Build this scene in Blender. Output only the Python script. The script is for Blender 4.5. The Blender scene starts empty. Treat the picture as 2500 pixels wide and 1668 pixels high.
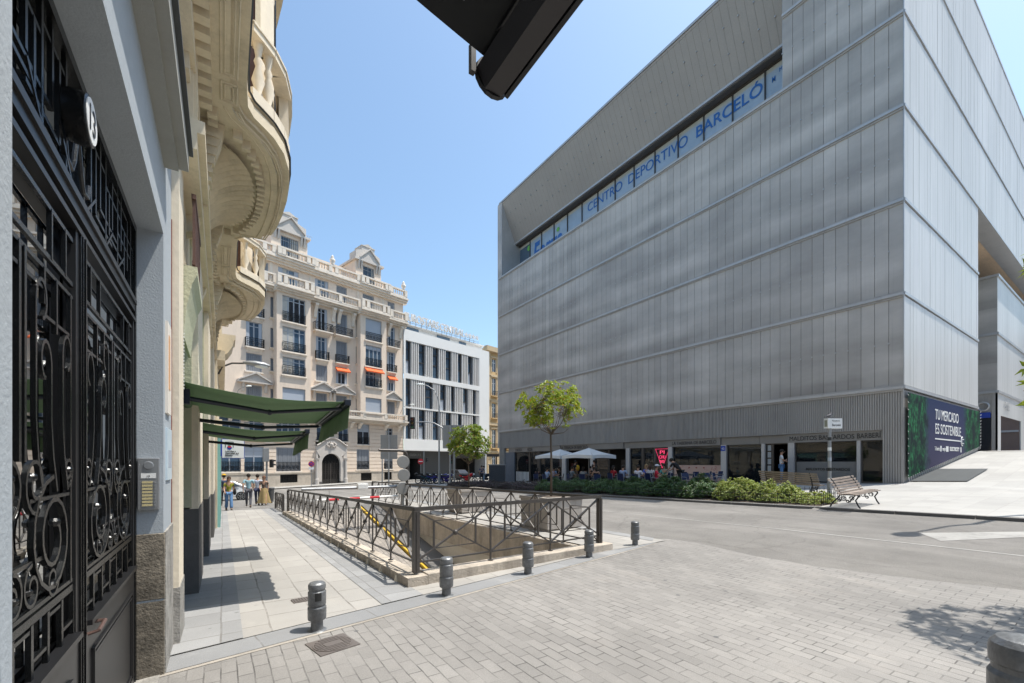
import bpy, bmesh, math, random
from mathutils import Vector, Matrix, noise
from mathutils.geometry import delaunay_2d_cdt
R = math.radians
random.seed(7)
scene = bpy.context.scene
C = scene.collection

# ---------------------------------------------------------------- camera, sky, sun, exposure
EYE = Vector((0, 0, 1.7))
YAW = 33.67
cam_data = bpy.data.cameras.new('camera')
cam = bpy.data.objects.new('camera', cam_data); C.objects.link(cam)
cam.location = EYE
cam.rotation_euler = (R(90), 0, -R(YAW))
cam_data.sensor_width = 36
cam_data.lens = 15.26
cam_data.shift_y = 0.1176
cam_data.clip_start = 0.05
cam_data.clip_end = 5000
scene.camera = cam

SUN_EL, SUN_AZ = 69.0, -27.0          # azimuth measured from +X towards +Y
world = bpy.data.worlds.new('World'); scene.world = world; world.use_nodes = True
wn = world.node_tree.nodes; wl = world.node_tree.links
bg = wn['Background']
sky = wn.new('ShaderNodeTexSky'); sky.sky_type = 'NISHITA'; sky.sun_disc = False
sky.sun_elevation = R(SUN_EL)
sky.sun_rotation = R(90 - SUN_AZ)
sky.altitude = 650; sky.air_density = 1.15; sky.dust_density = 3.2; sky.ozone_density = .8
tint = wn.new('ShaderNodeMix'); tint.data_type = 'RGBA'; tint.blend_type = 'MULTIPLY'; tint.inputs[0].default_value = 1
tint.inputs[7].default_value = (.91, 1.02, 1.015, 1); wl.new(sky.outputs[0], tint.inputs[6]); wl.new(tint.outputs[2], bg.inputs[0]); bg.inputs[1].default_value = 0.142
sd = bpy.data.lights.new('sun', 'SUN'); sd.energy = 3.6; sd.angle = R(0.53); sd.color = (1.0, .945, .86)
sun = bpy.data.objects.new('sun', sd); C.objects.link(sun)
sv = Vector((math.cos(R(SUN_EL)) * math.cos(R(SUN_AZ)), math.cos(R(SUN_EL)) * math.sin(R(SUN_AZ)), math.sin(R(SUN_EL))))
sun.rotation_euler = sv.to_track_quat('Z', 'Y').to_euler()
sun.location = (0, 0, 60)
scene.view_settings.view_transform = 'Standard'
scene.view_settings.look = 'None'
scene.view_settings.exposure = 0.78
scene.view_settings.gamma = 1.0
scene.cycles.max_bounces = 6
scene.cycles.transparent_max_bounces = 12

# ---------------------------------------------------------------- small maths
FX, FY = math.sin(R(YAW)), math.cos(R(YAW))
def ray(px):                      # horizontal direction through a column of the photo
    a = (px - 1250) / 1060
    return FX + FY * a, FY - FX * a
def lerp(a, b, t): return a + (b - a) * t
def interp(tab, x):
    if x <= tab[0][0]: return tab[0][1]
    for (x0, y0), (x1, y1) in zip(tab, tab[1:]):
        if x <= x1: return lerp(y0, y1, (x - x0) / (x1 - x0))
    return tab[-1][1]
COLS = [(-60, [(5, 0), (25, -.65), (38, -1.1), (60, -1.2)]),
        (2, [(5, 0), (25, -.65), (38, -1.1), (60, -1.15)]),
        (7, [(5, .02), (21, -.2), (38, -.9), (60, -1.1)]),
        (14.99, [(-20, .5), (1.75, .28), (16, -.06), (38, -.6), (60, -.95)]),
        (15.0, [(-20, .63), (1.75, .41), (16, .07), (38, -.47), (60, -.93)]),
        (24.6, [(-20, .95), (6.25, .76), (39.4, -.44), (60, -.92)]),
        (38.2, [(6.25, 2.37), (39.4, -.4), (60, -.9)]),
        (80, [(6.25, 2.45), (39.4, -.4), (60, -.9)])]
def gz(x, y):                     # height of the ground
    if x <= COLS[0][0]: return interp(COLS[0][1], y)
    for (x0, t0), (x1, t1) in zip(COLS, COLS[1:]):
        if x <= x1: return lerp(interp(t0, y), interp(t1, y), (x - x0) / (x1 - x0))
    return interp(COLS[-1][1], y)

# ---------------------------------------------------------------- materials
MATS = {}
def mk(name): 
    m = bpy.data.materials.new(name); m.use_nodes = True
    MATS[name] = m
    return m, m.node_tree.nodes, m.node_tree.links, m.node_tree.nodes['Principled BSDF']
def rgb(c): return (c[0], c[1], c[2], 1)
def mixc(n, l, fac, a, b, mode='MIX'):
    x = n.new('ShaderNodeMix'); x.data_type = 'RGBA'; x.blend_type = mode
    for s, v in ((x.inputs[0], fac), (x.inputs[6], a), (x.inputs[7], b)):
        if hasattr(v, 'is_linked'): l.new(v, s)
        elif isinstance(v, (int, float)): s.default_value = v
        else: s.default_value = rgb(v)
    return x.outputs[2]
def nz(n, l, scale, detail=4, rough=.6, vec=None, stretch=None):
    t = n.new('ShaderNodeTexNoise'); t.inputs['Scale'].default_value = scale
    t.inputs['Detail'].default_value = detail; t.inputs['Roughness'].default_value = rough
    if vec is None:
        g = n.new('ShaderNodeNewGeometry'); vec = g.outputs['Position']
    if stretch:
        mp = n.new('ShaderNodeMapping'); mp.inputs['Scale'].default_value = stretch
        l.new(vec, mp.inputs['Vector']); vec = mp.outputs[0]
    l.new(vec, t.inputs['Vector'])
    return t.outputs['Fac']
def ramp(n, l, v, stops):
    r = n.new('ShaderNodeValToRGB'); l.new(v, r.inputs[0])
    e = r.color_ramp.elements
    e[0].position, e[0].color = stops[0][0], rgb([stops[0][1]] * 3)
    e[1].position, e[1].color = stops[-1][0], rgb([stops[-1][1]] * 3)
    for p, c in stops[1:-1]:
        k = e.new(p); k.color = rgb([c] * 3)
    return r.outputs[0]
def mat(name, col, rough=.7, metal=0, var=.12, big=.6, small=14, bump=0, bscale=60, stretch=None, spec=.5, dirt=0, local=False, bdist=.01):
    """painted / mineral surface with broad and fine variation, optional grain and stains"""
    m, n, l, p = mk(name)
    vec = None
    if local:
        tc = n.new('ShaderNodeTexCoord'); vec = tc.outputs['Object']
    a = nz(n, l, big, 5, .6, vec, stretch)
    b = nz(n, l, small, 4, .65, vec, stretch)
    dark = [c * (1 - var) for c in col]; light = [min(1, c * (1 + var)) for c in col]
    c1 = mixc(n, l, ramp(n, l, a, [(.3, 0), (.7, 1)]), dark, light)
    c2 = mixc(n, l, ramp(n, l, b, [(.3, 0), (.7, 1)]), [1 - var * .8] * 3, [1 + var * .2] * 3)
    out = mixc(n, l, 1, c1, c2, 'MULTIPLY')
    if dirt:
        d = nz(n, l, 1.7, 8, .75, vec, (1, 1, .25))
        out = mixc(n, l, ramp(n, l, d, [(.5, 0), (.72, dirt)]), out, [c * .35 for c in col])
    l.new(out, p.inputs['Base Color'])
    p.inputs['Roughness'].default_value = rough; p.inputs['Metallic'].default_value = metal
    p.inputs['Specular IOR Level'].default_value = spec
    if bump:
        bb = n.new('ShaderNodeBump'); bb.inputs['Strength'].default_value = bump; bb.inputs['Distance'].default_value = bdist
        l.new(nz(n, l, bscale, 3, .6, vec), bb.inputs['Height']); l.new(bb.outputs[0], p.inputs['Normal'])
    return m
def slabs(name, col, bw, bh, mortar=.012, mcol=(.12, .11, .1), var=.18, rot=0, offs=.5, rough=.75, spots=.0, bump=.5, grain=.35, axes='XY', stains=.25, off=(0, 0), grainscale=160, jmin=.35, worn=0):
    """stone slabs or pavers in courses; courses run along local u"""
    m, n, l, p = mk(name)
    g = n.new('ShaderNodeNewGeometry')
    mp = n.new('ShaderNodeMapping'); mp.inputs['Rotation'].default_value = (0, 0, rot)
    mp.inputs['Location'].default_value = (off[0], off[1], 0)
    src = g.outputs['Position']
    if axes != 'XY':
        sp = n.new('ShaderNodeSeparateXYZ'); cb = n.new('ShaderNodeCombineXYZ'); l.new(src, sp.inputs[0])
        l.new(sp.outputs[axes[0]], cb.inputs[0]); l.new(sp.outputs[axes[1]], cb.inputs[1]); src = cb.outputs[0]
    l.new(src, mp.inputs[0])
    # joints wander a little
    wob = n.new('ShaderNodeTexNoise'); wob.inputs['Scale'].default_value = 2.2; wob.inputs['Detail'].default_value = 2
    l.new(mp.outputs[0], wob.inputs['Vector'])
    vm = n.new('ShaderNodeVectorMath'); vm.operation = 'MULTIPLY_ADD'
    l.new(wob.outputs['Color'], vm.inputs[0]); vm.inputs[1].default_value = (.03, .03, 0); l.new(mp.outputs[0], vm.inputs[2])
    b = n.new('ShaderNodeTexBrick'); l.new(vm.outputs[0], b.inputs['Vector'])
    b.offset = offs; b.inputs['Scale'].default_value = 1
    b.inputs['Brick Width'].default_value = bw; b.inputs['Row Height'].default_value = bh
    b.inputs['Mortar Size'].default_value = mortar; b.inputs['Mortar Smooth'].default_value = .2
    b.inputs['Bias'].default_value = 0
    b.inputs['Color1'].default_value = rgb([c * (1 - var) for c in col]); b.inputs['Color2'].default_value = rgb([c * (1 + var * .6) for c in col])
    # joint strength varies
    js = ramp(n, l, nz(n, l, 1.9, 5, .75), [(.36, jmin), (.66, 1)])
    mc = mixc(n, l, js, col, mcol); l.new(mc, b.inputs['Mortar'])
    c = b.outputs['Color']
    gr = nz(n, l, grainscale, 3, .7)
    c = mixc(n, l, 1, c, mixc(n, l, gr, [1 - grain] * 3, [1 + grain * .6] * 3), 'MULTIPLY')
    st = nz(n, l, .45, 7, .7)
    c = mixc(n, l, ramp(n, l, st, [(.42, 0), (.7, stains)]), c, [k * .6 for k in col])
    st2 = nz(n, l, 1.1, 6, .7, stretch=(1.3, .5, 1))
    c = mixc(n, l, ramp(n, l, st2, [(.55, 0), (.75, stains)]), c, [min(1, col[0] * 1.25), min(1, col[1] * 1.2), min(1, col[2] * 1.15)])
    if worn:
        w1 = nz(n, l, .22, 6, .65, stretch=(1.6, .55, 1)); c = mixc(n, l, 1, c, mixc(n, l, ramp(n, l, w1, [(.35, 0), (.65, 1)]), [1 - worn] * 3, [1 + worn * .5] * 3), 'MULTIPLY')
        w2 = nz(n, l, 3.2, 8, .8); c = mixc(n, l, ramp(n, l, w2, [(.58, 0), (.78, worn * 1.6)]), c, [k * .45 for k in col])
        w3 = nz(n, l, 2.4, 7, .8, stretch=(.6, 1.4, 1)); c = mixc(n, l, ramp(n, l, w3, [(.62, 0), (.74, worn * 1.5)]), c, [min(1, k * 1.5) for k in col])
    if spots:
        v = n.new('ShaderNodeTexVoronoi'); v.inputs['Scale'].default_value = 2.6; v.inputs['Randomness'].default_value = 1
        l.new(g.outputs['Position'], v.inputs['Vector'])
        k = ramp(n, l, v.outputs['Distance'], [(.0, 1), (spots, 1), (spots + .03, 0)])
        sel = ramp(n, l, nz(n, l, .9, 2), [(.40, 0), (.46, .85)])
        kk = n.new('ShaderNodeMath'); kk.operation = 'MULTIPLY'; l.new(k, kk.inputs[0]); l.new(sel, kk.inputs[1])
        c = mixc(n, l, kk.outputs[0], c, (.09, .09, .09))
    l.new(c, p.inputs['Base Color']); p.inputs['Roughness'].default_value = rough
    bb = n.new('ShaderNodeBump'); bb.inputs['Strength'].default_value = bump; bb.inputs['Distance'].default_value = .006
    inv = n.new('ShaderNodeMath'); inv.operation = 'MULTIPLY_ADD'; inv.inputs[1].default_value = -1
    l.new(b.outputs['Fac'], inv.inputs[0]); l.new(mixc(n, l, .3, nz(n, l, 80, 3), nz(n, l, 4, 3)), inv.inputs[2])
    l.new(inv.outputs[0], bb.inputs['Height']); l.new(bb.outputs[0], p.inputs['Normal'])
    return m
def glass(name, tint=(.03, .035, .04), alpha=.35, rough=.03, ior=1.5):
    """window glass: partly see-through, mirrors the street at grazing angles"""
    m, n, l, p = mk(name)
    p.inputs['Base Color'].default_value = rgb(tint); p.inputs['Roughness'].default_value = rough
    p.inputs['IOR'].default_value = ior; p.inputs['Specular IOR Level'].default_value = .8
    tr = n.new('ShaderNodeBsdfTransparent'); tr.inputs[0].default_value = (.75, .8, .8, 1)
    fr = n.new('ShaderNodeFresnel'); fr.inputs[0].default_value = ior
    mp = n.new('ShaderNodeMath'); mp.operation = 'MULTIPLY_ADD'; mp.inputs[1].default_value = 1; mp.inputs[2].default_value = alpha; mp.use_clamp = True
    l.new(fr.outputs[0], mp.inputs[0])
    mx = n.new('ShaderNodeMixShader'); l.new(mp.outputs[0], mx.inputs[0]); l.new(tr.outputs[0], mx.inputs[1]); l.new(p.outputs[0], mx.inputs[2])
    l.new(mx.outputs[0], n['Material Output'].inputs[0])
    return m
def emis(name, col, st):
    m, n, l, p = mk(name)
    p.inputs['Base Color'].default_value = rgb(col); p.inputs['Emission Color'].default_value = rgb(col); p.inputs['Emission Strength'].default_value = st
    return m
def plain(name, col, rough=.6, metal=0, spec=.5):
    return mat(name, col, rough, metal, var=.06, big=3, small=30, spec=spec, local=True)

# ---------------------------------------------------------------- mesh building
WORLD = {}
class MB:
    def __init__(s, fr=None):
        s.v = []; s.f = []; s.m = []; s.fr = fr
    def add(s, vs, fs, mi=0):
        o = len(s.v); s.v += [tuple(v) for v in vs]
        s.f += [tuple(i + o for i in f) for f in fs]; s.m += [mi] * len(fs); return s
    def P(s, u, d, z):
        if s.fr is None: return (u, d, z)
        O, U, N = s.fr
        return (O[0] + U[0] * u + N[0] * d, O[1] + U[1] * u + N[1] * d, z)
    def box(s, x0, x1, y0, y1, z0, z1, mi=0):
        c = [s.P(x, y, z) for z in (z0, z1) for x, y in ((x0, y0), (x1, y0), (x1, y1), (x0, y1))]
        return s.add(c, [(0, 3, 2, 1), (4, 5, 6, 7), (0, 1, 5, 4), (1, 2, 6, 5), (2, 3, 7, 6), (3, 0, 4, 7)], mi)
    def hexa(s, c, mi=0):
        return s.add(c, [(0, 3, 2, 1), (4, 5, 6, 7), (0, 1, 5, 4), (1, 2, 6, 5), (2, 3, 7, 6), (3, 0, 4, 7)], mi)
    def quad(s, a, b, c, d, mi=0): return s.add([a, b, c, d], [(0, 1, 2, 3)], mi)
    def prism(s, poly, z0, z1, mi=0):     # poly in the (u,d) plane
        k = len(poly)
        vs = [s.P(x, y, z0) for x, y in poly] + [s.P(x, y, z1) for x, y in poly]
        fs = [tuple(range(k))[::-1], tuple(range(k, 2 * k))] + [(i, (i + 1) % k, k + (i + 1) % k, k + i) for i in range(k)]
        return s.add(vs, fs, mi)
    def plate(s, poly, d0, d1, mi=0):     # poly in the (u,z) plane, thickness along d
        k = len(poly)
        vs = [s.P(x, d0, z) for x, z in poly] + [s.P(x, d1, z) for x, z in poly]
        fs = [tuple(range(k))[::-1], tuple(range(k, 2 * k))] + [(i, (i + 1) % k, k + (i + 1) % k, k + i) for i in range(k)]
        return s.add(vs, fs, mi)
    def side(s, poly, u0, u1, mi=0):      # poly in the (d,z) plane, swept along u
        k = len(poly)
        vs = [s.P(u0, d, z) for d, z in poly] + [s.P(u1, d, z) for d, z in poly]
        fs = [tuple(range(k))[::-1], tuple(range(k, 2 * k))] + [(i, (i + 1) % k, k + (i + 1) % k, k + i) for i in range(k)]
        return s.add(vs, fs, mi)
    def tube(s, pts, r, n=8, mi=0, cap=True, sq=False):
        pts = [Vector(p) for p in pts]; k = len(pts)
        rs = r if isinstance(r, (list, tuple)) else [r] * k
        ring0 = len(s.v); prev = None
        for i, p in enumerate(pts):
            t = (pts[min(i + 1, k - 1)] - pts[max(i - 1, 0)])
            if t.length < 1e-9: t = Vector((0, 0, 1))
            t.normalize()
            if prev is None:
                a = Vector((0, 0, 1)) if abs(t.z) < .9 else Vector((1, 0, 0))
                x = t.cross(a).normalized()
            else:
                x = (prev - t * prev.dot(t))
                x = x.normalized() if x.length > 1e-6 else t.orthogonal().normalized()
            prev = x; y = t.cross(x)
            for j in range(n):
                th = 2 * math.pi * (j + (.5 if sq else 0)) / n
                s.v.append(tuple(p + (x * math.cos(th) + y * math.sin(th)) * rs[i]))
        for i in range(k - 1):
            for j in range(n):
                a = ring0 + i * n + j; b = ring0 + i * n + (j + 1) % n
                s.f.append((a, b, b + n, a + n)); s.m.append(mi)
        if cap:
            s.f.append(tuple(ring0 + j for j in range(n))[::-1]); s.m.append(mi)
            s.f.append(tuple(ring0 + (k - 1) * n + j for j in range(n))); s.m.append(mi)
        return s
    def bar(s, a, b, w, mi=0): return s.tube([a, b], w * .7071, 4, mi, sq=True)
    def lathe(s, prof, c=(0, 0, 0), n=20, mi=0, axis='z', sx=1, sy=1):
        o = len(s.v); k = len(prof)
        for r, h in prof:
            for j in range(n):
                th = 2 * math.pi * j / n; x, y = r * math.cos(th) * sx, r * math.sin(th) * sy
                q = (x, y, h) if axis == 'z' else ((h, x, y) if axis == 'x' else (x, h, y))
                s.v.append((c[0] + q[0], c[1] + q[1], c[2] + q[2]))
        for i in range(k - 1):
            for j in range(n):
                a = o + i * n + j; b = o + i * n + (j + 1) % n
                s.f.append((a, b, b + n, a + n)); s.m.append(mi)
        s.f.append(tuple(o + j for j in range(n))[::-1]); s.m.append(mi)
        s.f.append(tuple(o + (k - 1) * n + j for j in range(n))); s.m.append(mi)
        return s
    def ball(s, c, r, n=10, mi=0, sc=(1, 1, 1)):
        k = max(4, n // 2 + 1); prof = []
        o = len(s.v)
        s.lathe([(max(1e-4, r * math.sin(math.pi * i / k)), -r * math.cos(math.pi * i / k)) for i in range(k + 1)], (0, 0, 0), n, mi)
        for i in range(o, len(s.v)):
            v = s.v[i]; s.v[i] = (c[0] + v[0] * sc[0], c[1] + v[1] * sc[1], c[2] + v[2] * sc[2])
        return s
    def holes(s, u0, u1, z0, z1, hs, d1, d0, mi=0, reveal=True):
        """wall face at depth d1 with rectangular openings whose sides run back to d0"""
        us = sorted({u0, u1} | {min(max(x, u0), u1) for h in hs for x in h[:2]})
        zs = sorted({z0, z1} | {min(max(x, z0), z1) for h in hs for x in h[2:]})
        for a, b in zip(us, us[1:]):
            run = None
            for c, d in zip(zs, zs[1:]):
                um, zm = (a + b) / 2, (c + d) / 2
                inside = any(h[0] < um < h[1] and h[2] < zm < h[3] for h in hs)
                if not inside:
                    if run is None: run = c
                if inside and run is not None:
                    s.quad(s.P(a, d1, run), s.P(b, d1, run), s.P(b, d1, c), s.P(a, d1, c), mi); run = None
            if run is not None:
                s.quad(s.P(a, d1, run), s.P(b, d1, run), s.P(b, d1, z1), s.P(a, d1, z1), mi)
        if reveal:
            for h in hs:
                a, b, c, d = max(h[0], u0), min(h[1], u1), max(h[2], z0), min(h[3], z1)
                if a >= b or c >= d: continue
                if h[0] >= u0: s.quad(s.P(a, d0, c), s.P(a, d1, c), s.P(a, d1, d), s.P(a, d0, d), mi)
                if h[1] <= u1: s.quad(s.P(b, d0, c), s.P(b, d1, c), s.P(b, d1, d), s.P(b, d0, d), mi)
                if h[2] >= z0: s.quad(s.P(a, d0, c), s.P(b, d0, c), s.P(b, d1, c), s.P(a, d1, c), mi)
                if h[3] <= z1: s.quad(s.P(a, d0, d), s.P(b, d0, d), s.P(b, d1, d), s.P(a, d1, d), mi)
        return s
    def build(s, name, mats, parent=None, smooth=False, label=None, cat=None, group=None, kind=None, bevel=0, fixn=True, autos=None):
        me = bpy.data.meshes.new(name); me.from_pydata(s.v, [], s.f)
        if not isinstance(mats, (list, tuple)): mats = [mats]
        for m in mats: me.materials.append(m)
        me.polygons.foreach_set('material_index', s.m)
        if fixn:
            bm = bmesh.new(); bm.from_mesh(me); bmesh.ops.recalc_face_normals(bm, faces=bm.faces); bm.to_mesh(me); bm.free()
        if smooth:
            me.polygons.foreach_set('use_smooth', [True] * len(me.polygons))
            if autos: me.set_sharp_from_angle(angle=R(autos))
        me.update()
        o = bpy.data.objects.new(name, me); C.objects.link(o)
        if parent is not None:
            o.parent = parent
            if parent.name in WORLD: o.location = -WORLD[parent.name]
        tag(o, label, cat, group, kind)
        if bevel:
            b = o.modifiers.new('bevel', 'BEVEL'); b.width = bevel; b.segments = 2; b.limit_method = 'ANGLE'
        return o
def tag(o, label=None, cat=None, group=None, kind=None):
    if label: o['label'] = label
    if cat: o['category'] = cat
    if group: o['group'] = group
    if kind: o['kind'] = kind
    return o
def thing(name, label, cat, loc=(0, 0, 0), rz=0, group=None, world=False):
    o = bpy.data.objects.new(name, None); C.objects.link(o)
    o.location = loc; o.rotation_euler = (0, 0, rz); o.empty_display_size = .2
    tag(o, label, cat, group)
    if world: WORLD[o.name] = Vector(loc)
    return o
def dup(root, loc, rz=0, label=None, group=None, scale=None):
    kids = {}
    for o in bpy.data.objects: kids.setdefault(o.parent, []).append(o)
    def cp(o, par):
        c = o.copy(); C.objects.link(c); c.parent = par
        for k in kids.get(o, []): cp(k, c)
        return c
    c = cp(root, None); c.location = loc; c.rotation_euler = (0, 0, rz)
    if scale: c.scale = scale
    if label: c['label'] = label
    if group: c['group'] = group
    return c
def text(body, O, U, V, h, mt, parent, name='lettering', depth=.01, width=None, center=False, shear=0, space=1, bold=0, label=None):
    """raised lettering on a plane through O with axes U (reading direction) and V (up)"""
    cu = bpy.data.curves.new('t', 'FONT'); cu.body = body; cu.size = 1; cu.extrude = .5; cu.shear = shear; cu.space_character = space
    cu.offset = bold
    to = bpy.data.objects.new('t', cu); C.objects.link(to)
    bpy.context.view_layer.update()
    me = bpy.data.meshes.new_from_object(to.evaluated_get(bpy.context.evaluated_depsgraph_get()))
    bpy.data.objects.remove(to); bpy.data.curves.remove(cu)
    xs = [v.co.x for v in me.vertices]; ys = [v.co.y for v in me.vertices]
    if not xs: return None
    x0, x1, y0 = min(xs), max(xs), 0
    capmax = .72
    sy = h / capmax; sx = sy if width is None else width / (x1 - x0)
    U = Vector(U).normalized(); V = Vector(V).normalized(); N = U.cross(V)
    O = Vector(O)
    off = (x1 - x0) * sx / 2 if center else 0
    for v in me.vertices:
        x, y, z = v.co
        v.co = O + U * ((x - x0) * sx - off) + V * (y * sy) + N * ((z + .5) * depth)
    me.name = name; me.materials.clear(); me.materials.append(mt)
    o = bpy.data.objects.new(name, me); C.objects.link(o)
    if parent is not None:
        o.parent = parent
        if parent.name in WORLD: o.location = -WORLD[parent.name]
    if label: o['label'] = label
    return o
def sheet(mb, poly, dz, step, hf=gz, mi=0):
    """patch of ground: polygon cut into cells that follow the terrain"""
    pts = [Vector(p) for p in poly]; out = []
    for i, p in enumerate(pts):
        q = pts[(i + 1) % len(pts)]; k = max(1, int((q - p).length / step))
        out += [p.lerp(q, j / k) for j in range(k)]
    nb = len(out)
    xs = [p.x for p in pts]; ys = [p.y for p in pts]
    def inside(x, y):
        c = False
        for i in range(len(pts)):
            a, b = pts[i], pts[i - 1]
            if (a.y > y) != (b.y > y) and x < (b.x - a.x) * (y - a.y) / (b.y - a.y) + a.x: c = not c
        return c
    x = min(xs) + step * .5
    while x < max(xs):
        y = min(ys) + step * .5
        while y < max(ys):
            if inside(x, y): out.append(Vector((x, y)))
            y += step
        x += step
    vs, es, fs, *_ = delaunay_2d_cdt(out, [(i, (i + 1) % nb) for i in range(nb)], [], 1, 1e-5)
    o = len(mb.v)
    mb.v += [(v.x, v.y, hf(v.x, v.y) + dz) for v in vs]
    for f in fs:
        cx = sum(vs[i].x for i in f) / 3; cy = sum(vs[i].y for i in f) / 3
        if inside(cx, cy): mb.f.append(tuple(i + o for i in f)); mb.m.append(mi)
    return mb
# ================================================================ materials
M_ASPH = mat('asphalt', (.215, .203, .188), .9, var=.2, big=.35, small=45, bump=1, bscale=110, dirt=.3, bdist=.014)
def wear_asphalt():
    nt = M_ASPH.node_tree; n, l = nt.nodes, nt.links; p = n['Principled BSDF']; src = p.inputs['Base Color'].links[0].from_socket
    tr = nz(n, l, 1.1, 5, .6, stretch=(1, .06, 1)); c = mixc(n, l, 1, src, mixc(n, l, ramp(n, l, tr, [(.35, 0), (.65, 1)]), (.86, .86, .86), (1.1, 1.1, 1.1)), 'MULTIPLY')
    v = n.new('ShaderNodeTexVoronoi'); v.feature = 'DISTANCE_TO_EDGE'; v.inputs['Scale'].default_value = .35
    g = n.new('ShaderNodeNewGeometry'); w = n.new('ShaderNodeVectorMath'); w.operation = 'MULTIPLY_ADD'
    t = n.new('ShaderNodeTexNoise'); t.inputs['Scale'].default_value = 1.6; t.inputs['Detail'].default_value = 6; l.new(g.outputs['Position'], t.inputs['Vector'])
    l.new(t.outputs['Color'], w.inputs[0]); w.inputs[1].default_value = (.9, .9, 0); l.new(g.outputs['Position'], w.inputs[2]); l.new(w.outputs[0], v.inputs['Vector'])
    cr = ramp(n, l, v.outputs['Distance'], [(0, .28), (.010, 0)]); c = mixc(n, l, cr, c, (.07, .065, .06))
    l.new(c, p.inputs['Base Color'])
wear_asphalt()
M_PAVE = slabs('street_pavers', (.285, .27, .252), .235, .112, .0055, (.05, .046, .042), var=.11, rot=R(90), spots=.06, bump=.6, stains=.45, jmin=.0, worn=.26, grain=.55)
M_RAMP = slabs('ramp_pavers', (.30, .27, .24), .24, .13, .012, (.1, .09, .08), var=.15, rot=R(90))
M_SLAB = slabs('pavement_slabs', (.36, .343, .318), .60, .42, .010, (.13, .115, .10), var=.11, jmin=.1, worn=.12, rot=R(90), spots=.045, bump=.4, stains=.35, grain=.25)
M_SLAB2 = slabs('plaza_slabs', (.385, .375, .355), .9, .6, .008, (.3, .28, .26), var=.08, rot=0, bump=.3, stains=.4, grain=.25, worn=.12)
M_BLUE = slabs('kerb_granite', (.30, .30, .30), .56, .42, .009, (.16, .15, .14), var=.14, rot=0, grain=.5, stains=.5, bump=.4, offs=0, spots=.04)
M_BAND = slabs('band_granite', (.29, .292, .295), 1.1, 60, .008, (.16, .15, .14), var=.14, rot=R(-10), off=(0, 30), worn=.15, grain=.5, stains=.5, bump=.4, offs=0, spots=.04)
M_KERB = mat('kerb_dark', (.11, .105, .10), .85, var=.15, bump=.3, bscale=60, dirt=.4)
M_SOIL = mat('soil', (.08, .06, .045), .95, bump=.6, bscale=20)
M_PAINT = mat('road_paint', (.33, .32, .30), .8, var=.12, dirt=.7, small=20)
M_CONC = mat('concrete', (.47, .41, .34), .9, var=.2, big=1.5, small=12, bump=1, bscale=40, dirt=.8, bdist=.012)
M_PALE = mat('pale_render', (.64, .60, .53), .8, var=.06, dirt=.25, bump=.1)
M_DGREY = mat('dark_smooth_concrete', (.14, .135, .13), .8, var=.1, dirt=.3)
M_YELLOW = mat('yellow_kerb_paint', (.62, .40, .03), .6, var=.15, small=25, dirt=.5)
M_PANEL = None
M_SEAM = plain('panel_joint', (.20, .175, .15), .8)
M_ALU = mat('aluminium_ledge', (.47, .475, .48), .45, .4, var=.08, dirt=.2)
M_RIB = mat('ribbed_metal', (.38, .365, .345), .5, .1, var=.08, dirt=.35, stretch=(1, 1, .25))
M_RIBD = mat('sign_band_metal', (.24, .232, .22), .5, .3, var=.08)
M_FASCIA = mat('fascia_panels', (.32, .305, .29), .5, .2, var=.08, big=.2)
M_GLASS = glass('shop_glass', (.02, .022, .025), .45, .02)
M_GLASSD = glass('dark_glass', (.015, .02, .03), .9, .02)
M_GLASSB = glass('blue_glass', (.06, .10, .15), .92, .03)
M_MIRR = glass('door_glass', (.006, .008, .010), .98, .01, 2.4); MATS['door_glass'].node_tree.nodes['Principled BSDF'].inputs['Metallic'].default_value = 1; MATS['door_glass'].node_tree.nodes['Principled BSDF'].inputs['Base Color'].default_value = (.30, .32, .34, 1)
M_DARK = plain('dark_interior', (.035, .032, .03), .9)
M_BLACK = mat('black_paint', (.012, .012, .013), .45, var=.2)
M_BLACKL = plain('black_letters', (.02, .02, .02), .5)
M_WHITE = plain('white_paint', (.78, .78, .76), .5)
M_BLUEL = plain('blue_letters', (.02, .13, .42), .5)
M_RAIL = mat('railing_paint', (.070, .062, .056), .4, .2, var=.15, small=30, dirt=.3, bump=.1, bscale=50)
M_IRON = mat('black_ironwork', (.005, .0055, .006), .26, .0, var=.3, small=40, spec=.6, bump=.25, bscale=70)
M_IRONM = mat('door_metal_sheet', (.012, .012, .013), .38, .0, var=.15)
M_CAST = mat('bollard_iron', (.18, .185, .19), .40, .35, var=.3, big=5, small=40, bump=.4, bscale=50, dirt=.5, local=True)
M_GALV = mat('galvanised_post', (.30, .31, .32), .45, .5, var=.12, dirt=.2)
M_SIGNB = mat('sign_back', (.27, .27, .265), .5, .3, var=.06)
M_BLUEP = mat('grey_blue_plaster', (.35, .385, .415), .85, var=.06, bump=.45, bscale=70, big=1, small=20, dirt=.1, bdist=.006)
M_GRAN = mat('rough_granite', (.30, .285, .26), .85, var=.4, big=6, small=55, bump=1, bscale=45, bdist=.008)
M_GRANB = mat('brown_granite', (.185, .16, .125), .85, var=.5, big=7, small=60, bump=1, bscale=45, bdist=.008)
M_CREAM = mat('cream_stone', (.66, .57, .42), .8, var=.09, big=.9, bump=.35, bscale=22, dirt=.5)
M_CREAM2 = mat('pale_cream_stone', (.70, .62, .49), .8, var=.08, big=.9, bump=.3, bscale=22, dirt=.4)
M_GREENP = mat('pale_green_plaster', (.44, .44, .31), .85, var=.08, bump=.8, bscale=25)
M_BROWN = mat('brown_shutter', (.10, .05, .035), .5, var=.2)
M_REDB = mat('red_brick_edge', (.25, .08, .05), .9, var=.25, small=40, bump=.5)
M_LEAD = plain('lead_flashing', (.05, .055, .06), .6)
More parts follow.
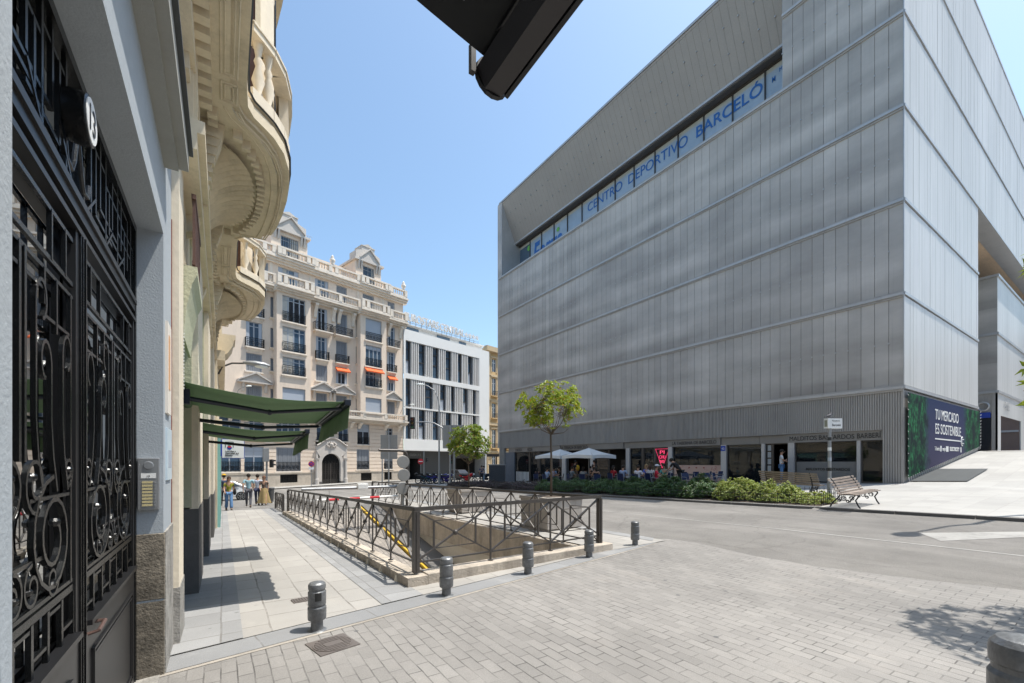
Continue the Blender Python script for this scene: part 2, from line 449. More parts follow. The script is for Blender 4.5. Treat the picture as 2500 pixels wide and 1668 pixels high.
M_BEIGE = mat('beige_stucco', (.72, .60, .49), .85, var=.05, big=.15, small=4, dirt=.22)
M_BEIGEL = mat('light_stone_trim', (.72, .645, .555), .8, var=.06, dirt=.35)
M_TRIMG = mat('dormer_stone', (.52, .48, .44), .85, var=.06, dirt=.2)
M_PLINTH = mat('stone_plinth', (.46, .40, .33), .85, var=.15, big=.8, small=6, dirt=.5)
M_SHUT = mat('grey_shutter', (.20, .215, .24), .6, var=.08, stretch=(8, 8, .5))
M_SHUTL = mat('light_shutter', (.37, .41, .47), .6, var=.05)
M_FRAME = plain('window_frame_grey', (.34, .37, .41), .5)
M_ORANGE = mat('orange_canvas', (.75, .13, .03), .8, var=.1)
M_HWHITE = mat('white_cladding', (.74, .73, .71), .6, var=.025, big=.3, dirt=.05)
M_FIN = plain('grey_fin', (.60, .58, .56), .6)
M_HGREY = mat('grey_base_cladding', (.06, .06, .062), .6, var=.06)
M_TAN = mat('tan_stucco', (.55, .38, .19), .85, var=.07, dirt=.2)
M_TRUNK = mat('bark', (.13, .10, .075), .9, var=.25, small=25, bump=.6, bscale=30)
M_PLANTER = mat('planter_concrete', (.40, .36, .32), .85, var=.1, big=2, small=15, bump=.5, dirt=.5)
M_CANVAS = mat('green_awning_canvas', (.17, .255, .15), .8, var=.10, big=2, small=30, dirt=.15)
def translucent(m, col, f):
    n, l = m.node_tree.nodes, m.node_tree.links; p = n['Principled BSDF']; t = n.new('ShaderNodeBsdfTranslucent'); t.inputs[0].default_value = rgb(col)
    x = n.new('ShaderNodeMixShader'); x.inputs[0].default_value = f; l.new(p.outputs[0], x.inputs[1]); l.new(t.outputs[0], x.inputs[2]); l.new(x.outputs[0], n['Material Output'].inputs[0])
translucent(M_CANVAS, (.22, .31, .19), .33)
M_NAVY = plain('navy_arm', (.012, .017, .028), .4, .2)
M_UMB = mat('white_parasol', (.62, .63, .63), .8, var=.03)
M_WOOD = mat('bench_wood', (.29, .235, .195), .6, var=.3, big=3, small=30, stretch=(1, 1, 1), dirt=.3)
M_BLUECH = plain('blue_plastic', (.008, .018, .07), .4)
M_TABLE = plain('table_metal', (.10, .10, .11), .4, .5)
M_NEON = emis('neon_pink', (1, .06, .17), .6)
M_NEONR = emis('neon_red', (.9, .02, .08), 1.2)
M_LAMPY = emis('warm_tube', (1, .5, .2), 2.5)
M_ORINT = plain('orange_interior', (.45, .14, .03), .8)
M_REDINT = plain('red_interior', (.30, .03, .03), .8)
M_TANINT = plain('tan_interior', (.34, .22, .12), .8)
M_PINKB = mat('pink_banner_vinyl', (.52, .35, .28), .6, var=.04)
M_SIGNR = plain('sign_red', (.55, .02, .03), .5)
M_SIGNBL = plain('sign_blue', (.02, .06, .38), .5)
M_TURQ = mat('turquoise_shopfront', (.18, .38, .36), .6, var=.08)
M_STEEL = mat('brushed_steel', (.42, .43, .44), .4, .8, var=.05)
M_LENS = plain('lamp_lens', (.75, .78, .76), .3)

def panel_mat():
    """channel glass cladding: every panel a touch different, light from behind painted into the colour in bands"""
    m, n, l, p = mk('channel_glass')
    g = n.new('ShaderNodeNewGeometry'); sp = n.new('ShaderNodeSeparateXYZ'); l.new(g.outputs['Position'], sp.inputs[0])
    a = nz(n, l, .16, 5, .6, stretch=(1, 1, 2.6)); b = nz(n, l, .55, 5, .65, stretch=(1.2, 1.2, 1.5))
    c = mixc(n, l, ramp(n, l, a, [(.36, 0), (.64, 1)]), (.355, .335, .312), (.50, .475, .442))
    c = mixc(n, l, 1, c, mixc(n, l, b, (.86, .86, .86), (1.13, 1.13, 1.13)), 'MULTIPLY')
    isl = ramp(n, l, g.outputs['Random Per Island'], [(0, .90), (1, 1.08)]); c = mixc(n, l, 1, c, isl, 'MULTIPLY')
    # glow through the glass around each storey's slab, put into the colour
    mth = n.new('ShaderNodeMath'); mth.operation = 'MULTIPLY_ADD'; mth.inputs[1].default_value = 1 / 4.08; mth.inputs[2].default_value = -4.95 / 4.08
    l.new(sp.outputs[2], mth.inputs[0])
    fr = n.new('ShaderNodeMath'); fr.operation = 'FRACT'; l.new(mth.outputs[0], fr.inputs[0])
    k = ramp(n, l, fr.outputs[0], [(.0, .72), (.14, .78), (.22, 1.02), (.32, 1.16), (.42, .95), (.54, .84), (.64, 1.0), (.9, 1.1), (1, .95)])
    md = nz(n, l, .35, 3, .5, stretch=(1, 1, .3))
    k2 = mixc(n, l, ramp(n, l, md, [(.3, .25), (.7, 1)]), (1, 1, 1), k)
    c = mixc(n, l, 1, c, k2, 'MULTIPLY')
    rain = nz(n, l, 3, 4, .7, stretch=(4, 4, .12))
    c = mixc(n, l, ramp(n, l, rain, [(.55, 0), (.8, .18)]), c, (.16, .17, .17))
    l.new(c, p.inputs['Base Color']); p.inputs['Roughness'].default_value = .42; p.inputs['Specular IOR Level'].default_value = .55
    return m
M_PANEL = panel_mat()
def panel_light():  # lighter copy of the cladding, sunlight put into its colour
    m, n, l, p = mk('channel_glass_painted_sun')
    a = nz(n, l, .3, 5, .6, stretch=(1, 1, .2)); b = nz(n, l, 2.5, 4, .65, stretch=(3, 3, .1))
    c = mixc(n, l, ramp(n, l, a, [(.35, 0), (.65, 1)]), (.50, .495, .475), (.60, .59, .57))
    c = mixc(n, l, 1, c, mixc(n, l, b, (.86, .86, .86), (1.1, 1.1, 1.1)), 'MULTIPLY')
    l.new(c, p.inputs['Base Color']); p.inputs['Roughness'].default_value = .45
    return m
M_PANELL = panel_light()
def striped(name, c1, c2, scale, axis=0, rough=.7):
    m, n, l, p = mk(name)
    w = n.new('ShaderNodeTexWave'); w.wave_type = 'BANDS'; w.bands_direction = 'XYZ'[axis]; w.inputs['Scale'].default_value = scale
    tc = n.new('ShaderNodeNewGeometry'); l.new(tc.outputs['Position'], w.inputs['Vector'])
    l.new(mixc(n, l, ramp(n, l, w.outputs['Fac'], [(.45, 0), (.55, 1)]), c1, c2), p.inputs['Base Color']); p.inputs['Roughness'].default_value = rough
    return m
M_SOFFIT = mat('wood_tone_soffit', (.62, .47, .33), .7, var=.1, stretch=(.3, 3, 1), big=1, small=8, dirt=.3)

# ================================================================ ground
mb = MB()
for poly, st in (([(-30, -30), (60, -30), (60, 5.9), (-30, 5.9)], .9), ([(-30, 5.9), (2.35, 5.9), (2.35, 20), (-30, 20)], 2),
                 ([(6.0, 5.9), (24.7, 5.9), (24.7, 20), (6.0, 20)], .9), ([(-30, 20), (24.7, 20), (24.7, 110), (-30, 110)], 2.5),
                 ([(24.7, 39), (80, 39), (80, 110), (24.7, 110)], 5), ([(24.7, 5.9), (38.2, 5.9), (38.2, 6.6), (24.7, 6.6)], 1),
                 ([(38.2, 5.9), (80, 5.9), (80, 39), (38.2, 39)], 4), ([(60, -30), (80, -30), (80, 5.9), (60, 5.9)], 4)):
    sheet(mb, poly, 0, st)
# far ground out to the horizon
for x0, x1, y0, y1 in ((-1500, -30, -1500, 1500), (80, 1500, -1500, 1500), (-30, 80, 110, 1500), (-30, 80, -1500, -30)):
    mb.quad((x0, y0, -1.25), (x1, y0, -1.25), (x1, y1, -1.25), (x0, y1, -1.25))
mb.build('road', M_ASPH, kind='structure', label='grey asphalt street running past the market', fixn=False)

# kerb line between pavement and pavers (bollard line)
def bl(x): return 4.45 + .178 * (x - 0)       # street side edge of the blue granite band
def sheetobj(name, polys, m, dz, step=.8, label=None, kind='structure'):
    b = MB()
    for p in polys: sheet(b, p, dz, step)
    return b.build(name, m, kind=kind, label=label, fixn=False)
EDGE = [(7.72, 7.2), (7.75, 6.6), (7.95, 5.9), (8.0, 5.2), (7.85, 4.6), (7.72, 4.0), (7.75, 3), (8.05, 1.8), (8.4, .9), (8.6, -1), (8.6, -20)]
sheetobj('paved_street', [[(-1.2, -20), (-1.2, bl(-1.2)), (7.4, bl(7.4)), (7.75, 6.0)] + EDGE[2:]], M_PAVE, .022, .7, 'grey block paving in front of the garage ramp')
sheetobj('pavement_edge', [[(-1.2, bl(-1.2)), (-1.2, bl(-1.2) + .34), (7.35, bl(7.35) + .34), (7.4, bl(7.4))]], M_BAND, .030, .6, 'bluish granite band under the bollards')
sheetobj('pavement', [[(-.6, bl(-.6) + .345), (2.1, bl(2.1) + .345), (2.1, 24.4), (-.6, 24.4)],
                      [(2.1, bl(2.1) + .345), (7.1, bl(7.1) + .345), (7.45, 5.78), (6.2, 5.78), (2.1, 5.66)],
                      [(6.05, 5.78), (7.72, 5.78), (7.75, 24), (6.05, 24)]], M_SLAB, .034, .8, 'pale granite slab pavement')
sheetobj('pavement_strip', [[(-.6, bl(-.6) + .345), (.16, bl(.16) + .345), (.16, 24.3), (-.6, 24.3)]], M_BLUE, .040, .8, 'darker granite strip along the facade')
sheetobj('pavement_strip', [[(1.55, bl(1.55) + .345), (2.1, bl(2.1) + .345), (2.1, 24.3), (1.55, 24.3)]], M_BLUE, .040, .8, 'darker granite strip beside the ramp wall')
sheetobj('pavement_strip', [[(7.45, 5.9), (7.74, 6.1), (7.76, 24), (7.45, 24)]], M_BLUE, .040, .8, 'granite strip at the street side of the planters')
sheetobj('sand_joint', [[(-1.2, bl(-1.2) - .05), (-1.2, bl(-1.2) + .01), (7.4, bl(7.4) + .01), (7.4, bl(7.4) - .03)]], mat('sandy_mortar', (.36, .325, .28), .95, var=.25, small=9, dirt=.5, bump=.5), .026, .5, 'sandy mortar joint between pavers and granite band')
# plaza at the market
sheetobj('plaza', [[(15.22, -20), (60, -20), (60, 6.24), (24.5, 6.24), (24.5, 39.5), (15.22, 39.5)]], M_SLAB2, .006, 1.2, 'pale slab plaza sloping up beside the market')
b = MB()
ys = [-20 + 1.5 * i for i in range(41)]
for y0, y1 in zip(ys, ys[1:]):
    for (xa, xb) in ((15.0, 15.22),):
        v = []
        for (x, y) in ((xa, y0 + .01), (xb, y0 + .01), (xb, y1 - .01), (xa, y1 - .01)): v.append((x, y, gz(14.9, y) - .1))
        for (x, y) in ((xa, y0 + .01), (xb, y0 + .01), (xb, y1 - .01), (xa, y1 - .01)): v.append((x, y, gz(15.1, y) + .012))
        b.hexa(v)
b.build('kerb', M_KERB, kind='structure', label='dark granite kerb along the market side of the street')
sheetobj('planting_bed', [[(15.3, 5.9), (16.2, 5.7), (17.0, 6.2), (17.6, 8.5), (17.6, 33), (15.3, 33)]], M_SOIL, .012, 1.2, 'bare soil of the planted strip')
# far pavement in front of the beige building
BO, BU, BN = (9.67, 54.9), (.965, .261), (.261, -.965)
def bP(u, d): return (BO[0] + BU[0] * u + BN[0] * d, BO[1] + BU[1] * u + BN[1] * d)
sheetobj('far_pavement', [[bP(-16, 0), bP(60, 0), bP(60, 3.6), bP(-16, 3.6)]], M_SLAB2, .09, 2.5, 'pavement in front of the apartment building')
b = MB()
sheet(b, [(10.92, -3), (10.99, -3), (10.99, 34), (10.92, 34)], .005, 1.0)
sheet(b, [(11.6, 2.4), (13.6, 1.2), (14.0, 1.5), (12.4, 2.9)], .005, .5)
sheet(b, [(10.4, 1.15), (10.5, 1.15), (11.6, 0.2), (11.5, .2)], .005, .5)
for i in range(7):
    x = 3.2 + i * 1.0
    sheet(b, [(x, 27.5), (x + .5, 27.5), (x + .5, 30.5), (x, 30.5)], .005, .8)
for i in range(6):
    sheet(b, [(9.3, 25.6 + i), (13.5, 25.6 + i), (13.5, 26.05 + i), (9.3, 26.05 + i)], .005, .9)
b.build('road_markings', M_PAINT, kind='structure', label='white painted lines on the asphalt', fixn=False)
# ventilation grating in the plaza, manhole and drain covers
def px_on(px, py, hf, it=12):
    """ground point seen in a column/row of the photo: used only to read off where flat things lie"""
    rx, ry = ray(px); D = 8
    for _ in range(it):
        z = hf(rx * D, ry * D); D = (1.7 - z) * 1060 / (py - 1128) if py > 1128 else D
    return rx * D, ry * D
def march(px, py):
    rx, ry = ray(px); D = 4.0
    while D < 60:
        if 1.7 + (1128 - py) / 1060 * D <= gz(rx * D, ry * D): break
        D += .02
    return (rx * D, min(ry * D, 6.22))
sheetobj('floor_grating', [[march(2221, 1177.5), march(2362, 1177.5), march(2413, 1147), march(2286, 1147)]],
         mat('grating_steel', (.055, .06, .062), .8, .0, var=.1, stretch=(1, 6, 1)), .05, .5, 'dark steel grating in the plaza by the banner', kind='structure')
def cover(name, c, w, h, rz, label, round_=False, dz=.022):
    t = thing(name, label, 'drain cover', (c[0], c[1], gz(*c) + dz), rz)
    m = MATS.get('cover_iron') or mat('cover_iron', (.19, .165, .15), .6, .5, var=.2, small=40, dirt=.4)
    b = MB()
    b.box(-w / 2, w / 2, -h / 2, h / 2, 0, .008)
    b.build('frame', m, t)
    b = MB()
    if round_:
        b.lathe([(w * .47, .008), (w * .47, .013), (w * .44, .013), (w * .44, .010), (.001, .010)], (0, 0, 0), 40)
        k = int(w / .035)
        for i in range(-k // 2 + 1, k // 2):
            y = i * .033; s = math.sqrt(max(0, (w * .42) ** 2 - y * y))
            if abs(y) < .06: 
                b.box(-s, -.09, y - .008, y + .008, .010, .016); b.box(.09, s, y - .008, y + .008, .010, .016)
            else: b.box(-s, s, y - .008, y + .008, .010, .016)
        b.box(-.075, .075, -.045, .045, .010, .015)
    else:
        for i in range(int(w / .03) - 1):
            b.box(-w / 2 + .02 + i * .03, -w / 2 + .035 + i * .03, -h / 2 + .02, h / 2 - .02, .008, .014)
    b.build('grating', m, t)
    return t
cover('drain_cover', px_on(812, 1580, gz), .36, .36, R(12), 'round ribbed manhole cover set in a square frame in the block paving', True)
cover('drain_cover', px_on(742, 1472, gz), .26, .18, R(4), 'small rectangular slotted drain grate in the pavement behind the nearest bollard', False, .036)
# ================================================================ market hall
XM, YC, YL = 24.6, 6.25, 39.4
ZB = [4.95 + 4.08 * i for i in range(5)]          # 4.95 9.03 13.11 17.19 21.27
ZT = 29.25
mk_ = thing('market_hall', 'large grey market building clad in channel glass panels with a corner banner', 'building', (XM, YC, .7), world=True)
F1 = ((XM, 0), (0, 1), (-1, 0))                    # street side: u = Y, d outwards
F2 = ((0, YC), (1, 0), (0, -1))                    # plaza side: u = X, d outwards
XE = 38.2
def clad(fr, u0, u1, z0, z1, pm, w=.5, seam=.017, name='glass_panels', knob=True):
    b = MB(fr)
    b.box(u0 + (.32 if fr is F2 else 0), u1, -.30, -.03, z0, z1, 1)
    n_ = round((u1 - u0) / w); w = (u1 - u0) / n_
    for i in range(n_):
        a = u0 + i * w
        dd = random.uniform(-.004, .004)
        b.box(a + seam / 2, a + w - seam / 2, -.04, dd, z0, z1, 0)
    if knob:
        for i in range(1, n_ + 1):
            a = u0 + i * w; z = (z0 + z1) / 2 - .02
            b.box(a - .03, a + .03, .0, .035, z - .03, z + .03, 2)
    return b.build(name, [pm, M_SEAM, M_ALU], mk_)
def ledge(fr, u0, u1, z, name='ledge'):
    b = MB(fr)
    b.box(u0, u1, -.05, .10, z - .07, z + .05, 0)
    b.box(u0, u1, -.05, .05, z - .16, z - .075, 1)
    b.box(u0, u1, -.05, .06, z + .055, z + .12, 1)
    b.build(name, [M_ALU, M_RIB], mk_)
for i in range(4):
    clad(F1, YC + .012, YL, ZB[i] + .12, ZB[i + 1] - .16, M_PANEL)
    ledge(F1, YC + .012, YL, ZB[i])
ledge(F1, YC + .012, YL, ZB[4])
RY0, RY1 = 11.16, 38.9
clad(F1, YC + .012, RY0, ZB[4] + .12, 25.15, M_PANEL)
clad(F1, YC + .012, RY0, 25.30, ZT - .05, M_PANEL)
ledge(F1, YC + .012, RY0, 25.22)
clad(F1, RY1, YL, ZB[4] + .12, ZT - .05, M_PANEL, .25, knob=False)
# leaning fascia over the recessed windows
b = MB()
n_ = 62
dy = (RY1 - RY0) / n_
for i in range(n_):
    y0, y1 = RY0 + i * dy + .006, RY0 + (i + 1) * dy - .006
    b.quad((XM - .0, y0, ZT - .12), (XM - .0, y1, ZT - .12), (XM + 1.7, y1, 25.3), (XM + 1.7, y0, 25.3))
    if i % 2 == 0:
        for t in (.33, .66):
            x, z = XM + 1.7 * t - .02, lerp(ZT - .12, 25.3, t)
            b.box(x - .04, x + .01, y0 - .05, y0 + .01, z - .04, z + .04, 1)
b.build('leaning_fascia', [M_FASCIA, M_ALU], mk_)
b = MB()
b.hexa([(XM + .05, RY0, ZT - .13), (XM + 1.76, RY0, 25.3), (XM + 1.9, RY0, 25.3), (XM + .5, RY0, ZT - .13)] + [(XM + .05, RY1, ZT - .13), (XM + 1.76, RY1, 25.3), (XM + 1.9, RY1, 25.3), (XM + .5, RY1, ZT - .13)])
b.build('fascia_backing', M_SEAM, mk_)
b = MB()
b.box(XM + 1.66, XM + 1.80, RY0, RY1, 25.18, 25.32, 0)
b.box(XM + 1.80, XM + 2.6, RY0, RY1, 25.10, 25.2, 1)
b.box(XM - .03, XM + .1, YC, YL + .02, ZT - .05, ZT + .12, 0)
b.build('fascia_lip', [M_ALU, plain('soffit_dark', (.09, .088, .085), .7)], mk_)
b = MB()   # reveals at both ends of the recess and its floor
b.box(XM, XM + 2.6, RY1 - .02, RY1 + .28, ZB[4], ZT - .1)
b.box(XM + .03, XM + 2.6, RY0 - .28, RY0 + .02, ZB[4], 25.2)
b.hexa([(XM + .03, RY0 - .28, 25.2), (XM + 2.6, RY0 - .28, 25.2), (XM + 2.6, RY0 + .02, 25.2), (XM + .03, RY0 + .02, 25.2), (XM + .03, RY0 - .28, ZT - .2), (XM + .6, RY0 - .28, ZT - .2), (XM + .6, RY0 + .02, ZT - .2), (XM + .03, RY0 + .02, ZT - .2)])
b.box(XM, XM + 2.6, RY0, RY1, ZB[4] - .1, ZB[4] - .02)
b.build('recess_sides', M_ALU, mk_)
# strip windows with lettering
XW = XM + 2.35
film = mat('window_film', (.33, .42, .52), .35, var=.12, big=.3, small=2)
blind = plain('window_blind', (.42, .42, .38), .7)
k = 14; wy = (RY1 - RY0) / k
for i in range(k):
    y0, y1 = RY0 + i * wy, RY0 + (i + 1) * wy
    b = MB()
    b.box(XW - .1, XW + .05, y0, y0 + .06, ZB[4], 25.1); b.box(XW - .1, XW + .05, y0 + .06, y1, 24.98, 25.1); b.box(XW - .1, XW + .05, y0 + .06, y1, ZB[4], ZB[4] + .1)
    w_ = b.build('strip_window', M_RAIL, mk_)
    if i == 0 and False: pass
    b = MB(); b.box(XW, XW + .03, y0 + .06, y1, ZB[4] + .1, 24.72, 0); b.box(XW, XW + .03, y0 + .06, y1, 24.72, 24.98, 1)
    b.build('pane', [film if i < 13 else M_GLASSB, blind], w_)
UY = (0, -1, 0); VZ = (0, 0, 1)
XT = XW - .02
zt = 22.15
def letters_on_strip(px0, px1, s, h, m, z, **kw):
    r0, r1 = ray(px0), ray(px1)
    y0, y1 = XT * r0[1] / r0[0], XT * r1[1] / r1[0]
    text(s, (XT, y0, z), UY, VZ, h, m, mk_, width=y0 - y1, **kw)
letters_on_strip(1435, 1519, 'CENTRO', .76, M_BLUEL, 23.84)
letters_on_strip(1534, 1679, 'DEPORTIVO', .76, M_BLUEL, 23.84)
letters_on_strip(1700, 1862, 'BARCEL\u00d3', .76, M_BLUEL, 23.84, bold=.012)
letters_on_strip(1903, 1947, 'MADRID', .24, M_BLUEL, 24.38)
letters_on_strip(1885, 1893, 'M', .3, M_BLUEL, 24.05, bold=.03)
letters_on_strip(1302, 1372, 'Forus', 2.3, M_BLUEL, 22.1, bold=.03, shear=.2)
gl = plain('green_letters', (.15, .45, .08), .5)
b = MB(); b.ball((XT - .02, 37.2, 24.3), .28, 8, 0, (.1, 1, 1)); b.ball((XT - .02, 32.4, 24.15), .22, 8, 0, (.1, 1, 1)); b.build('green_logo_dots', gl, mk_)
# plaza side
for i in range(3):
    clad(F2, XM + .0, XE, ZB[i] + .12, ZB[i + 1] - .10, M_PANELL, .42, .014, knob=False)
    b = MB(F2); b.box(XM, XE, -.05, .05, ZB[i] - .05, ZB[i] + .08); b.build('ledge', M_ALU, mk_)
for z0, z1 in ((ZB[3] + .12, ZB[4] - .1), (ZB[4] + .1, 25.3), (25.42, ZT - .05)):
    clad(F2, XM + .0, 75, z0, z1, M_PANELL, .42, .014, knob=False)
for z in (ZB[3], ZB[4], 25.36):
    b = MB(F2); b.box(XM, 75, -.05, .05, z - .05, z + .08); b.build('ledge', M_ALU, mk_)
b = MB()
b.box(XM + .35, XE - .02, YC + .35, YC + 16, 3.2, ZB[3] - .35); b.box(XM + 4.6, XE - .02, YC + .35, YC + 16, .6, 3.19); b.box(XM + .35, XM + 4.6, YC + .35, YC + .6, .6, 3.19)
b.box(XE - .3, XE, YC + .02, YC + 16, .8, ZB[3] - .05)
b.build('core_walls', M_RIB, mk_)
b = MB()   # upper volume over the gap, with its timber soffit
b.box(XE + .002, 75, YC + .3, 26, ZB[3] + .4, ZT)
b.box(XM + 2.7, XE, YC + .3, YL - .1, ZB[3] + .3, ZT + .02)
b.box(XM + .3, XM + 2.7, YC + .3, YL - .1, ZB[3] - .3, ZB[4] - .12)
b.build('upper_walls', M_RIB, mk_)
b = MB(); b.box(XE + .01, 75, YC + .9, 26, ZB[3] - .02, ZB[3] + .38); b.build('soffit', M_SOFFIT, mk_)
b = MB(); b.box(XE + .01, 75, YC + .02, YC + .9, ZB[3] - .06, ZB[3] + .1); b.build('soffit_edge', M_ALU, mk_)
b = MB(); b.box(XM - .02, XM + .02, YC - .02, YC + .02, 4.9, ZT); b.box(XM - .1, 75, YC - .03, YC + .1, ZT - .04, ZT + .12); b.build('corner_trim', M_ALU, mk_)
b = MB(); b.box(XM + .05, 75, YC + .1, YL, ZT - .25, ZT + .02); b.build('roof', M_SEAM, mk_)
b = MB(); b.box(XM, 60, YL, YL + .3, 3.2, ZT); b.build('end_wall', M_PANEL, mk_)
# ribbed base
b = MB(F1)
SH0, SH1, ZH = 6.98, 38.5, 3.15
b.box(YC + .03, YL, -.3, -.05, ZH, 4.79)
b.box(YC + .03, SH0, -.3, -.05, .3, ZH); b.box(SH1, YL, -.3, -.05, -.9, ZH)
y = YC + .05
while y < YL - .05:
    z0 = ZH if SH0 < y < SH1 - .05 else (.3 if y < SH0 else -.9)
    b.box(y, y + .045, -.06, .0, z0, 4.79)
    y += .09 if y < 22 else .135
b.build('ribbed_base', M_RIB, mk_)
b = MB(F2)
x = XM + .02
while x < XE: b.box(x, x + .07, -.06, -.02, .6, 4.85); x += .11
b.box(XM + .32, XE, -.3, -.05, .5, 4.87)
b.build('ribbed_base', M_RIB, mk_)
# shops
def yv(px, X=XM): 
    r = ray(px); return X * r[1] / r[0]
b = MB(F1)
b.box(SH0, SH1, -4.2, -4.0, -.9, ZH, 0); b.box(SH0, SH1, -4.2, -.3, ZH - .06, ZH, 0)
b.build('shop_interior', M_DARK, mk_)
b = MB(F1)
for i in range(14):
    y = 8 + i * 2.1
    b.box(y, y + random.uniform(.5, 1.3), -3.9, -3.6, gz(24, y) + .1, gz(24, y) + random.uniform(.9, 1.9))
b.build('shop_furniture', M_TABLE, mk_)
# floor of the shops
b = MB(); sheet(b, [(24.45, SH0), (28.7, SH0), (28.7, SH1), (24.45, SH1)], .02, 1.5, lambda x, y: gz(24.5, y)); b.build('shop_floor', M_SLAB2, mk_, fixn=False)
segs = [  # px0, px1 (right to left in the photo), kind
    (2157, 2098, 'glass'), (2098, 2089, 'pillar'), (2089, 1936, 'frost'), (1936, 1921, 'pillar'), (1921, 1881, 'door'), (1881, 1864, 'posters'), (1864, 1856, 'pillar'),
    (1856, 1770, 'glass'), (1770, 1757, 'pillar'), (1757, 1638, 'bar'), (1638, 1628, 'pillar'), (1628, 1597, 'orange'), (1597, 1592, 'frame'), (1592, 1567, 'red'), (1567, 1562, 'frame'),
    (1562, 1534, 'tan'), (1534, 1525, 'pillar'), (1525, 1481, 'dark'), (1481, 1447, 'glass'), (1447, 1438, 'pillar'), (1438, 1378, 'dark'), (1378, 1369, 'pillar'), (1369, 1314, 'glass'),
    (1314, 1307, 'frame'), (1307, 1290, 'wood'), (1290, 1287, 'frame'), (1287, 1253, 'stripe'), (1253, 1232, 'pillar')]
ZG = 2.70
for p0, p1, kd in segs:
    y0, y1 = yv(p0), yv(p1)
    g0 = min(gz(24.4, y0), gz(24.4, y1)) - .03
    b = MB(F1)
    if kd == 'pillar':
        b.box(y0, y1, -.45, -.12, g0, ZG); b.build('pillar', M_ALU if p0 > 1253 else plain('blue_grey_pillar', (.12, .14, .17), .6), mk_); continue
    if kd == 'frame':
        b.box(y0, y1, -.32, -.2, g0, ZG); b.build('pillar', M_RAIL, mk_); continue
    b.box(y0, y1, -.34, -.24, ZG - .05, ZG); b.box(y0, y1, -.34, -.24, g0, g0 + .12); b.box(y0, y0 + .05, -.34, -.24, g0 + .12, ZG - .05); b.box(y1 - .05, y1, -.34, -.24, g0 + .12, ZG - .05)
    w_ = b.build('door_opening' if kd == 'door' else 'shop_window', M_RAIL, mk_)
    if kd not in ('door', 'dark'):
        b = MB(F1); b.box(y0 + .05, y1 - .05, -.30, -.28, g0 + .12, ZG - .05); b.build('pane', M_GLASS, w_)
    back = {'orange': M_ORINT, 'red': M_REDINT, 'tan': M_TANINT, 'wood': M_TANINT}.get(kd)
    if back:
        b = MB(F1); b.box(y0 + .1, y1 - .1, -1.6, -1.5, g0 + .1, ZG - .1); b.build('back_panel', back, w_)
    if kd == 'frost':
        b = MB(F1); b.box(y0 + .06, y1 - .06, -.275, -.268, g0 + .16, g0 + 1.15)
        b.build('frosted_film', plain('frosted_film', (.16, .16, .155), .5), w_)
        text('MALDITOS BASTARDOS', (XM + .262, y1 - .5, g0 + .72), UY, VZ, .12, M_BLACKL, w_, width=(y1 - y0) * .7, bold=.02)
    if kd == 'posters':
        b = MB(F1)
        for i in range(4): b.box(y0 + .09, y1 - .09, -.275, -.268, 1.2 + i * .37, 1.2 + i * .37 + .3)
        b.build('poster_sheets', plain('poster_paper', (.38, .40, .40), .6), w_)
    if kd == 'bar':
        b = MB(F1); b.box(y0 + .05, y1 - .05, -.27, -.25, g0 + .12, g0 + 1.20); bn = b.build('pink_banner', M_PINKB, w_)
        text('LA TABERNA DE BARCEL\u00d3', (XM + .248, (y0 + y1) / 2 , g0 + .52), UY, VZ, .14, M_BLACKL, w_, width=(y1 - y0) * .52, center=True)
        bb = MB(F1)
        rd = random.Random(3)
        for i in range(46):
            e = y0 + .2 + abs(rd.gauss(0, .45)) if rd.random() < .5 else y1 - .2 - abs(rd.gauss(0, .45))
            z = g0 + .75 + rd.random() * .4; q = rd.uniform(.012, .03)
            bb.box(e, e + q * 2.5, -.249, -.246, z, z + q)
        for e in (.35, .5, .65):
            bb.box(lerp(y0, y1, e) - .05, lerp(y0, y1, e) + .05, -.249, -.246, g0 + 1.0, g0 + 1.08)
        bb.build('banner_ornament', plain('dark_red_print', (.30, .06, .05), .6), w_)
    if kd == 'stripe':
        b = MB(F1); k_ = 10
        for i in range(k_):
            a = lerp(y0 + .08, y1 - .08, i / k_); b.box(a, a + (y1 - y0) / k_ * .5, -.27, -.25, g0 + .1, g0 + 1.1)
        b.build('white_slats', M_WHITE, w_)
        b = MB(F1)
        for i in range(6): b.box(y0 + .7, y0 + 1.6 - .1 * (i % 3), -.9, -.85, 1.1 + i * .14, 1.17 + i * .14)
        b.build('neon_lettering', M_NEONR, w_)
    if kd == 'wood':
        b = MB(F1)
        for f_ in (.3, .7): b.box(lerp(y0, y1, f_), lerp(y0, y1, f_) + .07, -1.0, -.93, 1.0, ZG - .1)
        b.build('light_tube', M_LAMPY, w_)
    if kd == 'tan':
        b = MB(F1); b.box(lerp(y0, y1, .35), lerp(y0, y1, .75), -1.45, -1.4, 1.4, 2.3); b.build('red_picture', M_REDINT, w_)
    if kd == 'orange':
        yc = (y0 + y1) / 2; X_ = XM + .2
        b = MB()
        P3 = [(X_, yc + .55, 2.58), (X_, yc - .55, 2.58), (X_, yc, 1.28)]
        for q in range(3): b.tube([P3[q], P3[(q + 1) % 3]], .012, 6)
        b.build('neon_triangle', M_NEON, w_)
        for s_, z_, h_, wd in (('PI', 2.25, .24, .36), ('CHU', 1.93, .22, .5), ('BIS', 1.64, .2, .36)):
            text(s_, (X_, yc, z_), UY, VZ, h_, M_NEON, w_, width=wd, center=True, depth=.02)
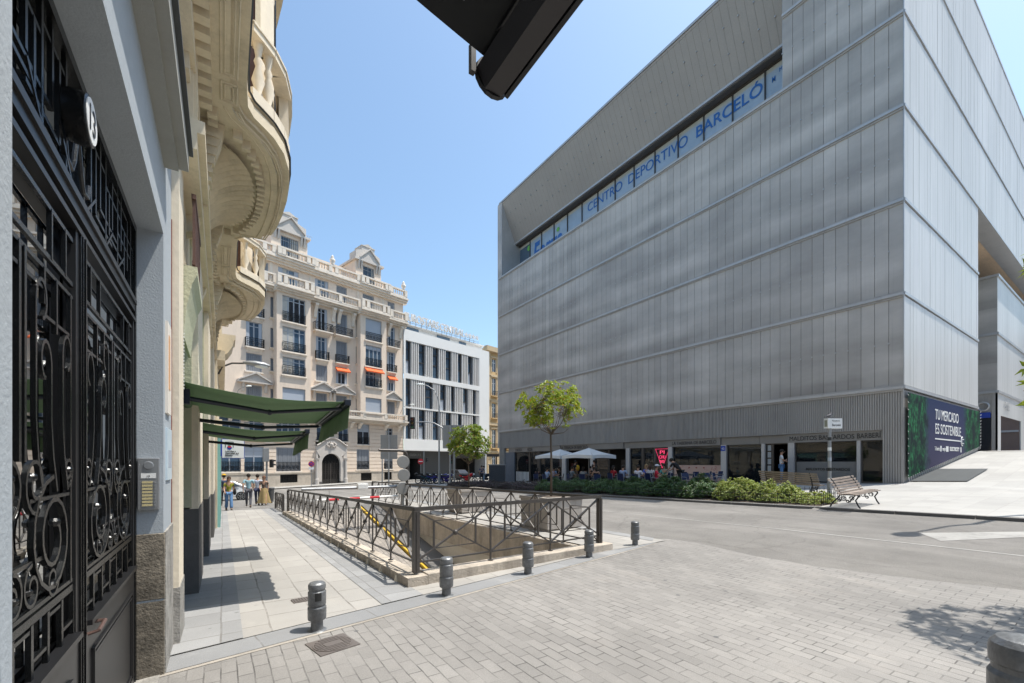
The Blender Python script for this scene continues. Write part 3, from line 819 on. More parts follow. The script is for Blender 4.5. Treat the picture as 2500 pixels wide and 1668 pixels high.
# sign band over the shops
b = MB(F1)
bands = [(SH0, yv(1918, XM)), (yv(1918, XM) + .02, yv(1851, XM)), (yv(1851, XM) + .02, yv(1757, XM)), (yv(1757, XM) + .02, yv(1627, XM)), (yv(1627, XM) + .03, yv(1520, XM)), (yv(1520, XM) + .03, yv(1440, XM)), (yv(1440, XM) + .03, yv(1366, XM)), (yv(1366, XM) + .03, SH1 - .8)]
for i, (a, c) in enumerate(bands):
    off = .02 if i in (0, 3, 5, 7) else -.05
    b.box(a, c, -.3, -.12 + off, ZG, ZH - .002)
b.build('sign_band', M_RIBD, mk_)
def sign(s, p0, p1, z, h, off=.10, m=M_BLACKL, bold=0):
    y0, y1 = yv(p0), yv(p1)
    text(s, (XM + off - .012, y0, z), UY, VZ, h, m, mk_, width=y0 - y1, bold=bold)
sign('MALDITOS BASTARDOS', 1926, 2084, 2.80, .23)
sign('BARBER\u00cd', 2091, 2149, 2.80, .24)
sign('LA TABERNA DE BARCEL\u00d3', 1639, 1747, 2.81, .22)
sign('LA TERRAZA DE BARCEL\u00d3', 1368, 1432, 2.80, .26)
sign('SMASH HOUSE', 1442, 1475, 2.80, .28, .17)
sign('TONKINBURGER', 1482, 1514, 2.80, .24, .17)
sign('TORTICA', 1256, 1272, 2.78, .26)
sign('PIZZA', 1286, 1298, 2.78, .26)
b = MB(F1); y = yv(1763); b.box(y - .14, y + .14, -.12, -.10, 2.35, 2.65); b.build('blue_plate', M_SIGNBL, mk_)
text('42', (XM + .095, yv(1763), 2.43), UY, VZ, .13, M_WHITE, mk_, center=True)

# ---------------------------------------------------------------- banner on the plaza side
bn = thing('banner', 'dark blue banner reading TU MERCADO ES SOSTENIBLE with green leaves at both ends', 'banner', (XM + 6.5, YC - .08, 3), world=True)
m_, n, l, p = mk('banner_print')
gq = n.new('ShaderNodeNewGeometry'); sp = n.new('ShaderNodeSeparateXYZ'); l.new(gq.outputs['Position'], sp.inputs[0])
def mr(v, a, b_):
    x = n.new('ShaderNodeMapRange'); l.new(v, x.inputs[0]); x.inputs[1].default_value = a; x.inputs[2].default_value = b_; return x.outputs[0]
lf = ramp(n, l, nz(n, l, 5.5, 5, .7, stretch=(1, 1, .6)), [(.42, 0), (.62, 1)])
leaf = mixc(n, l, lf, (.004, .022, .014), (.03, .20, .075))
leaf = mixc(n, l, ramp(n, l, nz(n, l, 1.3, 3), [(.4, 0), (.6, 1)]), (.006, .016, .018), leaf)
edge = n.new('ShaderNodeMath'); edge.operation = 'MAXIMUM'
wob = n.new('ShaderNodeMath'); wob.operation = 'MULTIPLY_ADD'; wob.inputs[1].default_value = 2.2
l.new(nz(n, l, 1.3, 3), wob.inputs[0]); l.new(sp.outputs[0], wob.inputs[2])
l.new(mr(wob.outputs[0], XM + 4.4, XM + 3.6), edge.inputs[0]); l.new(mr(wob.outputs[0], XM + 10.6, XM + 11.6), edge.inputs[1])
blue = mixc(n, l, mr(sp.outputs[2], 1.5, 5), (.055, .05, .095), (.018, .032, .085))
c_ = mixc(n, l, edge.outputs[0], blue, leaf)
l.new(c_, p.inputs['Base Color']); p.inputs['Roughness'].default_value = .75; p.inputs['Specular IOR Level'].default_value = .15
b = MB()
N_ = 24
top = lambda x: 4.72 - .0 * (x - XM)
bot = lambda x: lerp(.98, 2.62, (x - XM) / 13.5)
for i in range(N_):
    xa, xb = XM + .18 + 13.3 * i / N_, XM + .18 + 13.3 * (i + 1) / N_
    b.hexa([(xa, YC - .10, bot(xa)), (xb, YC - .10, bot(xb)), (xb, YC - .09, bot(xb)), (xa, YC - .09, bot(xa)), (xa, YC - .10, top(xa)), (xb, YC - .10, top(xb)), (xb, YC - .09, top(xb)), (xa, YC - .09, top(xa))])
b.build('printed_sheet', m_, bn)
UX = (1, 0, 0); YB = YC - .102
def btext(s, pa, pb, z, h, **kw):
    ra, rb = ray(pa), ray(pb); x0, x1 = YB * ra[0] / ra[1], YB * rb[0] / rb[1]
    text(s, (x0, YB, z), UX, VZ, h, M_WHITE, bn, width=x1 - x0, **kw)
btext('TU MERCADO', 2283, 2340, 3.78, .52)
btext('ES SOSTENIBLE', 2284, 2346, 3.08, .52)
btext('ELECTRICITY', 2319, 2342, 2.28, .20, bold=.03)
btext('Tu barrio', 2282, 2294, 2.26, .2)
btext('mejor', 2301, 2309, 2.26, .2)
r0, r1 = ray(2283), ray(2346)
x0, x1 = YB * r0[0] / r0[1], YB * r1[0] / r1[1]
b = MB(); b.box(x0, x1, YB - .01, YB, 2.80, 2.86)
ring = [(x1 + .22 + .2 * math.cos(t * math.pi / 8), YB - .01, 2.83 + .24 * math.sin(t * math.pi / 8)) for t in range(3, 14)]
b.tube(ring, .028, 6); b.box(x1 + .2, x1 + .62, YB - .012, YB, 2.92, 2.96); b.box(x1 + .2, x1 + .62, YB - .012, YB, 2.70, 2.74); b.box(x1 + .18, x1 + .23, YB - .012, YB, 2.62, 3.04)
for i, xx in enumerate((2297, 2311, 2314, 2346)):
    r = ray(xx); X_ = YB * r[0] / r[1]; b.box(X_ - .1, X_ + .1, YB - .01, YB, 2.22, 2.50)
b.build('plug_symbol', M_WHITE, bn)
b = MB()
for i in range(44):
    x = XM + .2 + 13.2 * i / 43
    b.tube([(x, YB - .01, bot(x) + .03), (x + .05, YB - .02, bot(x) - .12)], .012, 4)
for i in range(12):
    z = 1.1 + 3.5 * i / 11; b.tube([(XM + .2, YB - .01, z), (XM + .05, YB - .02, z + .03)], .012, 4)
    z = 2.7 + 2 * i / 11; b.tube([(XM + 13.47, YB - .01, z), (XM + 13.62, YB - .02, z + .03)], .012, 4)
b.build('cable_ties', M_WHITE, bn)

# ---------------------------------------------------------------- second block behind the market
an = thing('market_annex', 'lower grey panelled block under the overhang with a glazed entrance and a round O sign', 'building', (47.6, 6.8, 2.4), world=True)
XA, YA = 47.6, 6.8
FA = ((XA, 0), (0, 1), (-1, 0)); FB = ((0, YA), (1, 0), (0, -1))
zs = [6.9, 11.2, 15.5]
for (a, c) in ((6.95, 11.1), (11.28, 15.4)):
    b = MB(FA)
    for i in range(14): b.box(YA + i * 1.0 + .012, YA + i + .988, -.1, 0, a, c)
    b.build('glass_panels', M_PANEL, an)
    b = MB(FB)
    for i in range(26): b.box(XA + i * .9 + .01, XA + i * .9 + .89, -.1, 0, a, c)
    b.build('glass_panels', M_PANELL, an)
b = MB()
b.box(XA + .1, XA + 24, YA + .1, YA + 14, 2, 15.4); b.build('core_walls', M_SEAM, an)
b = MB()
for z in zs: b.box(XA - .08, XA + 24, YA - .08, YA + 14, z - .09, z + .09)
b.build('ledge', M_ALU, an)
b = MB(FA); b.box(YA + .3, YA + 14, -.1, -.05, 5.35, 6.82); b.box(YA, YA + .3, -.1, 0, 2.2, 6.82); b.build('entrance_fascia', M_RIB, an)
b = MB(FB); b.box(XA, XA + 1.2, -.1, -.0, 2.2, 6.82); b.box(XA + 1.2, XA + 9.5, -.1, 0, 5.2, 6.82); b.box(XA + 9.5, XA + 24, -.1, 0, 2.2, 6.82); b.build('entrance_fascia', M_PANELL, an)
b = MB(FA); b.box(YA + .3, YA + 6, -.09, -.06, 2.2, 5.3); e = b.build('entrance_glazing', M_GLASSD, an)
b = MB(FB); b.box(XA + 1.2, XA + 9.5, -.09, -.04, 2.2, 5.2); e = b.build('entrance_glazing', M_GLASSD, an)
b = MB(); b.tube([(XA - .15, YA + .72 + .30 * math.cos(t * math.pi / 12), 5.85 + .30 * math.sin(t * math.pi / 12)) for t in range(25)], .07, 8)
b.build('round_letter', M_ALU, an, label='round O letter sign')
text('CAFE', (XA + 2.2, YA - .05, 5.7), UX, VZ, .7, M_ALU, an, width=2.0)
b = MB()
b.box(XA - .1, XA + .05, YA + .35, YA + 1.0, 5.0, 5.4); b.build('blue_plate', M_SIGNBL, an)
# ================================================================ beige apartment building (facade plane through BO, along BU)
FB3 = (BO, BU, BN)
def ux(px, d=0):
    a = (px - 1250) / 1060; D = (50.45 - d) / (.6588 - .7516 * a)
    return D * (.7526 + .6584 * a) - 23.66
WR = random.Random(12); M_CURT = plain('curtain_cloth', (.45, .44, .41), .9)
bb_ = thing('apartment_building', 'ornate beige apartment building with balustraded cornices, bays and iron balconies', 'building', (BO[0], BO[1], -1.1), world=True)
UL, UR = -17, 11.3
def win(u, w, z0, z1, kind, d=0, parent=bb_, rail=True, shutters=False, grille=False):
    """one window: frame in its opening, glass or closed shutters, sill"""
    a, c = u - w / 2, u + w / 2
    b = MB(FB3); t = .09
    b.box(a, a + t, d - .22, d - .12, z0, z1); b.box(c - t, c, d - .22, d - .12, z0, z1); b.box(a + t, c - t, d - .22, d - .12, z1 - t, z1); b.box(a + t, c - t, d - .22, d - .12, z0, z0 + t)
    k = 3 if w > 2.2 else 1
    if kind == 'glass':
        for i in range(1, k + 1):
            x = lerp(a, c, i / (k + 1)); b.box(x - .06, x + .06, d - .20, d - .12, z0 + t, z1 - t)
        zz = z1 - .5; b.box(a + t, c - t, d - .195, d - .125, zz, zz + .08)
    f = b.build('window', M_FRAME, parent)
    b = MB(FB3)
    if kind == 'shut':
        n_ = max(4, int(w / .22)); q = (w - 2 * t) / n_
        for i in range(n_): b.box(a + t + i * q + .01, a + t + (i + 1) * q - .01, d - .19, d - .14 + .02 * (i % 2), z0 + t, z1 - t)
        b.build('shutter', M_SHUT, f)
    elif kind == 'blind':
        b.box(a + t, c - t, d - .19, d - .15, z0 + t, z1 - t); b.build('blind', M_SHUTL, f)
    else:
        b.box(a + t, c - t, d - .18, d - .16, z0 + t, z1 - t); b.build('pane', M_GLASSB if WR.random() < .6 else M_GLASSD, f)
        q = WR.random()
        if q < .55:
            b = MB(FB3); e = (c - a) * WR.uniform(.12, .45); s0 = a + t if q < .3 else c - t - e
            b.box(s0, s0 + e, d - .158, d - .150, z0 + t, z1 - t); b.build('curtain', M_CURT, f)
        elif q < .8:
            b = MB(FB3); b.box(a + t, c - t, d - .158, d - .150, z1 - t - (z1 - z0) * WR.uniform(.15, .5), z1 - t); b.build('roller_blind', M_SHUTL, f)
    if shutters:
        b = MB(FB3); s_ = w * .22
        b.box(a + .03, a + s_, d - .12, d - .07, z0 + .02, z1 - .02); b.box(c - s_, c - .03, d - .12, d - .07, z0 + .02, z1 - .02)
        b.build('shutter', M_SHUTL, f)
    b = MB(FB3); b.box(a - .15, c + .15, d - .22, d + .12, z0 - .14, z0 - .002); b.build('sill', M_BEIGEL, f)
    return f
def scroll_rail(b, u0, u1, d, z, h=.95, step=.42):
    b.box(u0, u1, d - .03, d + .03, z + h - .05, z + h); b.box(u0, u1, d - .02, d + .02, z + .06, z + .1); b.box(u0, u1, d - .02, d + .02, z + h - .22, z + h - .19)
    n_ = max(2, int((u1 - u0) / .14))
    for i in range(n_ + 1):
        x = lerp(u0, u1, i / n_); b.box(x - .014, x + .014, d - .014, d + .014, z, z + h)
    k = max(1, int((u1 - u0) / step)); q = (u1 - u0) / k
    for i in range(k):
        x = u0 + q * (i + .5)
        for s_ in (.16, .09):
            b.tube([b.P(x + s_ * math.cos(t * math.pi / 5), d + .02, z + .42 + s_ * math.sin(t * math.pi / 5)) for t in range(11)], .016, 3)
def balcony(u, w, z, dep=.75, d=0):
    b = MB(FB3)
    b.side([(d, z - .12), (d + dep, z - .12), (d + dep, z + .02), (d, z + .02)], u - w / 2, u + w / 2)
    b.side([(d, z - .45), (d + dep * .5, z - .22), (d + dep * .85, z - .121), (d, z - .121)], u - w / 2 + .15, u + w / 2 - .15)
    s_ = b.build('balcony', M_BEIGEL, bb_)
    b = MB(FB3); scroll_rail(b, u - w / 2 + .03, u + w / 2 - .03, d + dep - .05, z + .02)
    b.box(u - w / 2 + .01, u - w / 2 + .04, d, d + dep, z + .92, z + .97); b.box(u + w / 2 - .04, u + w / 2 - .01, d, d + dep, z + .92, z + .97)
    for i in range(5):
        for e in (u - w / 2 + .03, u + w / 2 - .03): b.box(e - .012, e + .012, d + dep * i / 5, d + dep * i / 5 + .02, z + .02, z + .95)
    b.build('railing', M_IRON, s_)
def juliet(u, w, z, d=0, h=.95):
    b = MB(FB3); scroll_rail(b, u - w / 2, u + w / 2, d + .07, z, h); b.build('railing', M_IRON, bb_)
def balustrade(u0, u1, z0, z1, d, piers=(), step=.30, name='balustrade'):
    b = MB(FB3)
    b.box(u0, u1, d - .16, d + .16, z0, z0 + .16); b.box(u0, u1, d - .2, d + .2, z1 - .18, z1)
    ps = sorted(list(piers) + [u0 + .2, u1 - .2])
    for p_ in ps: b.box(p_ - .2, p_ + .2, d - .19, d + .19, z0 + .16, z1 - .18)
    for a, c in zip(ps, ps[1:]):
        a += .2; c -= .2
        if c - a < .4: continue
        n_ = max(1, int((c - a) / step)); q = (c - a) / n_
        for i in range(n_):
            x, y, _ = b.P(a + q * (i + .5), d, 0); h = z1 - .18 - z0 - .16
            b.lathe([(.07, 0), (.045, h * .1), (.085, h * .35), (.045, h * .65), (.04, h * .8), (.07, h)], (x, y, z0 + .16), 7)
    return b.build(name, M_BEIGEL, bb_)
colA, col1, col2, col3, colZ = ux(620), ux(717, 1), ux(785), ux(834), ux(955)
bay2 = ux(911, 1)
slit1, slit2 = ux(667), ux(874)
rows = [(7.9, 9.8), (11.2, 13.1), (13.75, 16.4), (17.0, 19.75)]
holes = []
for (z0, z1) in rows:
    for u, w in ((colA, 1.55), (col2, 1.35), (col3, 1.45), (colZ, 1.2)): holes.append((u - w / 2, u + w / 2, z0, z1))
    for u in (slit1, slit2): holes.append((u - .3, u + .3, z0 + .3, z1 - .2))
at = [(ux(704), 2.2), (col2, 1.6), (col3, 1.35), (ux(899), 1.6), (colZ, 1.1), (ux(640), 1.2)]
for u, w in at: holes.append((u - w / 2, u + w / 2, 21.0, 23.1))
b = MB(FB3)
b.holes(UL, UR, 6.95, 23.4, holes, 0, -.22)
b.quad(b.P(UR, 0, -1.2), b.P(UR, -14, -1.2), b.P(UR, -14, 24.5), b.P(UR, 0, 24.5)); b.quad(b.P(UL, 0, -1.2), b.P(UL, -14, -1.2), b.P(UL, -14, 24.5), b.P(UL, 0, 24.5))
b.quad(b.P(UL, 0, 24.2), b.P(UR, 0, 24.2), b.P(UR, -14, 24.2), b.P(UL, -14, 24.2)); b.quad(b.P(UL, -14, -1.2), b.P(UR, -14, -1.2), b.P(UR, -14, 24.5), b.P(UL, -14, 24.5))
b.build('wall', M_BEIGE, bb_)
# rusticated lower floors
gh = [(ux(620), 1.9, .67, 3.3), (ux(704), 2.6, .67, 3.3), (ux(886), 1.75, .75, 3.3), (ux(948), 1.3, .75, 3.3),
      (ux(620), 1.9, 4.0, 6.3), (ux(704), 2.6, 4.0, 6.3), (ux(887), 1.7, 3.9, 6.5), (ux(950), 1.1, 4.6, 6.2), (ux(785), 1.2, 4.2, 6.2), (ux(838), 1.3, 4.2, 6.2), (ux(560), 2, .7, 3.3), (ux(560), 2, 4, 6.3)]
dr_u, dr_w = ux(806), 2.3
hl = [(u - w / 2, u + w / 2, z0, z1) for u, w, z0, z1 in gh] + [(ux(770), ux(845), -1.2, 4.35)]
b = MB(FB3)
z = .46
b.holes(UL, UR, z, 7.0, hl, -.05, -.24)
while z < 6.9:
    zt_ = min(z + .40, 7.0)
    hh = [h for h in hl if h[2] < zt_ and h[3] > z]
    edges = sorted((h[0], h[1]) for h in hh); x = UL
    for a, c in edges + [(UR, UR)]:
        if a - x > .05: b.box(x, a, -.06, .03, z, zt_)
        x = max(x, c)
    z += .46
b.build('rusticated_wall', M_BEIGE, bb_)
b = MB(FB3)
gr = [(ux(704), 1.85, -.6, .3), (ux(893), 1.5, -.65, .3), (ux(946), 1.15, -.65, .35)]
hp = [(u - w / 2, u + w / 2, z0, z1) for u, w, z0, z1 in gr] + [(ux(770), ux(845), -1.3, .46)]
b.holes(UL, UR, -1.3, .42, hp, .12, -.1)
for a, c in ((UL, ux(770)), (ux(845), UR)): b.box(a, c, -.05, .18, .40, .52)
b.build('plinth', M_PLINTH, bb_)
for u, w, z0, z1 in gr:
    b = MB(FB3); n_ = int(w / .16)
    for i in range(n_ + 1): b.box(u - w / 2 + i * w / n_ - .02, u - w / 2 + i * w / n_ + .02, .0, .04, z0, z1)
    for k in range(5): b.box(u - w / 2, u + w / 2, .01, .05, lerp(z0, z1, k / 4) - .015, lerp(z0, z1, k / 4) + .015)
    b.box(u - w / 2, u + w / 2, -.1, -.06, z0, z1)
    b.build('basement_grille', M_IRON, bb_)
for u, w, z0, z1 in gh:
    f = win(u, w, z0, z1, 'glass' if (u < ux(700) or z1 > 4) else 'shut', 0, shutters=False)
    if z0 < 3: juliet(u, w - .1, z0 + .02, -.08, 1.0)
    elif z0 < 4.5: juliet(u, w - .1, z0 + .02, -.08, .9)
# entrance
dm = thing  # entrance parts stay with the building
b = MB(FB3)
zb = -1.05; hw = dr_w / 2; zr = 2.35 - hw * .0
arch = [(dr_u + hw * math.cos(t * math.pi / 12), 1.55 + hw * math.sin(t * math.pi / 12)) for t in range(13)]
out = [(dr_u + (hw + .4) * math.cos(t * math.pi / 12), 1.55 + (hw + .4) * math.sin(t * math.pi / 12)) for t in range(13)]
for i in range(12): 
    q = [arch[i], out[i], out[i + 1], arch[i + 1]]; b.plate(q, -.1, .30)
L0, L1 = ux(770), ux(845)
b.box(dr_u - hw - .4, dr_u - hw, -.1, .30, zb, 1.55); b.box(dr_u + hw, dr_u + hw + .4, -.1, .30, zb, 1.55)
b.box(L0, dr_u - hw - .4, -.1, .2, zb, 3.0); b.box(dr_u + hw + .4, L1, -.1, .2, zb, 3.0)
for s_ in (-1, 1):
    for i in range(12):
        pass
pts = [(L0, 3.0)] + [(dr_u + (hw + .4) * math.cos(math.pi - t * math.pi / 12), 1.55 + (hw + .4) * math.sin(math.pi - t * math.pi / 12)) for t in range(2, 11)] + [(L1, 3.0), (L1, 3.5), (L1 - .4, 3.7), (dr_u + .9, 4.35), (dr_u, 4.6), (dr_u - .9, 4.35), (L0 + .4, 3.7), (L0, 3.5)]
b.plate(pts, -.1, .25)
for s_ in (-1, 1):
    x, y, _ = b.P(dr_u + s_ * (hw + .62), .36, 0)
    b.lathe([(.24, -1.05), (.24, -.3), (.17, -.25), (.15, 1.9), (.22, 2.0), (.24, 2.15)], (x, y, 0), 10)
for t in range(12):
    x, y, zc = b.P(dr_u + .55 * math.cos(t * math.pi / 6), .3, 3.75 + .28 * math.sin(t * math.pi / 6)); b.ball((x, y, zc), .13, 6)
x, y, zc = b.P(dr_u, .34, 3.75); b.ball((x, y, zc), .25, 8)
pa = [b.P(L0 + (L1 - L0) * t / 12, .34, 3.62 + .95 * math.sin(math.pi * t / 12) ** 1.3) for t in range(13)]
b.tube(pa, .09, 6)
sr = b.build('door_surround', M_TRIMG, bb_)
b = MB(FB3); b.box(L0 - .02, dr_u - hw, -.05, .42, -1.2, -.62); b.box(dr_u + hw, L1 + .02, -.05, .42, -1.2, -.62); b.build('dark_stone_foot', M_KERB, bb_)
b = MB(FB3); b.plate([(dr_u - hw, zb)] + [(dr_u + hw, zb)] + arch, -.12, -.08); dd_ = b.build('door', M_IRON, bb_)
b = MB(FB3)
for i in range(13):
    x = lerp(dr_u - hw, dr_u + hw, i / 12); b.box(x - .02, x + .02, -.08, -.03, -.9, 1.6)
for k in range(9):
    for i in range(6):
        x = lerp(dr_u - hw, dr_u + hw, (i + .5) / 6); z_ = -.1 + k * .22
        if k > 1: b.tube([b.P(x + .1 * math.cos(t * math.pi / 3), -.03, z_ + .08 * math.sin(t * math.pi / 3)) for t in range(7)], .014, 3)
for k in range(7): b.box(dr_u - hw, dr_u + hw, -.08, -.04, zb + .1 + k * .09, zb + .13 + k * .09)
b.box(dr_u - .05, dr_u + .05, -.08, 0, zb, 1.6)
b.build('ironwork', M_RAIL, dd_)
# cornices
def band(u0, u1, z0, z1, d0, d1, name='cornice', steps=3, m=None):
    b = MB(FB3)
    for i in range(steps):
        t = (i + 1) / steps
        b.box(u0 - (d1 - d0) * t * 0, u1, d0 - .3, lerp(d0 + .1, d1, t), lerp(z0, z1, i / steps), lerp(z0, z1, (i + 1) / steps) - .002)
    return b.build(name, m or M_BEIGEL, bb_)
band(UL, UR + .25, 6.62, 7.15, .0, 1.05)
balustrade(ux(820), UR, 7.17, 8.0, .85, (ux(880), ux(932)))
balustrade(UL, ux(820), 7.17, 8.0, .85, (ux(620), ux(700), ux(760)))
for px in (560, 600, 640, 676, 752, 770, 800, 856, 876, 940, 972):
    b = MB(FB3); u = ux(px); b.side([(0, 5.85), (.15, 5.9), (.45, 6.3), (.8, 6.5), (.8, 6.6), (0, 6.6)], u - .16, u + .16); b.build('corbel', M_BEIGEL, bb_)
band(UL, UR + .3, 20.05, 20.65, 0, .95)
band(UL, UR + .4, 23.3, 24.0, 0, .75)
P_ = [ux(x) for x in (640, 760, 822, 876, 940)]
balustrade(UL, ux(668), 20.67, 21.8, .8, (P_[0],)); balustrade(ux(762), ux(872), 20.67, 21.8, .8, (ux(822),)); balustrade(ux(944), UR + .1, 20.67, 21.8, .8)
b1a, b1b = ux(675, 1), ux(758, 1); b2a, b2b = ux(880, 1), ux(943, 1)
band(b1a - .2, b1b + .2, 20.05, 20.65, .9, 1.75, 'bay_cornice'); balustrade(b1a - .15, b1b + .15, 20.67, 21.8, 1.5, (b1a + .7, b1b - .7))
band(b2a - .2, b2b + .2, 20.05, 20.65, .9, 1.75, 'bay_cornice'); balustrade(b2a - .15, b2b + .15, 20.67, 21.8, 1.5, (b2a + .7, b2b - .7))
balustrade(UL, ux(668), 24.02, 25.0, .55, (P_[0],)); balustrade(ux(670), ux(762), 24.02, 25.0, .75, (ux(685), ux(745))); balustrade(ux(762), ux(872), 24.02, 25.0, .55, (ux(800), ux(815)))
balustrade(ux(874), ux(946), 24.02, 25.0, .75, (ux(888), ux(935))); balustrade(ux(946), UR + .2, 24.02, 25.0, .55)
def urn(u, z):
    b = MB(FB3); x, y, _ = b.P(u, .55, 0)
    b.lathe([(.22, 0), (.14, .12), (.30, .45), (.32, .7), (.16, .85), (.2, .95), (.08, 1.15), (.02, 1.25)], (x, y, z), 12)
    b.build('urn', M_BEIGEL, bb_, smooth=True)
urn(ux(806), 25.0); urn(UR - .3, 25.0)
# bays
for a, c, pw in ((b1a, b1b, 2.5), (b2a, b2b, 2.45)):
    u = (a + c) / 2; bwid = ux(745, 1) - ux(689, 1) if a < 0 else ux(932, 1) - ux(893, 1)
    hs = [(u - bwid / 2, u + bwid / 2, z0, z1) for z0, z1 in rows]
    b = MB(FB3)
    b.holes(a, c, 7.2, 20.05, hs, 1.0, .7)
    for e in (a, c): b.quad(b.P(e, 0, 7.2), b.P(e, 1, 7.2), b.P(e, 1, 20.05), b.P(e, 0, 20.05))
    b.build('bay_wall', M_BEIGE, bb_)
    for i, (z0, z1) in enumerate(rows):
        kd = 'blind' if i == 0 or (a > 0 and i == 3) else 'glass'
        f = win(u, bwid, z0, z1, kd, 1.0)
        if i > 0:
            b = MB(FB3); scroll_rail(b, u - bwid / 2, u + bwid / 2, 1.06, z0 + .02, 1.0); b.build('railing', M_IRON, bb_)
            b = MB(FB3); b.side([(1.0, z0 - .32), (1.14, z0 - .2), (1.2, z0 - .15), (1.0, z0 - .15)], u - bwid / 2 - .1, u + bwid / 2 + .1); b.build('sill_moulding', M_BEIGEL, bb_)
def orange(u, w, z, d):
    b = MB(FB3); n_ = 10
    for i in range(n_):
        a = u - w / 2 + w * i / n_; c = a + w / n_
        b.hexa([b.P(a, d, z - .03), b.P(c, d, z - .03), b.P(c, d + .6, z - .62 - .05 * (i % 2)), b.P(a, d + .6, z - .62 - .05 * ((i + 1) % 2)), b.P(a, d, z), b.P(c, d, z), b.P(c, d + .62, z - .5), b.P(a, d + .62, z - .5)])
    b.build('orange_awning', M_ORANGE, bb_)
orange(col3, 1.7, 13.2, .02); orange(bay2, 2.5, 13.55, 1.02); orange(colZ, 1.3, 13.2, .02)
for ci, (u, w) in enumerate(((colA, 1.55), (col2, 1.35), (col3, 1.45), (colZ, 1.2))):
    for i, (z0, z1) in enumerate(rows):
        kd = 'shut' if i == 0 or (i == 1 and ci < 2) or (ci == 2 and i >= 2) else 'glass'
        win(u, w, z0, z1, kd, 0, shutters=(kd == 'glass'))
        if i == 3 and ci > 0: balcony(u, w + .75, z0 - .05)
        elif i >= 2: balcony(u, w + .25, z0 - .05, .35)
    # pediment over the first row
    b = MB(FB3); z = 9.95; hwid = w / 2 + .75
    b.plate([(u - hwid, z), (u + hwid, z), (u + hwid, z + .16), (u, z + 1.0), (u - hwid, z + .16)], -.05, .42)
    b.plate([(u - hwid - .1, z + .12), (u - hwid - .1, z + .26), (u, z + 1.14), (u + hwid + .1, z + .26), (u + hwid + .1, z + .12), (u, z + .98)], .0, .62); b.box(u - hwid - .1, u + hwid + .1, .0, .55, z - .02, z + .12)
    for s_ in (-1, 1): b.side([(0, z - .95), (.12, z - .9), (.3, z - .2), (.34, z), (0, z)], u + s_ * (w / 2 + .3) - .12, u + s_ * (w / 2 + .3) + .12)
    b.build('pediment', M_TRIMG, bb_)
for u in (slit1, slit2):
    for z0, z1 in rows:
        b = MB(FB3); b.box(u - .3, u + .3, -.2, -.16, z0 + .3, z1 - .2); b.build('narrow_window', M_SHUT, bb_)
        b = MB(FB3); b.side([(0, z0 + .05), (.25, z0 + .2), (.3, z0 + .29), (0, z0 + .29)], u - .45, u + .45); b.build('sill_moulding', M_BEIGEL, bb_)
for px in (700, 762, 820, 868):
    pass
for px in (640, 768, 812, 826, 860, 948, 976):   # consoles under the main cornice
    b = MB(FB3); u = ux(px); b.side([(0, 18.4), (.18, 18.5), (.22, 18.9), (.5, 19.6), (.7, 19.8), (.7, 20.03), (0, 20.03)], u - .18, u + .18); b.build('console', M_BEIGEL, bb_)
for i, (u, w) in enumerate(at):
    win(u, w, 21.0, 23.1, 'glass' if i in (0, 1) else 'shut', 0, shutters=i < 2)
b = MB(FB3)
for px in (660, 663, 756, 872, 875, 932, 935): b.box(ux(px) - .06, ux(px) + .06, 0, .05, 20.7, 23.3)
b.build('pilaster_strips', M_BEIGEL, bb_)
# attic storey set back, dormers
b = MB(FB3); b.box(UL, UR - .3, -8, -2.4, 24.0, 26.4); b.box(UL, UR - .4, -8.1, -2.3, 26.4, 26.55); b.build('attic', M_BEIGE, bb_)
for pa, pb, wa, wb in ((683, 758, 684, 727), (868, 935, 885, 912)):
    a, c = ux(pa), ux(pb); u0, u1 = ux(wa), ux(wb); um = (u0 + u1) / 2; hw_ = (u1 - u0) / 2
    a = um - hw_ - 1.0; c = um + hw_ + 1.0
    b = MB(FB3)
    b.holes(a, c, 24.0, 27.0, [(u0, u1, 24.4, 26.6)], .1, -.2)
    b.quad(b.P(a, .1, 24), b.P(a, -7, 24), b.P(a, -7, 27), b.P(a, .1, 27)); b.quad(b.P(c, .1, 24), b.P(c, -7, 24), b.P(c, -7, 27), b.P(c, .1, 27))
    dm_ = b.build('dormer', M_BEIGE, bb_)
    b = MB(FB3)
    b.box(a - .25, c + .25, -7, .45, 27.0, 27.25)
    b.plate([(um - hw_ - .55, 27.25), (um + hw_ + .55, 27.25), (um + hw_ + .55, 27.35), (um, 28.75), (um - hw_ - .55, 27.35)], .0, .42)
    b.plate([(um - hw_ - .6, 27.28), (um - hw_ - .6, 27.42), (um, 28.82), (um + hw_ + .6, 27.42), (um + hw_ + .6, 27.28), (um, 28.66)], .0, .58)
    b.plate([(a + .1, 27.25), (c - .1, 27.25), (c - .1, 28.3), (um + .9, 28.6), (um + .9, 29.15), (um, 29.55), (um - .9, 29.15), (um - .9, 28.6), (a + .1, 28.3)], -1.6, -.0)
    b.box(um - .95, um + .95, -1.7, .08, 29.1, 29.2)
    for s_ in (-1, 1):
        for q in (.28, .62):
            b.side([(.1, 26.0), (.2, 26.05), (.42, 26.9), (.42, 27), (.1, 27)], um + s_ * (hw_ + q) - .1, um + s_ * (hw_ + q) + .1)
    b.build('pediment', M_TRIMG, dm_)
    win(um, u1 - u0, 24.4, 26.6, 'glass', .1, dm_)
    b = MB(FB3)
    for i in range(9): b.box(lerp(u0, u1, i / 8) - .02, lerp(u0, u1, i / 8) + .02, .0, .03, 24.45, 26.55)
    b.build('window_bars', M_IRON, dm_)
b = MB(FB3); x, y, _ = b.P(ux(762), -3, 0)
b.tube([(x, y, 26.4), (x, y, 29.2)], .035, 5); b.tube([(x, y, 29.2), (x + 1.2, y - .3, 28.9)], .02, 4)
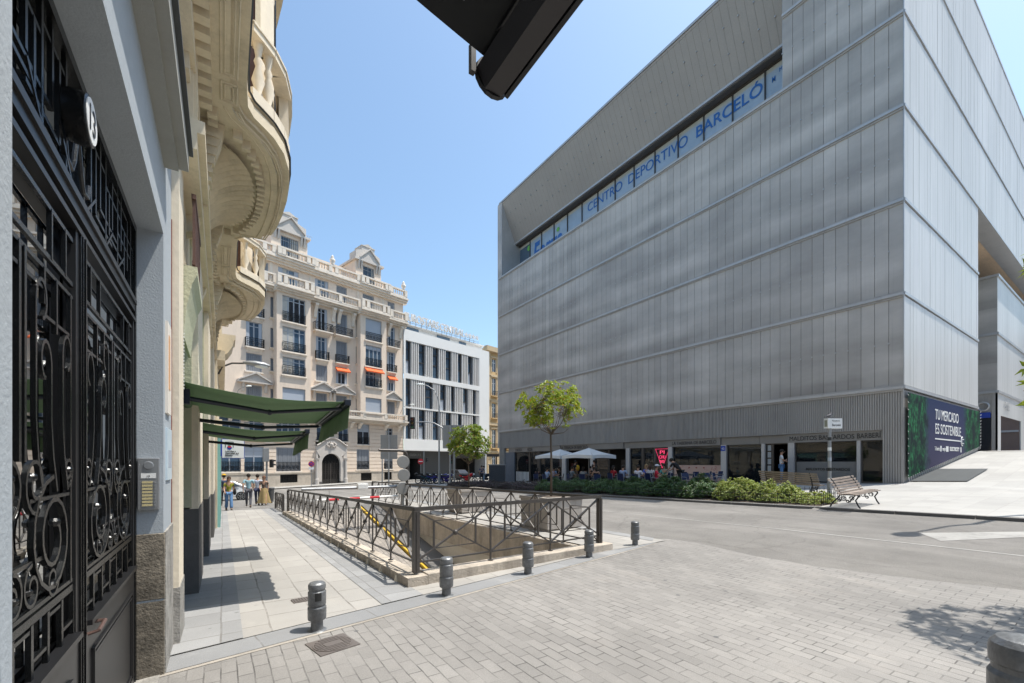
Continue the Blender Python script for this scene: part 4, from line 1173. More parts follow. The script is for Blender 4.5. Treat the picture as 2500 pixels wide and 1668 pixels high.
for i in range(4): b.tube([(x + .2 + i * .25, y - .4, 29.12 - i * .06), (x + .2 + i * .25, y + .3, 29.12 - i * .06)], .012, 4)
b.build('aerial', M_GALV, bb_)

# ================================================================ white hotel
hh_ = thing('hotel', 'white clad hotel block with grey vertical fins and EUROSTARS CENTRAL letters on its roof', 'building', bP(20, 0) + (-.9,), world=True)
H0, H1 = 11.32, 28.1
HM = ux(1169)
r3 = [(4.9, 9.15), (9.35, 13.25), (13.95, 18.5)]
b = MB(FB3)
b.holes(H0, H1, 3.35, 19.9, [(ux(989), HM, z0, z1) for z0, z1 in r3], .12, -.45)
b.box(H0, H1, -12, .115, 3.3, 3.348); b.box(H0, H1, -12, .12, 19.9, 20.0)
b.quad(b.P(H1, .12, 3.3), b.P(H1, -14, 3.3), b.P(H1, -14, 20), b.P(H1, .12, 20))
b.build('white_cladding', M_HWHITE, hh_)
W0 = ux(989)
for ri, (z0, z1) in enumerate(r3):
    b = MB(FB3); b.box(W0, HM, -.44, -.40, z0, z1); b.build('glass_band', M_GLASSB, hh_)
    pos = {2: [(0, .06), (.155, .235), (.34, .41), (.51, .585), (.68, .74), (.84, .89)], 1: [(0, .06), (.25, .33), (.43, .505), (.585, .63), (.765, .82), (.9, .94)], 0: [(0, .06), (.155, .235), (.34, .41), (.51, .585), (.68, .74), (.895, .94)]}[ri]
    b = MB(FB3); x = W0
    while x < HM - .05:
        f = (x - W0) / (HM - W0)
        if not any(a - .005 < f < c for a, c in pos): b.box(x, x + .15, -.39, .06, z0, z1)
        x += .35
    b.build('fins', M_FIN, hh_)
    for a, c in pos:
        a, c = lerp(W0, HM, a), lerp(W0, HM, c)
        b = MB(FB3)
        b.box(a + .02, a + .09, -.39, -.2, z0, z1); b.box(c - .09, c - .02, -.39, -.2, z0, z1)
        zm = lerp(z0, z1, .45 if ri != 2 else .42); b.box(a + .09, c - .09, -.39, -.25, zm - .06, zm + .06); b.box(a + .09, c - .09, -.39, -.25, lerp(z0, z1, .75), lerp(z0, z1, .75) + .1)
        w_ = b.build('window', M_RAIL, hh_)
        b = MB(FB3); b.box(a + .09, c - .09, -.36, -.33, z0, zm - .06); b.build('blind', M_SHUTL if random.random() < .6 else M_GLASSB, w_)
b = MB(FB3)
b.box(H0, H1 - .3, -10, -1.2, 20.0, 20.95); b.build('penthouse_wall', M_HWHITE, hh_)
for a, c in ((ux(984), ux(1034)), (ux(1079), ux(1110)), (ux(1133), ux(1150))):
    b = MB(FB3); b.box(a, c, -1.2, -1.14, 20.1, 20.85); b.build('penthouse_glazing', M_GLASSB, hh_)
b = MB(FB3); b.box(H0 - .1, H1 - .3, -10, -.7, 20.95, 21.1); b.build('penthouse_roof', M_HWHITE, hh_)
b = MB(FB3)
for i in range(14):
    u = H0 + 1 + i * 1.1; b.box(u - .02, u + .02, -3, -2.96, 21.1, 23.0)
b.box(H0 + .5, H1 - 1, -3.02, -2.96, 22.95, 23.0); b.box(H0 + .5, H1 - 1, -3.02, -2.96, 22.5, 22.54)
b.build('roof_railing', M_GALV, hh_)
UU = (BU[0], BU[1], 0)
M_SIGNW = plain('sign_letters_grey', (.66, .66, .65), .4)
def hs(s, pa, pb, z, h, **kw):
    O = bP(ux(pa, -.3), -.3); text(s, (O[0], O[1], z), UU, VZ, h, M_SIGNW, hh_, width=ux(pb, -.3) - ux(pa, -.3), depth=.25, **kw)
hs('EUROSTARS', 987, 1069, 21.35, 1.15); hs('CENTRAL', 1073, 1132, 21.35, 1.1)
for i in range(4):
    b = MB(FB3); u = ux(1140 + i * 8.5, -.3); pts = []
    for k in range(10):
        r_ = .42 if k % 2 == 0 else .18; t = math.pi / 2 + k * math.pi / 5; pts.append((u + r_ * math.cos(t), 21.9 + r_ * math.sin(t)))
    b.plate(pts, -.5, -.3); b.build('star', M_SIGNW, hh_)
b = MB(FB3)
for i in range(16): b.box(H0 + .6 + i * .95, H0 + .65 + i * .95, -.6, -.55, 20.95, 21.5)
b.box(H0 + .4, ux(1170), -.62, -.56, 21.28, 21.33); b.build('sign_frame', M_GALV, hh_)
# base of the hotel, set back
b = MB(FB3)
g0, g1, g2, g3 = ux(1000, -2), ux(1027, -2), ux(1113, -2), ux(1168, -2)
b.holes(H0, H1, -1.3, 3.3, [(g0, g1, -1.3, 2.2), (g2, g3, -1.3, 2.3)], -2.0, -5)
b.build('base_wall', M_HGREY, hh_)
b = MB(FB3); b.box(H0, H1, -5.2, -5.0, -1.3, 3.3); b.build('garage_back', M_DARK, hh_)
b = MB(FB3); b.box(H1 - .8, H1 - .5, -2.5, .0, -1.2, 3.29); b.build('steel_column', M_ALU, hh_)
O = bP(ux(1000, -2), -1.98)
text('COLEGIO J. P. EL', (O[0], O[1], 2.55), UU, VZ, .35, M_GALV, hh_, width=ux(1028, -2) - ux(1000, -2))

# ================================================================ tan building beyond
tt_ = thing('corner_building', 'ochre stucco building with tall narrow windows seen beyond the hotel', 'building', bP(40, -6) + (-1,), world=True)
FT = (bP(0, -6.5), BU, BN)
def utx(px): return ux(px, -6.5)
T0, T1 = utx(1190), utx(1245) + 9
wins = []
b = MB(FT)
uc = utx(1206); wv = 1.15
rws = [(0.0, 3.2), (4.3, 7.8), (10.0, 12.8), (14.2, 17.6), (18.8, 21.2)]
cols_ = [uc, uc + 4.2, uc + 8.4]
hs_ = [(u - wv / 2, u + wv / 2, z0, z1) for u in cols_ for z0, z1 in rws]
b.holes(T0, T1, -1.2, 23.2, hs_, 0, -.25)
b.quad(b.P(T0, 0, -1.2), b.P(T0, -14, -1.2), b.P(T0, -14, 23.2), b.P(T0, 0, 23.2))
b.build('wall', M_TAN, tt_)
b = MB(FT)
for z0, z1, d in ((3.5, 3.8, .25), (8.6, 9.1, .35), (13.3, 13.55, .2), (18.0, 18.2, .2), (22.4, 23.3, .8)): b.box(T0 - d, T1, -.3, d, z0, z1)
z = -.6
while z < 3.3: b.box(T0, cols_[0] - .8, 0, .04, z, z + .4); b.box(cols_[0] + .8, cols_[1] - .8, 0, .04, z, z + .4); z += .46
for u in cols_:
    for z0, z1 in rws:
        b.box(u - .85, u - .6, 0, .1, z0 - .1, z1 + .2); b.box(u + .6, u + .85, 0, .1, z0 - .1, z1 + .2); b.box(u - .95, u + .95, 0, .22, z1 + .2, z1 + .45)
for u in (T0 + .4, cols_[0] + 2.1, cols_[1] + 2.1): b.box(u - .3, u + .3, 0, .12, 3.8, 22.4)
b.build('mouldings', mat('tan_trim', (.52, .40, .25), .85, var=.06, dirt=.25), tt_)
for u in cols_:
    for i, (z0, z1) in enumerate(rws):
        b = MB(FT)
        for x in (u - wv / 2, u - .05, u + wv / 2 - .1): b.box(x, x + .1, -.2, -.12, z0, z1)
        b.box(u - wv / 2, u + wv / 2, -.21, -.13, z0 + (z1 - z0) * .7, z0 + (z1 - z0) * .7 + .1)
        w_ = b.build('window', M_SIGNW, tt_)
        b = MB(FT); b.box(u - wv / 2, u + wv / 2, -.24, -.2, z0, z1); b.build('pane', M_GLASSB, w_)
        if i in (1, 2, 3):
            b = MB(FT); b.box(u - 1, u + 1, 0, .6, z0 - .15, z0); s_ = b.build('balcony', M_TAN, tt_)
            b = MB(FT); b.box(u - 1, u + 1, .55, .6, z0 + .85, z0 + .9)
            for k in range(15): b.box(u - 1 + k * .14, u - .97 + k * .14, .56, .59, z0, z0 + .88)
            b.build('railing', M_IRON, s_)
# ================================================================ left side: house with the iron door
FL = ((0, 0), (0, 1), (1, 0))          # u = Y, d = X
hs1 = thing('town_house', 'grey blue rendered house front with granite base around the black iron street door', 'building', (-.4, 2.9, 0), world=True)
XF, XD = -.39, -.55
b = MB(FL)
b.holes(-28, 5.0, 0, 4.1, [(1.42, 4.37, -.1, 3.5)], XF, XD, reveal=False)
b.quad(b.P(1.42, XD - .1, 0), b.P(1.42, XF, 0), b.P(1.42, XF, 3.5), b.P(1.42, XD - .1, 3.5))
b.quad(b.P(4.37, XD - .1, 0), b.P(4.37, XF, 0), b.P(4.37, XF, 3.5), b.P(4.37, XD - .1, 3.5))
b.quad(b.P(1.42, XD - .1, 3.5), b.P(4.37, XD - .1, 3.5), b.P(4.37, XF, 3.5), b.P(1.42, XF, 3.5))
b.quad(b.P(5.0, XF, 0), b.P(5.0, -6, 0), b.P(5.0, -6, 16), b.P(5.0, XF, 16))
b.quad(b.P(-28, XF, 4.1), b.P(5.0, XF, 4.1), b.P(5.0, XF, 15), b.P(-28, XF, 15))
b.quad(b.P(-28, XF, 15), b.P(5.0, XF, 15), b.P(5.0, -6, 15), b.P(-28, -6, 15))
b.quad(b.P(-28, XF, 0), b.P(-28, -6, 0), b.P(-28, -6, 15), b.P(-28, XF, 15))
b.build('rendered_wall', M_BLUEP, hs1)
b = MB(FL)      # granite blocks, 3 mm proud
for z0, z1, dx in ((-.05, .61, .003), (.625, 1.14, .006)):
    b.box(4.37 - dx, 5.0 + .003, XD - .08, XF + dx + .004, z0, z1, 0)
b.build('granite_base', M_GRANB, hs1, bevel=.006)
b = MB(FL); b.box(4.38, 5.006, XF - .01, XF + .014, -.05, 1.145); b.build('granite_facing', M_GRAN, hs1)
b = MB(FL)
b.box(-6, 4.48, XF, -.235, 4.10, 4.24, 0); b.box(-6, 4.5, XF, -.205, 4.245, 4.27, 1); b.box(-6, 4.44, XF, -.30, 4.06, 4.10, 0); b.box(-6, 4.47, XF, -.245, 4.27, 4.5, 0)
b.build('door_cornice', [mat('grey_cornice', (.30, .30, .275), .85, var=.05, dirt=.15, bump=.2), M_LEAD], hs1)
b = MB(FL); b.box(1.4, 5.0, XD - .6, XF - .02, -.02, .03); b.build('threshold', M_GRAN, hs1)
b = MB(FL); b.box(1.0, 1.30, XF, XF + .012, 1.5, 2.25); pl = b.build('wall_plaque', M_WHITE, hs1)
text('8', (XF + .0125, 1.24, 1.80), (0, 1, 0), VZ, .07, M_BLACKL, hs1, depth=.002)
b = MB()      # scribbled graffiti on the near wall
for k, (y0, z0, y1, z1) in enumerate(((1.28, .72, 1.36, 1.0), (1.30, .70, 1.33, 1.02), (1.33, .70, 1.39, .98), (1.25, 1.12, 1.38, 1.15), (1.38, 1.15, 1.34, 1.04), (1.36, .68, 1.40, .9))):
    b.tube([(XF + .001, y0, z0), (XF + .001, (y0 + y1) / 2 + .012, (z0 + z1) / 2), (XF + .001, y1, z1)], .003, 4)
b.build('graffiti', M_BLACKL, hs1)
b = MB(FL); b.box(4.5, 4.78, XF, XF + .018, 2.10, 2.85); t_ = b.build('poster', plain('poster_print', (.72, .66, .58), .6), hs1)
b = MB(FL); b.box(4.55, 4.66, XF + .018, XF + .0205, 2.3, 2.75); b.build('orange_print', plain('faded_orange', (.62, .33, .16), .6), t_)
b = MB(FL); b.box(4.52, 4.90, XF, XF + .012, 1.55, 1.98); t_ = b.build('notice_sheet', plain('notice_paper', (.52, .62, .68), .35), hs1)
b = MB(FL); b.box(4.6, 4.85, XF + .012, XF + .013, 1.65, 1.8, 0); b.build('notice_print', M_SHUTL, t_)
# intercom on the jamb
ic = thing('intercom', 'steel entry phone panel with two columns of bell buttons on the door jamb', 'intercom', (-.47, 4.36, 1.55), world=True)
fi = lambda b, x0, x1, y0, y1, z0, z1: b.box(x0, x1, y0, y1, z0, z1)
b = MB(); b.box(-.542, -.412, 4.335, 4.369, 1.33, 1.73); b.build('plate', M_STEEL, ic, bevel=.004)
b = MB(); b.lathe([(.032, 0), (.032, -.004), (.027, -.006), (.001, -.006)], (-.477, 4.334, 1.673), 20, axis='y', sx=1)
b.build('speaker', M_GALV, ic)
b = MB(); b.box(-.522, -.432, 4.332, 4.335, 1.575, 1.612); b.build('name_plate', M_WHITE, ic)
text('13', (-.477, 4.3315, 1.583), (1, 0, 0), VZ, .016, M_BLACKL, ic, center=True, depth=.001)
for i in range(8):
    z = 1.36 + i * .025
    b = MB(); b.box(-.515, -.452, 4.330, 4.335, z, z + .016, 0); b.build('bell_label', plain('yellow_label', (.55, .47, .25), .5) if 'yellow_label' not in MATS else MATS['yellow_label'], ic)
    b = MB(); b.box(-.446, -.434, 4.328, 4.335, z, z + .014, 0); b.build('bell_button', M_STEEL, ic)

# ---------------------------------------------------------------- iron street door
dr = thing('street_door', 'tall black wrought iron and glass street door with scrolls and number 13 lantern', 'door', (XD, 2.9, 0), world=True)
def g(y, z, x=0): return (XD - .018 + x, y, z)
Y0, Y1, YM = 1.42, 4.37, 2.83
b = MB(FL)      # frame and stiles
for a, c in ((Y0, Y0 + .05), (Y1 - .045, Y1)): b.box(a, c, XD - .06, XD + .0, 0, 3.5)
b.box(Y0 + .05, Y1 - .045, XD - .06, XD, 3.45, 3.5)
b.build('door_frame', M_IRON, dr)
b = MB(FL); b.box(Y0 + .05, Y1 - .045, XD - .05, XD + .008, 2.89, 2.925); b.box(Y0 + .05, Y1 - .045, XD - .05, XD - .004, 2.84, 2.889); b.box(Y0 + .05, Y1 - .045, XD - .05, XD + .002, 2.76, 2.785)
b.build('transom', M_IRONM, dr)
b = MB(FL); b.box(Y0 + .05, Y1 - .045, XD - .065, XD - .055, .05, 3.45); b.build('glazing', M_MIRR, dr)
# fanlight grille
b = MB()
th = .016
def hb(y0, y1, z, r=th): b.box(XD - .028, XD - .014, min(y0, y1), max(y0, y1), z - r / 2, z + r / 2)
def vb(y, z0, z1, r=th): b.box(XD - .028, XD - .012, y - r / 2, y + r / 2, z0, z1)
mid = 2.83
for s_ in (-1, 1):
    for dy, z0, z1 in ((.20, 2.93, 3.45), (.29, 3.02, 3.36), (.38, 3.1, 3.45), (.50, 2.93, 3.45), (.58, 3.05, 3.3), (.66, 3.12, 3.4), (.80, 2.93, 3.45), (.90, 3.1, 3.45), (1.0, 2.93, 3.28), (1.1, 3.05, 3.4), (1.22, 2.93, 3.45), (1.30, 3.1, 3.3)):
        y = mid + s_ * dy * (1.12 if s_ > 0 else 1)
        if Y0 + .06 < y < Y1 - .06: vb(y, z0, z1, .022)
    k_ = 1.12 if s_ > 0 else 1
    for a, c, z in ((.20, .50, 3.36), (.29, .66, 3.02), (.38, .80, 3.1), (.50, .90, 3.3), (.66, 1.1, 3.4), (.58, 1.0, 3.05), (.9, 1.3, 3.28), (.80, 1.22, 3.18)):
        hb(mid + s_ * a * k_, mid + s_ * c * k_, z, .018)
    for a, c in ((.12, .29), (.50, .66), (.80, 1.0)):
        b.bar(g(mid + s_ * a * k_, 2.95), g(mid + s_ * c * k_, 3.1), .016)
    b.tube([g(mid + s_ * .02, 3.2), g(mid + s_ * .06, 3.08), g(mid + s_ * .1, 3.02), g(mid + s_ * .18, 3.03), g(mid + s_ * .2, 3.1)], .010, 6)
b.build('fanlight_grille', M_IRON, dr)
nb = MB(); nb.lathe([(.10, -.01), (.105, .01), (.105, .062), (.100, .066)], (XD, 2.63, 3.205), 32, axis='x'); lt = nb.build('number_lantern', M_IRON, dr, smooth=True, autos=40)
nb = MB(); nb.lathe([(.092, .066), (.092, .069), (.001, .070)], (XD, 2.63, 3.205), 32, axis='x'); nb.build('number_disc', M_WHITE, lt)
o = text('13', (XD + .0705, 2.63 - .05, 3.148), (0, 1, 0), VZ, .115, M_BLACKL, dr, depth=.002, width=.095, name='number'); 
# leaves
def leaf_(a, c, name_label):
    q = MB(FL)
    q.box(a, a + .05, XD - .05, XD - .008, .02, 2.76); q.box(c - .05, c, XD - .05, XD - .008, .02, 2.76)
    q.box(a + .055, c - .055, XD - .05, XD - .005, .03, .90)
    lf_ = q.build('door_leaf', M_IRONM, dr, label=name_label)
    q = MB(FL)     # raised panel moulding
    m0, m1 = a + .16, c - .16
    for e in (0, .03):
        q.box(m0 + e, m1 - e, XD - .005, XD + .008 - e * .1, .74 - e, .752 - e); q.box(m0 + e, m1 - e, XD - .005, XD + .008 - e * .1, .12 + e, .132 + e)
        q.box(m0 + e, m0 + .012 + e, XD - .005, XD + .008 - e * .1, .132 + e, .74 - e); q.box(m1 - .012 - e, m1 - e, XD - .005, XD + .008 - e * .1, .132 + e, .74 - e)
    q.box(a + .055, c - .055, XD - .03, XD + .018, .90, .925)
    q.build('panel_moulding', M_IRONM, lf_)
    global b
    b = MB()
    A, Cc = a + .055, c - .055; w = Cc - A
    hb(A, Cc, 1.135, .030); hb(A, Cc, 1.17, .016); hb(A, Cc, 2.50, .02); hb(A, Cc, 2.44, .016); hb(A, Cc, 2.70, .02)
    n_ = 7
    for i in range(n_ + 1):
        y = A + w * i / n_
        vb(y, .925, 1.12, .024)
        if i < n_: hb(y, y + w / n_, 1.10 if i % 2 else .985, .014)
    def spiral(cy, cz, r, turns=1.6, flip=1, start=0, rr=.012):
        pts = []
        k = int(16 * turns)
        for i in range(k + 1):
            t = i / k; rad = r * (1 - .72 * t); an_ = start + flip * t * turns * 2 * math.pi
            pts.append(g(cy + rad * math.cos(an_), cz + rad * math.sin(an_), .0))
        for q_ in (0,): b.tube(pts, [rr * .95] * len(pts), 4, sq=True)
        e = pts[-1]; b.ball(e, rr * 1.5, 8)
    cy = (A + Cc) / 2
    for s_ in (-1, 1):
        spiral(cy + s_ * w * .26, 1.40, w * .20, 1.9, s_, math.pi / 2, .013)
        spiral(cy + s_ * w * .26, 1.23, w * .06, 1.2, -s_, 0, .009)
        spiral(cy + s_ * w * .10, 1.62, w * .09, 1.4, -s_, -math.pi / 2, .011)
        spiral(cy + s_ * w * .43, 1.66, w * .055, 1.3, s_, -math.pi / 2, .010)
        spiral(cy + s_ * w * .07, 1.25, w * .07, 1.3, s_, math.pi / 2, .010)
        # long flowing bars rising out of the scrolls, ending in crooks
        for dx, zt_, hook in ((.10, 2.30, 1), (.24, 2.08, -1), (.36, 2.16, 1)):
            y = cy + s_ * w * dx
            pts = [g(cy + s_ * w * (dx + .06), 1.58), g(cy + s_ * w * (dx + .02), 1.72), g(y, 1.86), g(y, zt_)]
            rh = w * .055
            for i in range(1, 13):
                an_ = math.pi - i * math.pi / 8
                pts.append(g(y + s_ * hook * (rh + rh * math.cos(an_) * (1 - .04 * i)), zt_ + rh * 1.4 * math.sin(an_) * (1 - .03 * i)))
            b.tube(pts, .0105, 4, sq=True)
        vb(cy + s_ * w * .02 + .0, 1.70, 2.44, .020)
        vb(cy + s_ * w * .46, 1.17, 2.44, .016)
        hb(cy + s_ * w * .06, cy + s_ * w * .46, 1.56, .014); hb(cy, cy + s_ * w * .2, 1.34, .016)
        vb(cy + s_ * w * .18, 2.30, 2.44, .016); hb(cy + s_ * w * .02, cy + s_ * w * .18, 2.36, .014)
        vb(cy + s_ * w * .30, 2.22, 2.44, .016); hb(cy + s_ * w * .18, cy + s_ * w * .46, 2.26, .014)
        for q_ in (.25, .4): vb(cy + s_ * w * q_, 2.5, 2.7, .014)
    b.build('scroll_grille', M_IRON, lf_)
    return lf_
leaf_(Y0 + .055, 2.80, 'near leaf of the iron door'); lf2 = leaf_(2.86, Y1 - .05, 'far leaf of the iron door with its handle')
q = MB(FL)
for e in (2.80, 2.82, 2.845): q.box(e, e + .012, XD - .04, XD + .0 + (e - 2.8) * .2, .02, 2.76)
q.build('meeting_stile', M_IRON, dr)
q = MB(); q.tube([g(2.91, .86, .02), g(2.91, .87, .06), g(3.05, .88, .06), g(3.05, .88, .02)], .009, 6); q.build('handle', plain('brown_handle', (.10, .06, .05), .4), dr)

# ================================================================ left side: ornate corner building
oc = thing('corner_house', 'cream ornate corner building with bowed balconies on fluted corbels over green shopfronts', 'building', (-.4, 12, -.2), world=True)
b = MB(FL)
ops = [(5.55, 7.05, -.6, 3.4), (8.55, 10.3, -.6, 3.3), (12.0, 13.5, -.7, 3.2)]
b.holes(5.02, 15.9, -.8, 20, ops, -.36, -.60)
b.quad(b.P(5.02, -.36, -.1), b.P(5.02, -6, -.1), b.P(5.02, -6, 20), b.P(5.02, -.36, 20))
b.holes(15.9, 24.2, -1.2, 20, [(16.2, 18.6, -1, 2.6), (19.4, 22.4, -1, 2.6)], -.14, -.4)
b.quad(b.P(15.9, -.36, -1), b.P(15.9, -.14, -1), b.P(15.9, -.14, 20), b.P(15.9, -.36, 20))
b.quad(b.P(24.2, -.14, -1.4), b.P(24.2, -14, -1.4), b.P(24.2, -14, 20), b.P(24.2, -.14, 20)); b.quad(b.P(5, -.36, 20), b.P(24.2, -.14, 20), b.P(24.2, -10, 20), b.P(5, -10, 20))
b.build('wall', M_CREAM, oc)
for (a, c, xf) in ((5.006, 5.55, -.335), (7.05, 8.55, -.27), (10.3, 12.0, -.235), (13.5, 15.85, -.2)):
    zg = gz(0, a) - .1
    b = MB(FL); b.box(a, c, -.6, xf, .55 if a < 5.1 else zg + 1.25, 4.62); p_ = b.build('pier', M_CREAM2, oc)
    b = MB(FL); b.box(a - .004, c + .003, -.6, xf + .008, zg, (.55 if a < 5.1 else zg + 1.25)); b.build('pier_base', M_GRAN if a < 5.1 else M_KERB, p_)
    if a > 6:
        b = MB(FL); b.box(a - .012, a - .002, -.55, xf - .07, zg + 1.27, 4.6); b.build('textured_side', M_GREENP, p_)
b = MB(FL); b.box(4.985, 4.999, XF - .01, XF + .006, 1.15, 3.9); b.build('brick_edge', M_REDB, oc)
for (a, c, z0, z1) in ops:
    zg = gz(0, a)
    b = MB(FL)
    b.box(a, a + .06, -.60, -.52, zg, z1); b.box(c - .06, c, -.60, -.52, zg, z1); b.box(a + .06, c - .06, -.60, -.53, z1 - .5, z1); b.box(a + .06, c - .06, -.6, -.53, zg - .05, zg + .35)
    w_ = b.build('shopfront', plain('dark_green_frame', (.02, .05, .045), .4) if 'dark_green_frame' not in MATS else MATS['dark_green_frame'], oc)
    b = MB(FL); b.box(a + .06, c - .06, -.59, -.57, zg + .35, z1 - .5); b.build('pane', M_GLASSD, w_)
for a, c in ((16.2, 18.6), (19.4, 22.4)):
    b = MB(FL); b.box(a, a + .12, -.3, -.06, -1, 2.6); b.box(c - .12, c, -.3, -.06, -1, 2.6); b.box(a + .12, c - .12, -.3, -.08, 2.1, 2.6); w_ = b.build('shopfront', M_TURQ, oc)
    b = MB(FL); b.box(a + .12, c - .12, -.25, -.22, -.8, 2.1); b.build('pane', M_GLASSD, w_)
b = MB(FL); b.box(22.6, 24.1, -.14, -.06, -1.1, 2.9); b.box(18.7, 19.3, -.14, -.08, -1.1, 2.7); b.build('corner_pier', M_PLINTH, oc)
b = MB(FL)
for z0, z1, d in ((4.62, 4.78, .16), (4.78, 4.9, .22), (5.35, 5.5, .1)): b.box(5.01, 15.88, -.36, -.36 + d, z0, z1)
for y in (5.2, 6.45, 9.55, 11.85, 14.9, 15.6):
    b.box(y, y + .22, -.36, -.24, 4.9, 5.8); b.box(y + .05, y + .17, -.24, -.21, 5.0, 5.7)
for z0, z1, d in ((2.7, 3.0, .12), (4.8, 5.1, .2)): b.box(15.9, 24.3, -.14, -.14 + d, z0, z1)
for y in (16.5, 18.9, 21.0, 23.6): b.box(y, y + .25, -.14, -.03, 5.1, 19)
b.build('mouldings', M_CREAM, oc)
# little mezzanine balcony with brown railing and its curved bracket
b = MB(FL); b.side([(-.36, 3.0), (-.335, 3.0), (-.31, 3.3), (-.26, 3.55), (-.22, 3.64), (-.22, 3.72), (-.36, 3.72)], 5.56, 6.75); s_ = b.build('small_balcony', M_GREENP, oc)
b = MB(FL)
for i in range(15): b.box(5.58 + i * .08, 5.60 + i * .08, -.262, -.238, 3.72, 4.42)
b.box(5.56, 6.75, -.27, -.23, 4.42, 4.47); b.box(5.56, 6.75, -.265, -.235, 3.74, 3.78)
b.build('railing', M_BROWN, s_)
b = MB(FL)
for i in range(34): b.box(5.57, 5.60, -.35, -.33, 2.45 + i * .035, 2.465 + i * .035)
b.build('louvre_edge', M_WHITE, oc)
# continuous balcony slab with two bows
OUT = [(4.3, .22), (5.7, .225), (6.05, .25), (6.2, .32), (6.32, .44), (6.45, .56), (6.7, .70), (7.05, .80), (7.46, .85), (7.9, .865), (8.4, .85), (8.9, .81), (9.25, .75), (9.28, .55), (9.35, .42), (9.5, .31), (9.7, .25), (9.9, .23),
       (11.6, .24), (11.85, .27), (12.0, .36), (12.15, .52), (12.4, .74), (12.8, .9), (13.3, .93), (13.8, .92), (14.3, .86), (14.8, .78), (14.83, .55), (14.9, .4), (15.05, .3), (15.3, .24), (15.88, .24)]
def inset(k): return [(y, x - k) for y, x in OUT]
def slab_at(z):
    s = None
    for z0, z1, k in ((z, z + .05, .16), (z + .052, z + .10, .09), (z + .102, z + .24, .0), (z + .242, z + .30, .05)):
        b = MB(FL); pts = inset(k)
        b.prism([(pts[0][0], -.36)] + pts + [(pts[-1][0], -.36)], z0, z1)
        o_ = b.build('balcony_slab' if s is None else 'slab_moulding', M_CREAM, s or oc)
        s = s or o_
    b = MB(FL); pts = inset(-.012); 
    for (p0, p1) in zip(pts, pts[1:]): b.tube([b.P(p0[0], p0[1], z + .30), b.P(p1[0], p1[1], z + .30)], .014, 4)
    b.build('lead_edge', M_LEAD, s)
    return s
for z in (5.83, 9.45, 13.05, 16.6): slab_at(z)
b = MB(FL)     # soffit coffers
def strip(pts, z0, w=.02):
    for p0, p1 in zip(pts, pts[1:]): b.tube([b.P(p0[0], p0[1], z0), b.P(p1[0], p1[1], z0)], w, 4, cap=False)
for a, c in ((4.35, 5.55), (5.65, 5.95), (9.95, 10.9), (11.0, 11.5), (15.1, 15.8)):
    for k in (0, .035): strip([(a + k, -.02 + k), (c - k, -.02 + k), (c - k, .13 - k), (a + k, .13 - k), (a + k, -.02 + k)], 5.825, .009)
for k in (.10, .13, .24): strip([p for p in inset(k) if 5.9 < p[0] < 9.6], 5.825, .010); strip([p for p in inset(k) if 11.6 < p[0] < 15.2], 5.825, .010)
b.build('soffit_mouldings', M_CREAM, oc)
b = MB(FL)     # dentils
y = 4.4
while y < 15.8:
    if y < 6.1 or 9.6 < y < 11.7: b.box(y, y + .10, -.22, -.10, 5.70, 5.83); y += .19
    else:
        c0 = 7.75 if y < 10 else 13.4; hwid = 1.5
        t = (y - c0) / hwid; x = -.05 + .58 * math.sqrt(max(0, 1 - min(1, abs(t)) ** 2.2))
        b.box(y, y + .07, x - .10, x, 5.72, 5.83); y += .14
b.box(4.3, 6.2, -.36, -.22, 5.5, 5.828); b.box(9.55, 11.75, -.36, -.22, 5.5, 5.828)
b.build('dentils', M_CREAM, oc)
for c0, hw_ in ((7.72, 1.12), (13.38, 1.1)):     # fluted shell corbels
    b = MB(); K, J = 120, 14; vs = []
    for i in range(K + 1):
        ph = math.pi * i / K; t = -math.cos(ph); e = math.sin(ph) ** .75
        ribv = .5 + .5 * math.cos(i * 2 * math.pi / 5.0)
        for j in range(J + 1):
            s_ = j / J; ang = s_ * math.pi / 2
            reach = (.10 + .58 * e)
            x = -.34 + reach * (1 - math.cos(ang)) + .075 * ribv * math.sin(ang * 1.0)
            z_ = 4.85 + .92 * math.sin(ang) ** .9 - .085 * ribv * math.sin(ang)
            vs.append((x, c0 + t * hw_ * (.72 + .28 * s_), z_))
    fs = [(i * (J + 1) + j, (i + 1) * (J + 1) + j, (i + 1) * (J + 1) + j + 1, i * (J + 1) + j + 1) for i in range(K) for j in range(J)]
    b.add(vs, fs)
    sh = b.build('fluted_corbel', M_CREAM, oc)
    for s_ in (-1, 1):
        b = MB(FL); y = c0 + s_ * hw_ * 1.12
        b.side([(-.36, 4.4), (-.28, 4.45), (-.2, 4.7), (-.14, 5.2), (-.02, 5.6), (.02, 5.82), (-.36, 5.82)], y - .09, y + .09)
        for k in range(9): b.box(y - .11, y + .11, -.36, -.16 + .015 * k, 4.75 + k * .11, 4.80 + k * .11)
        b.build('console', M_CREAM, sh)
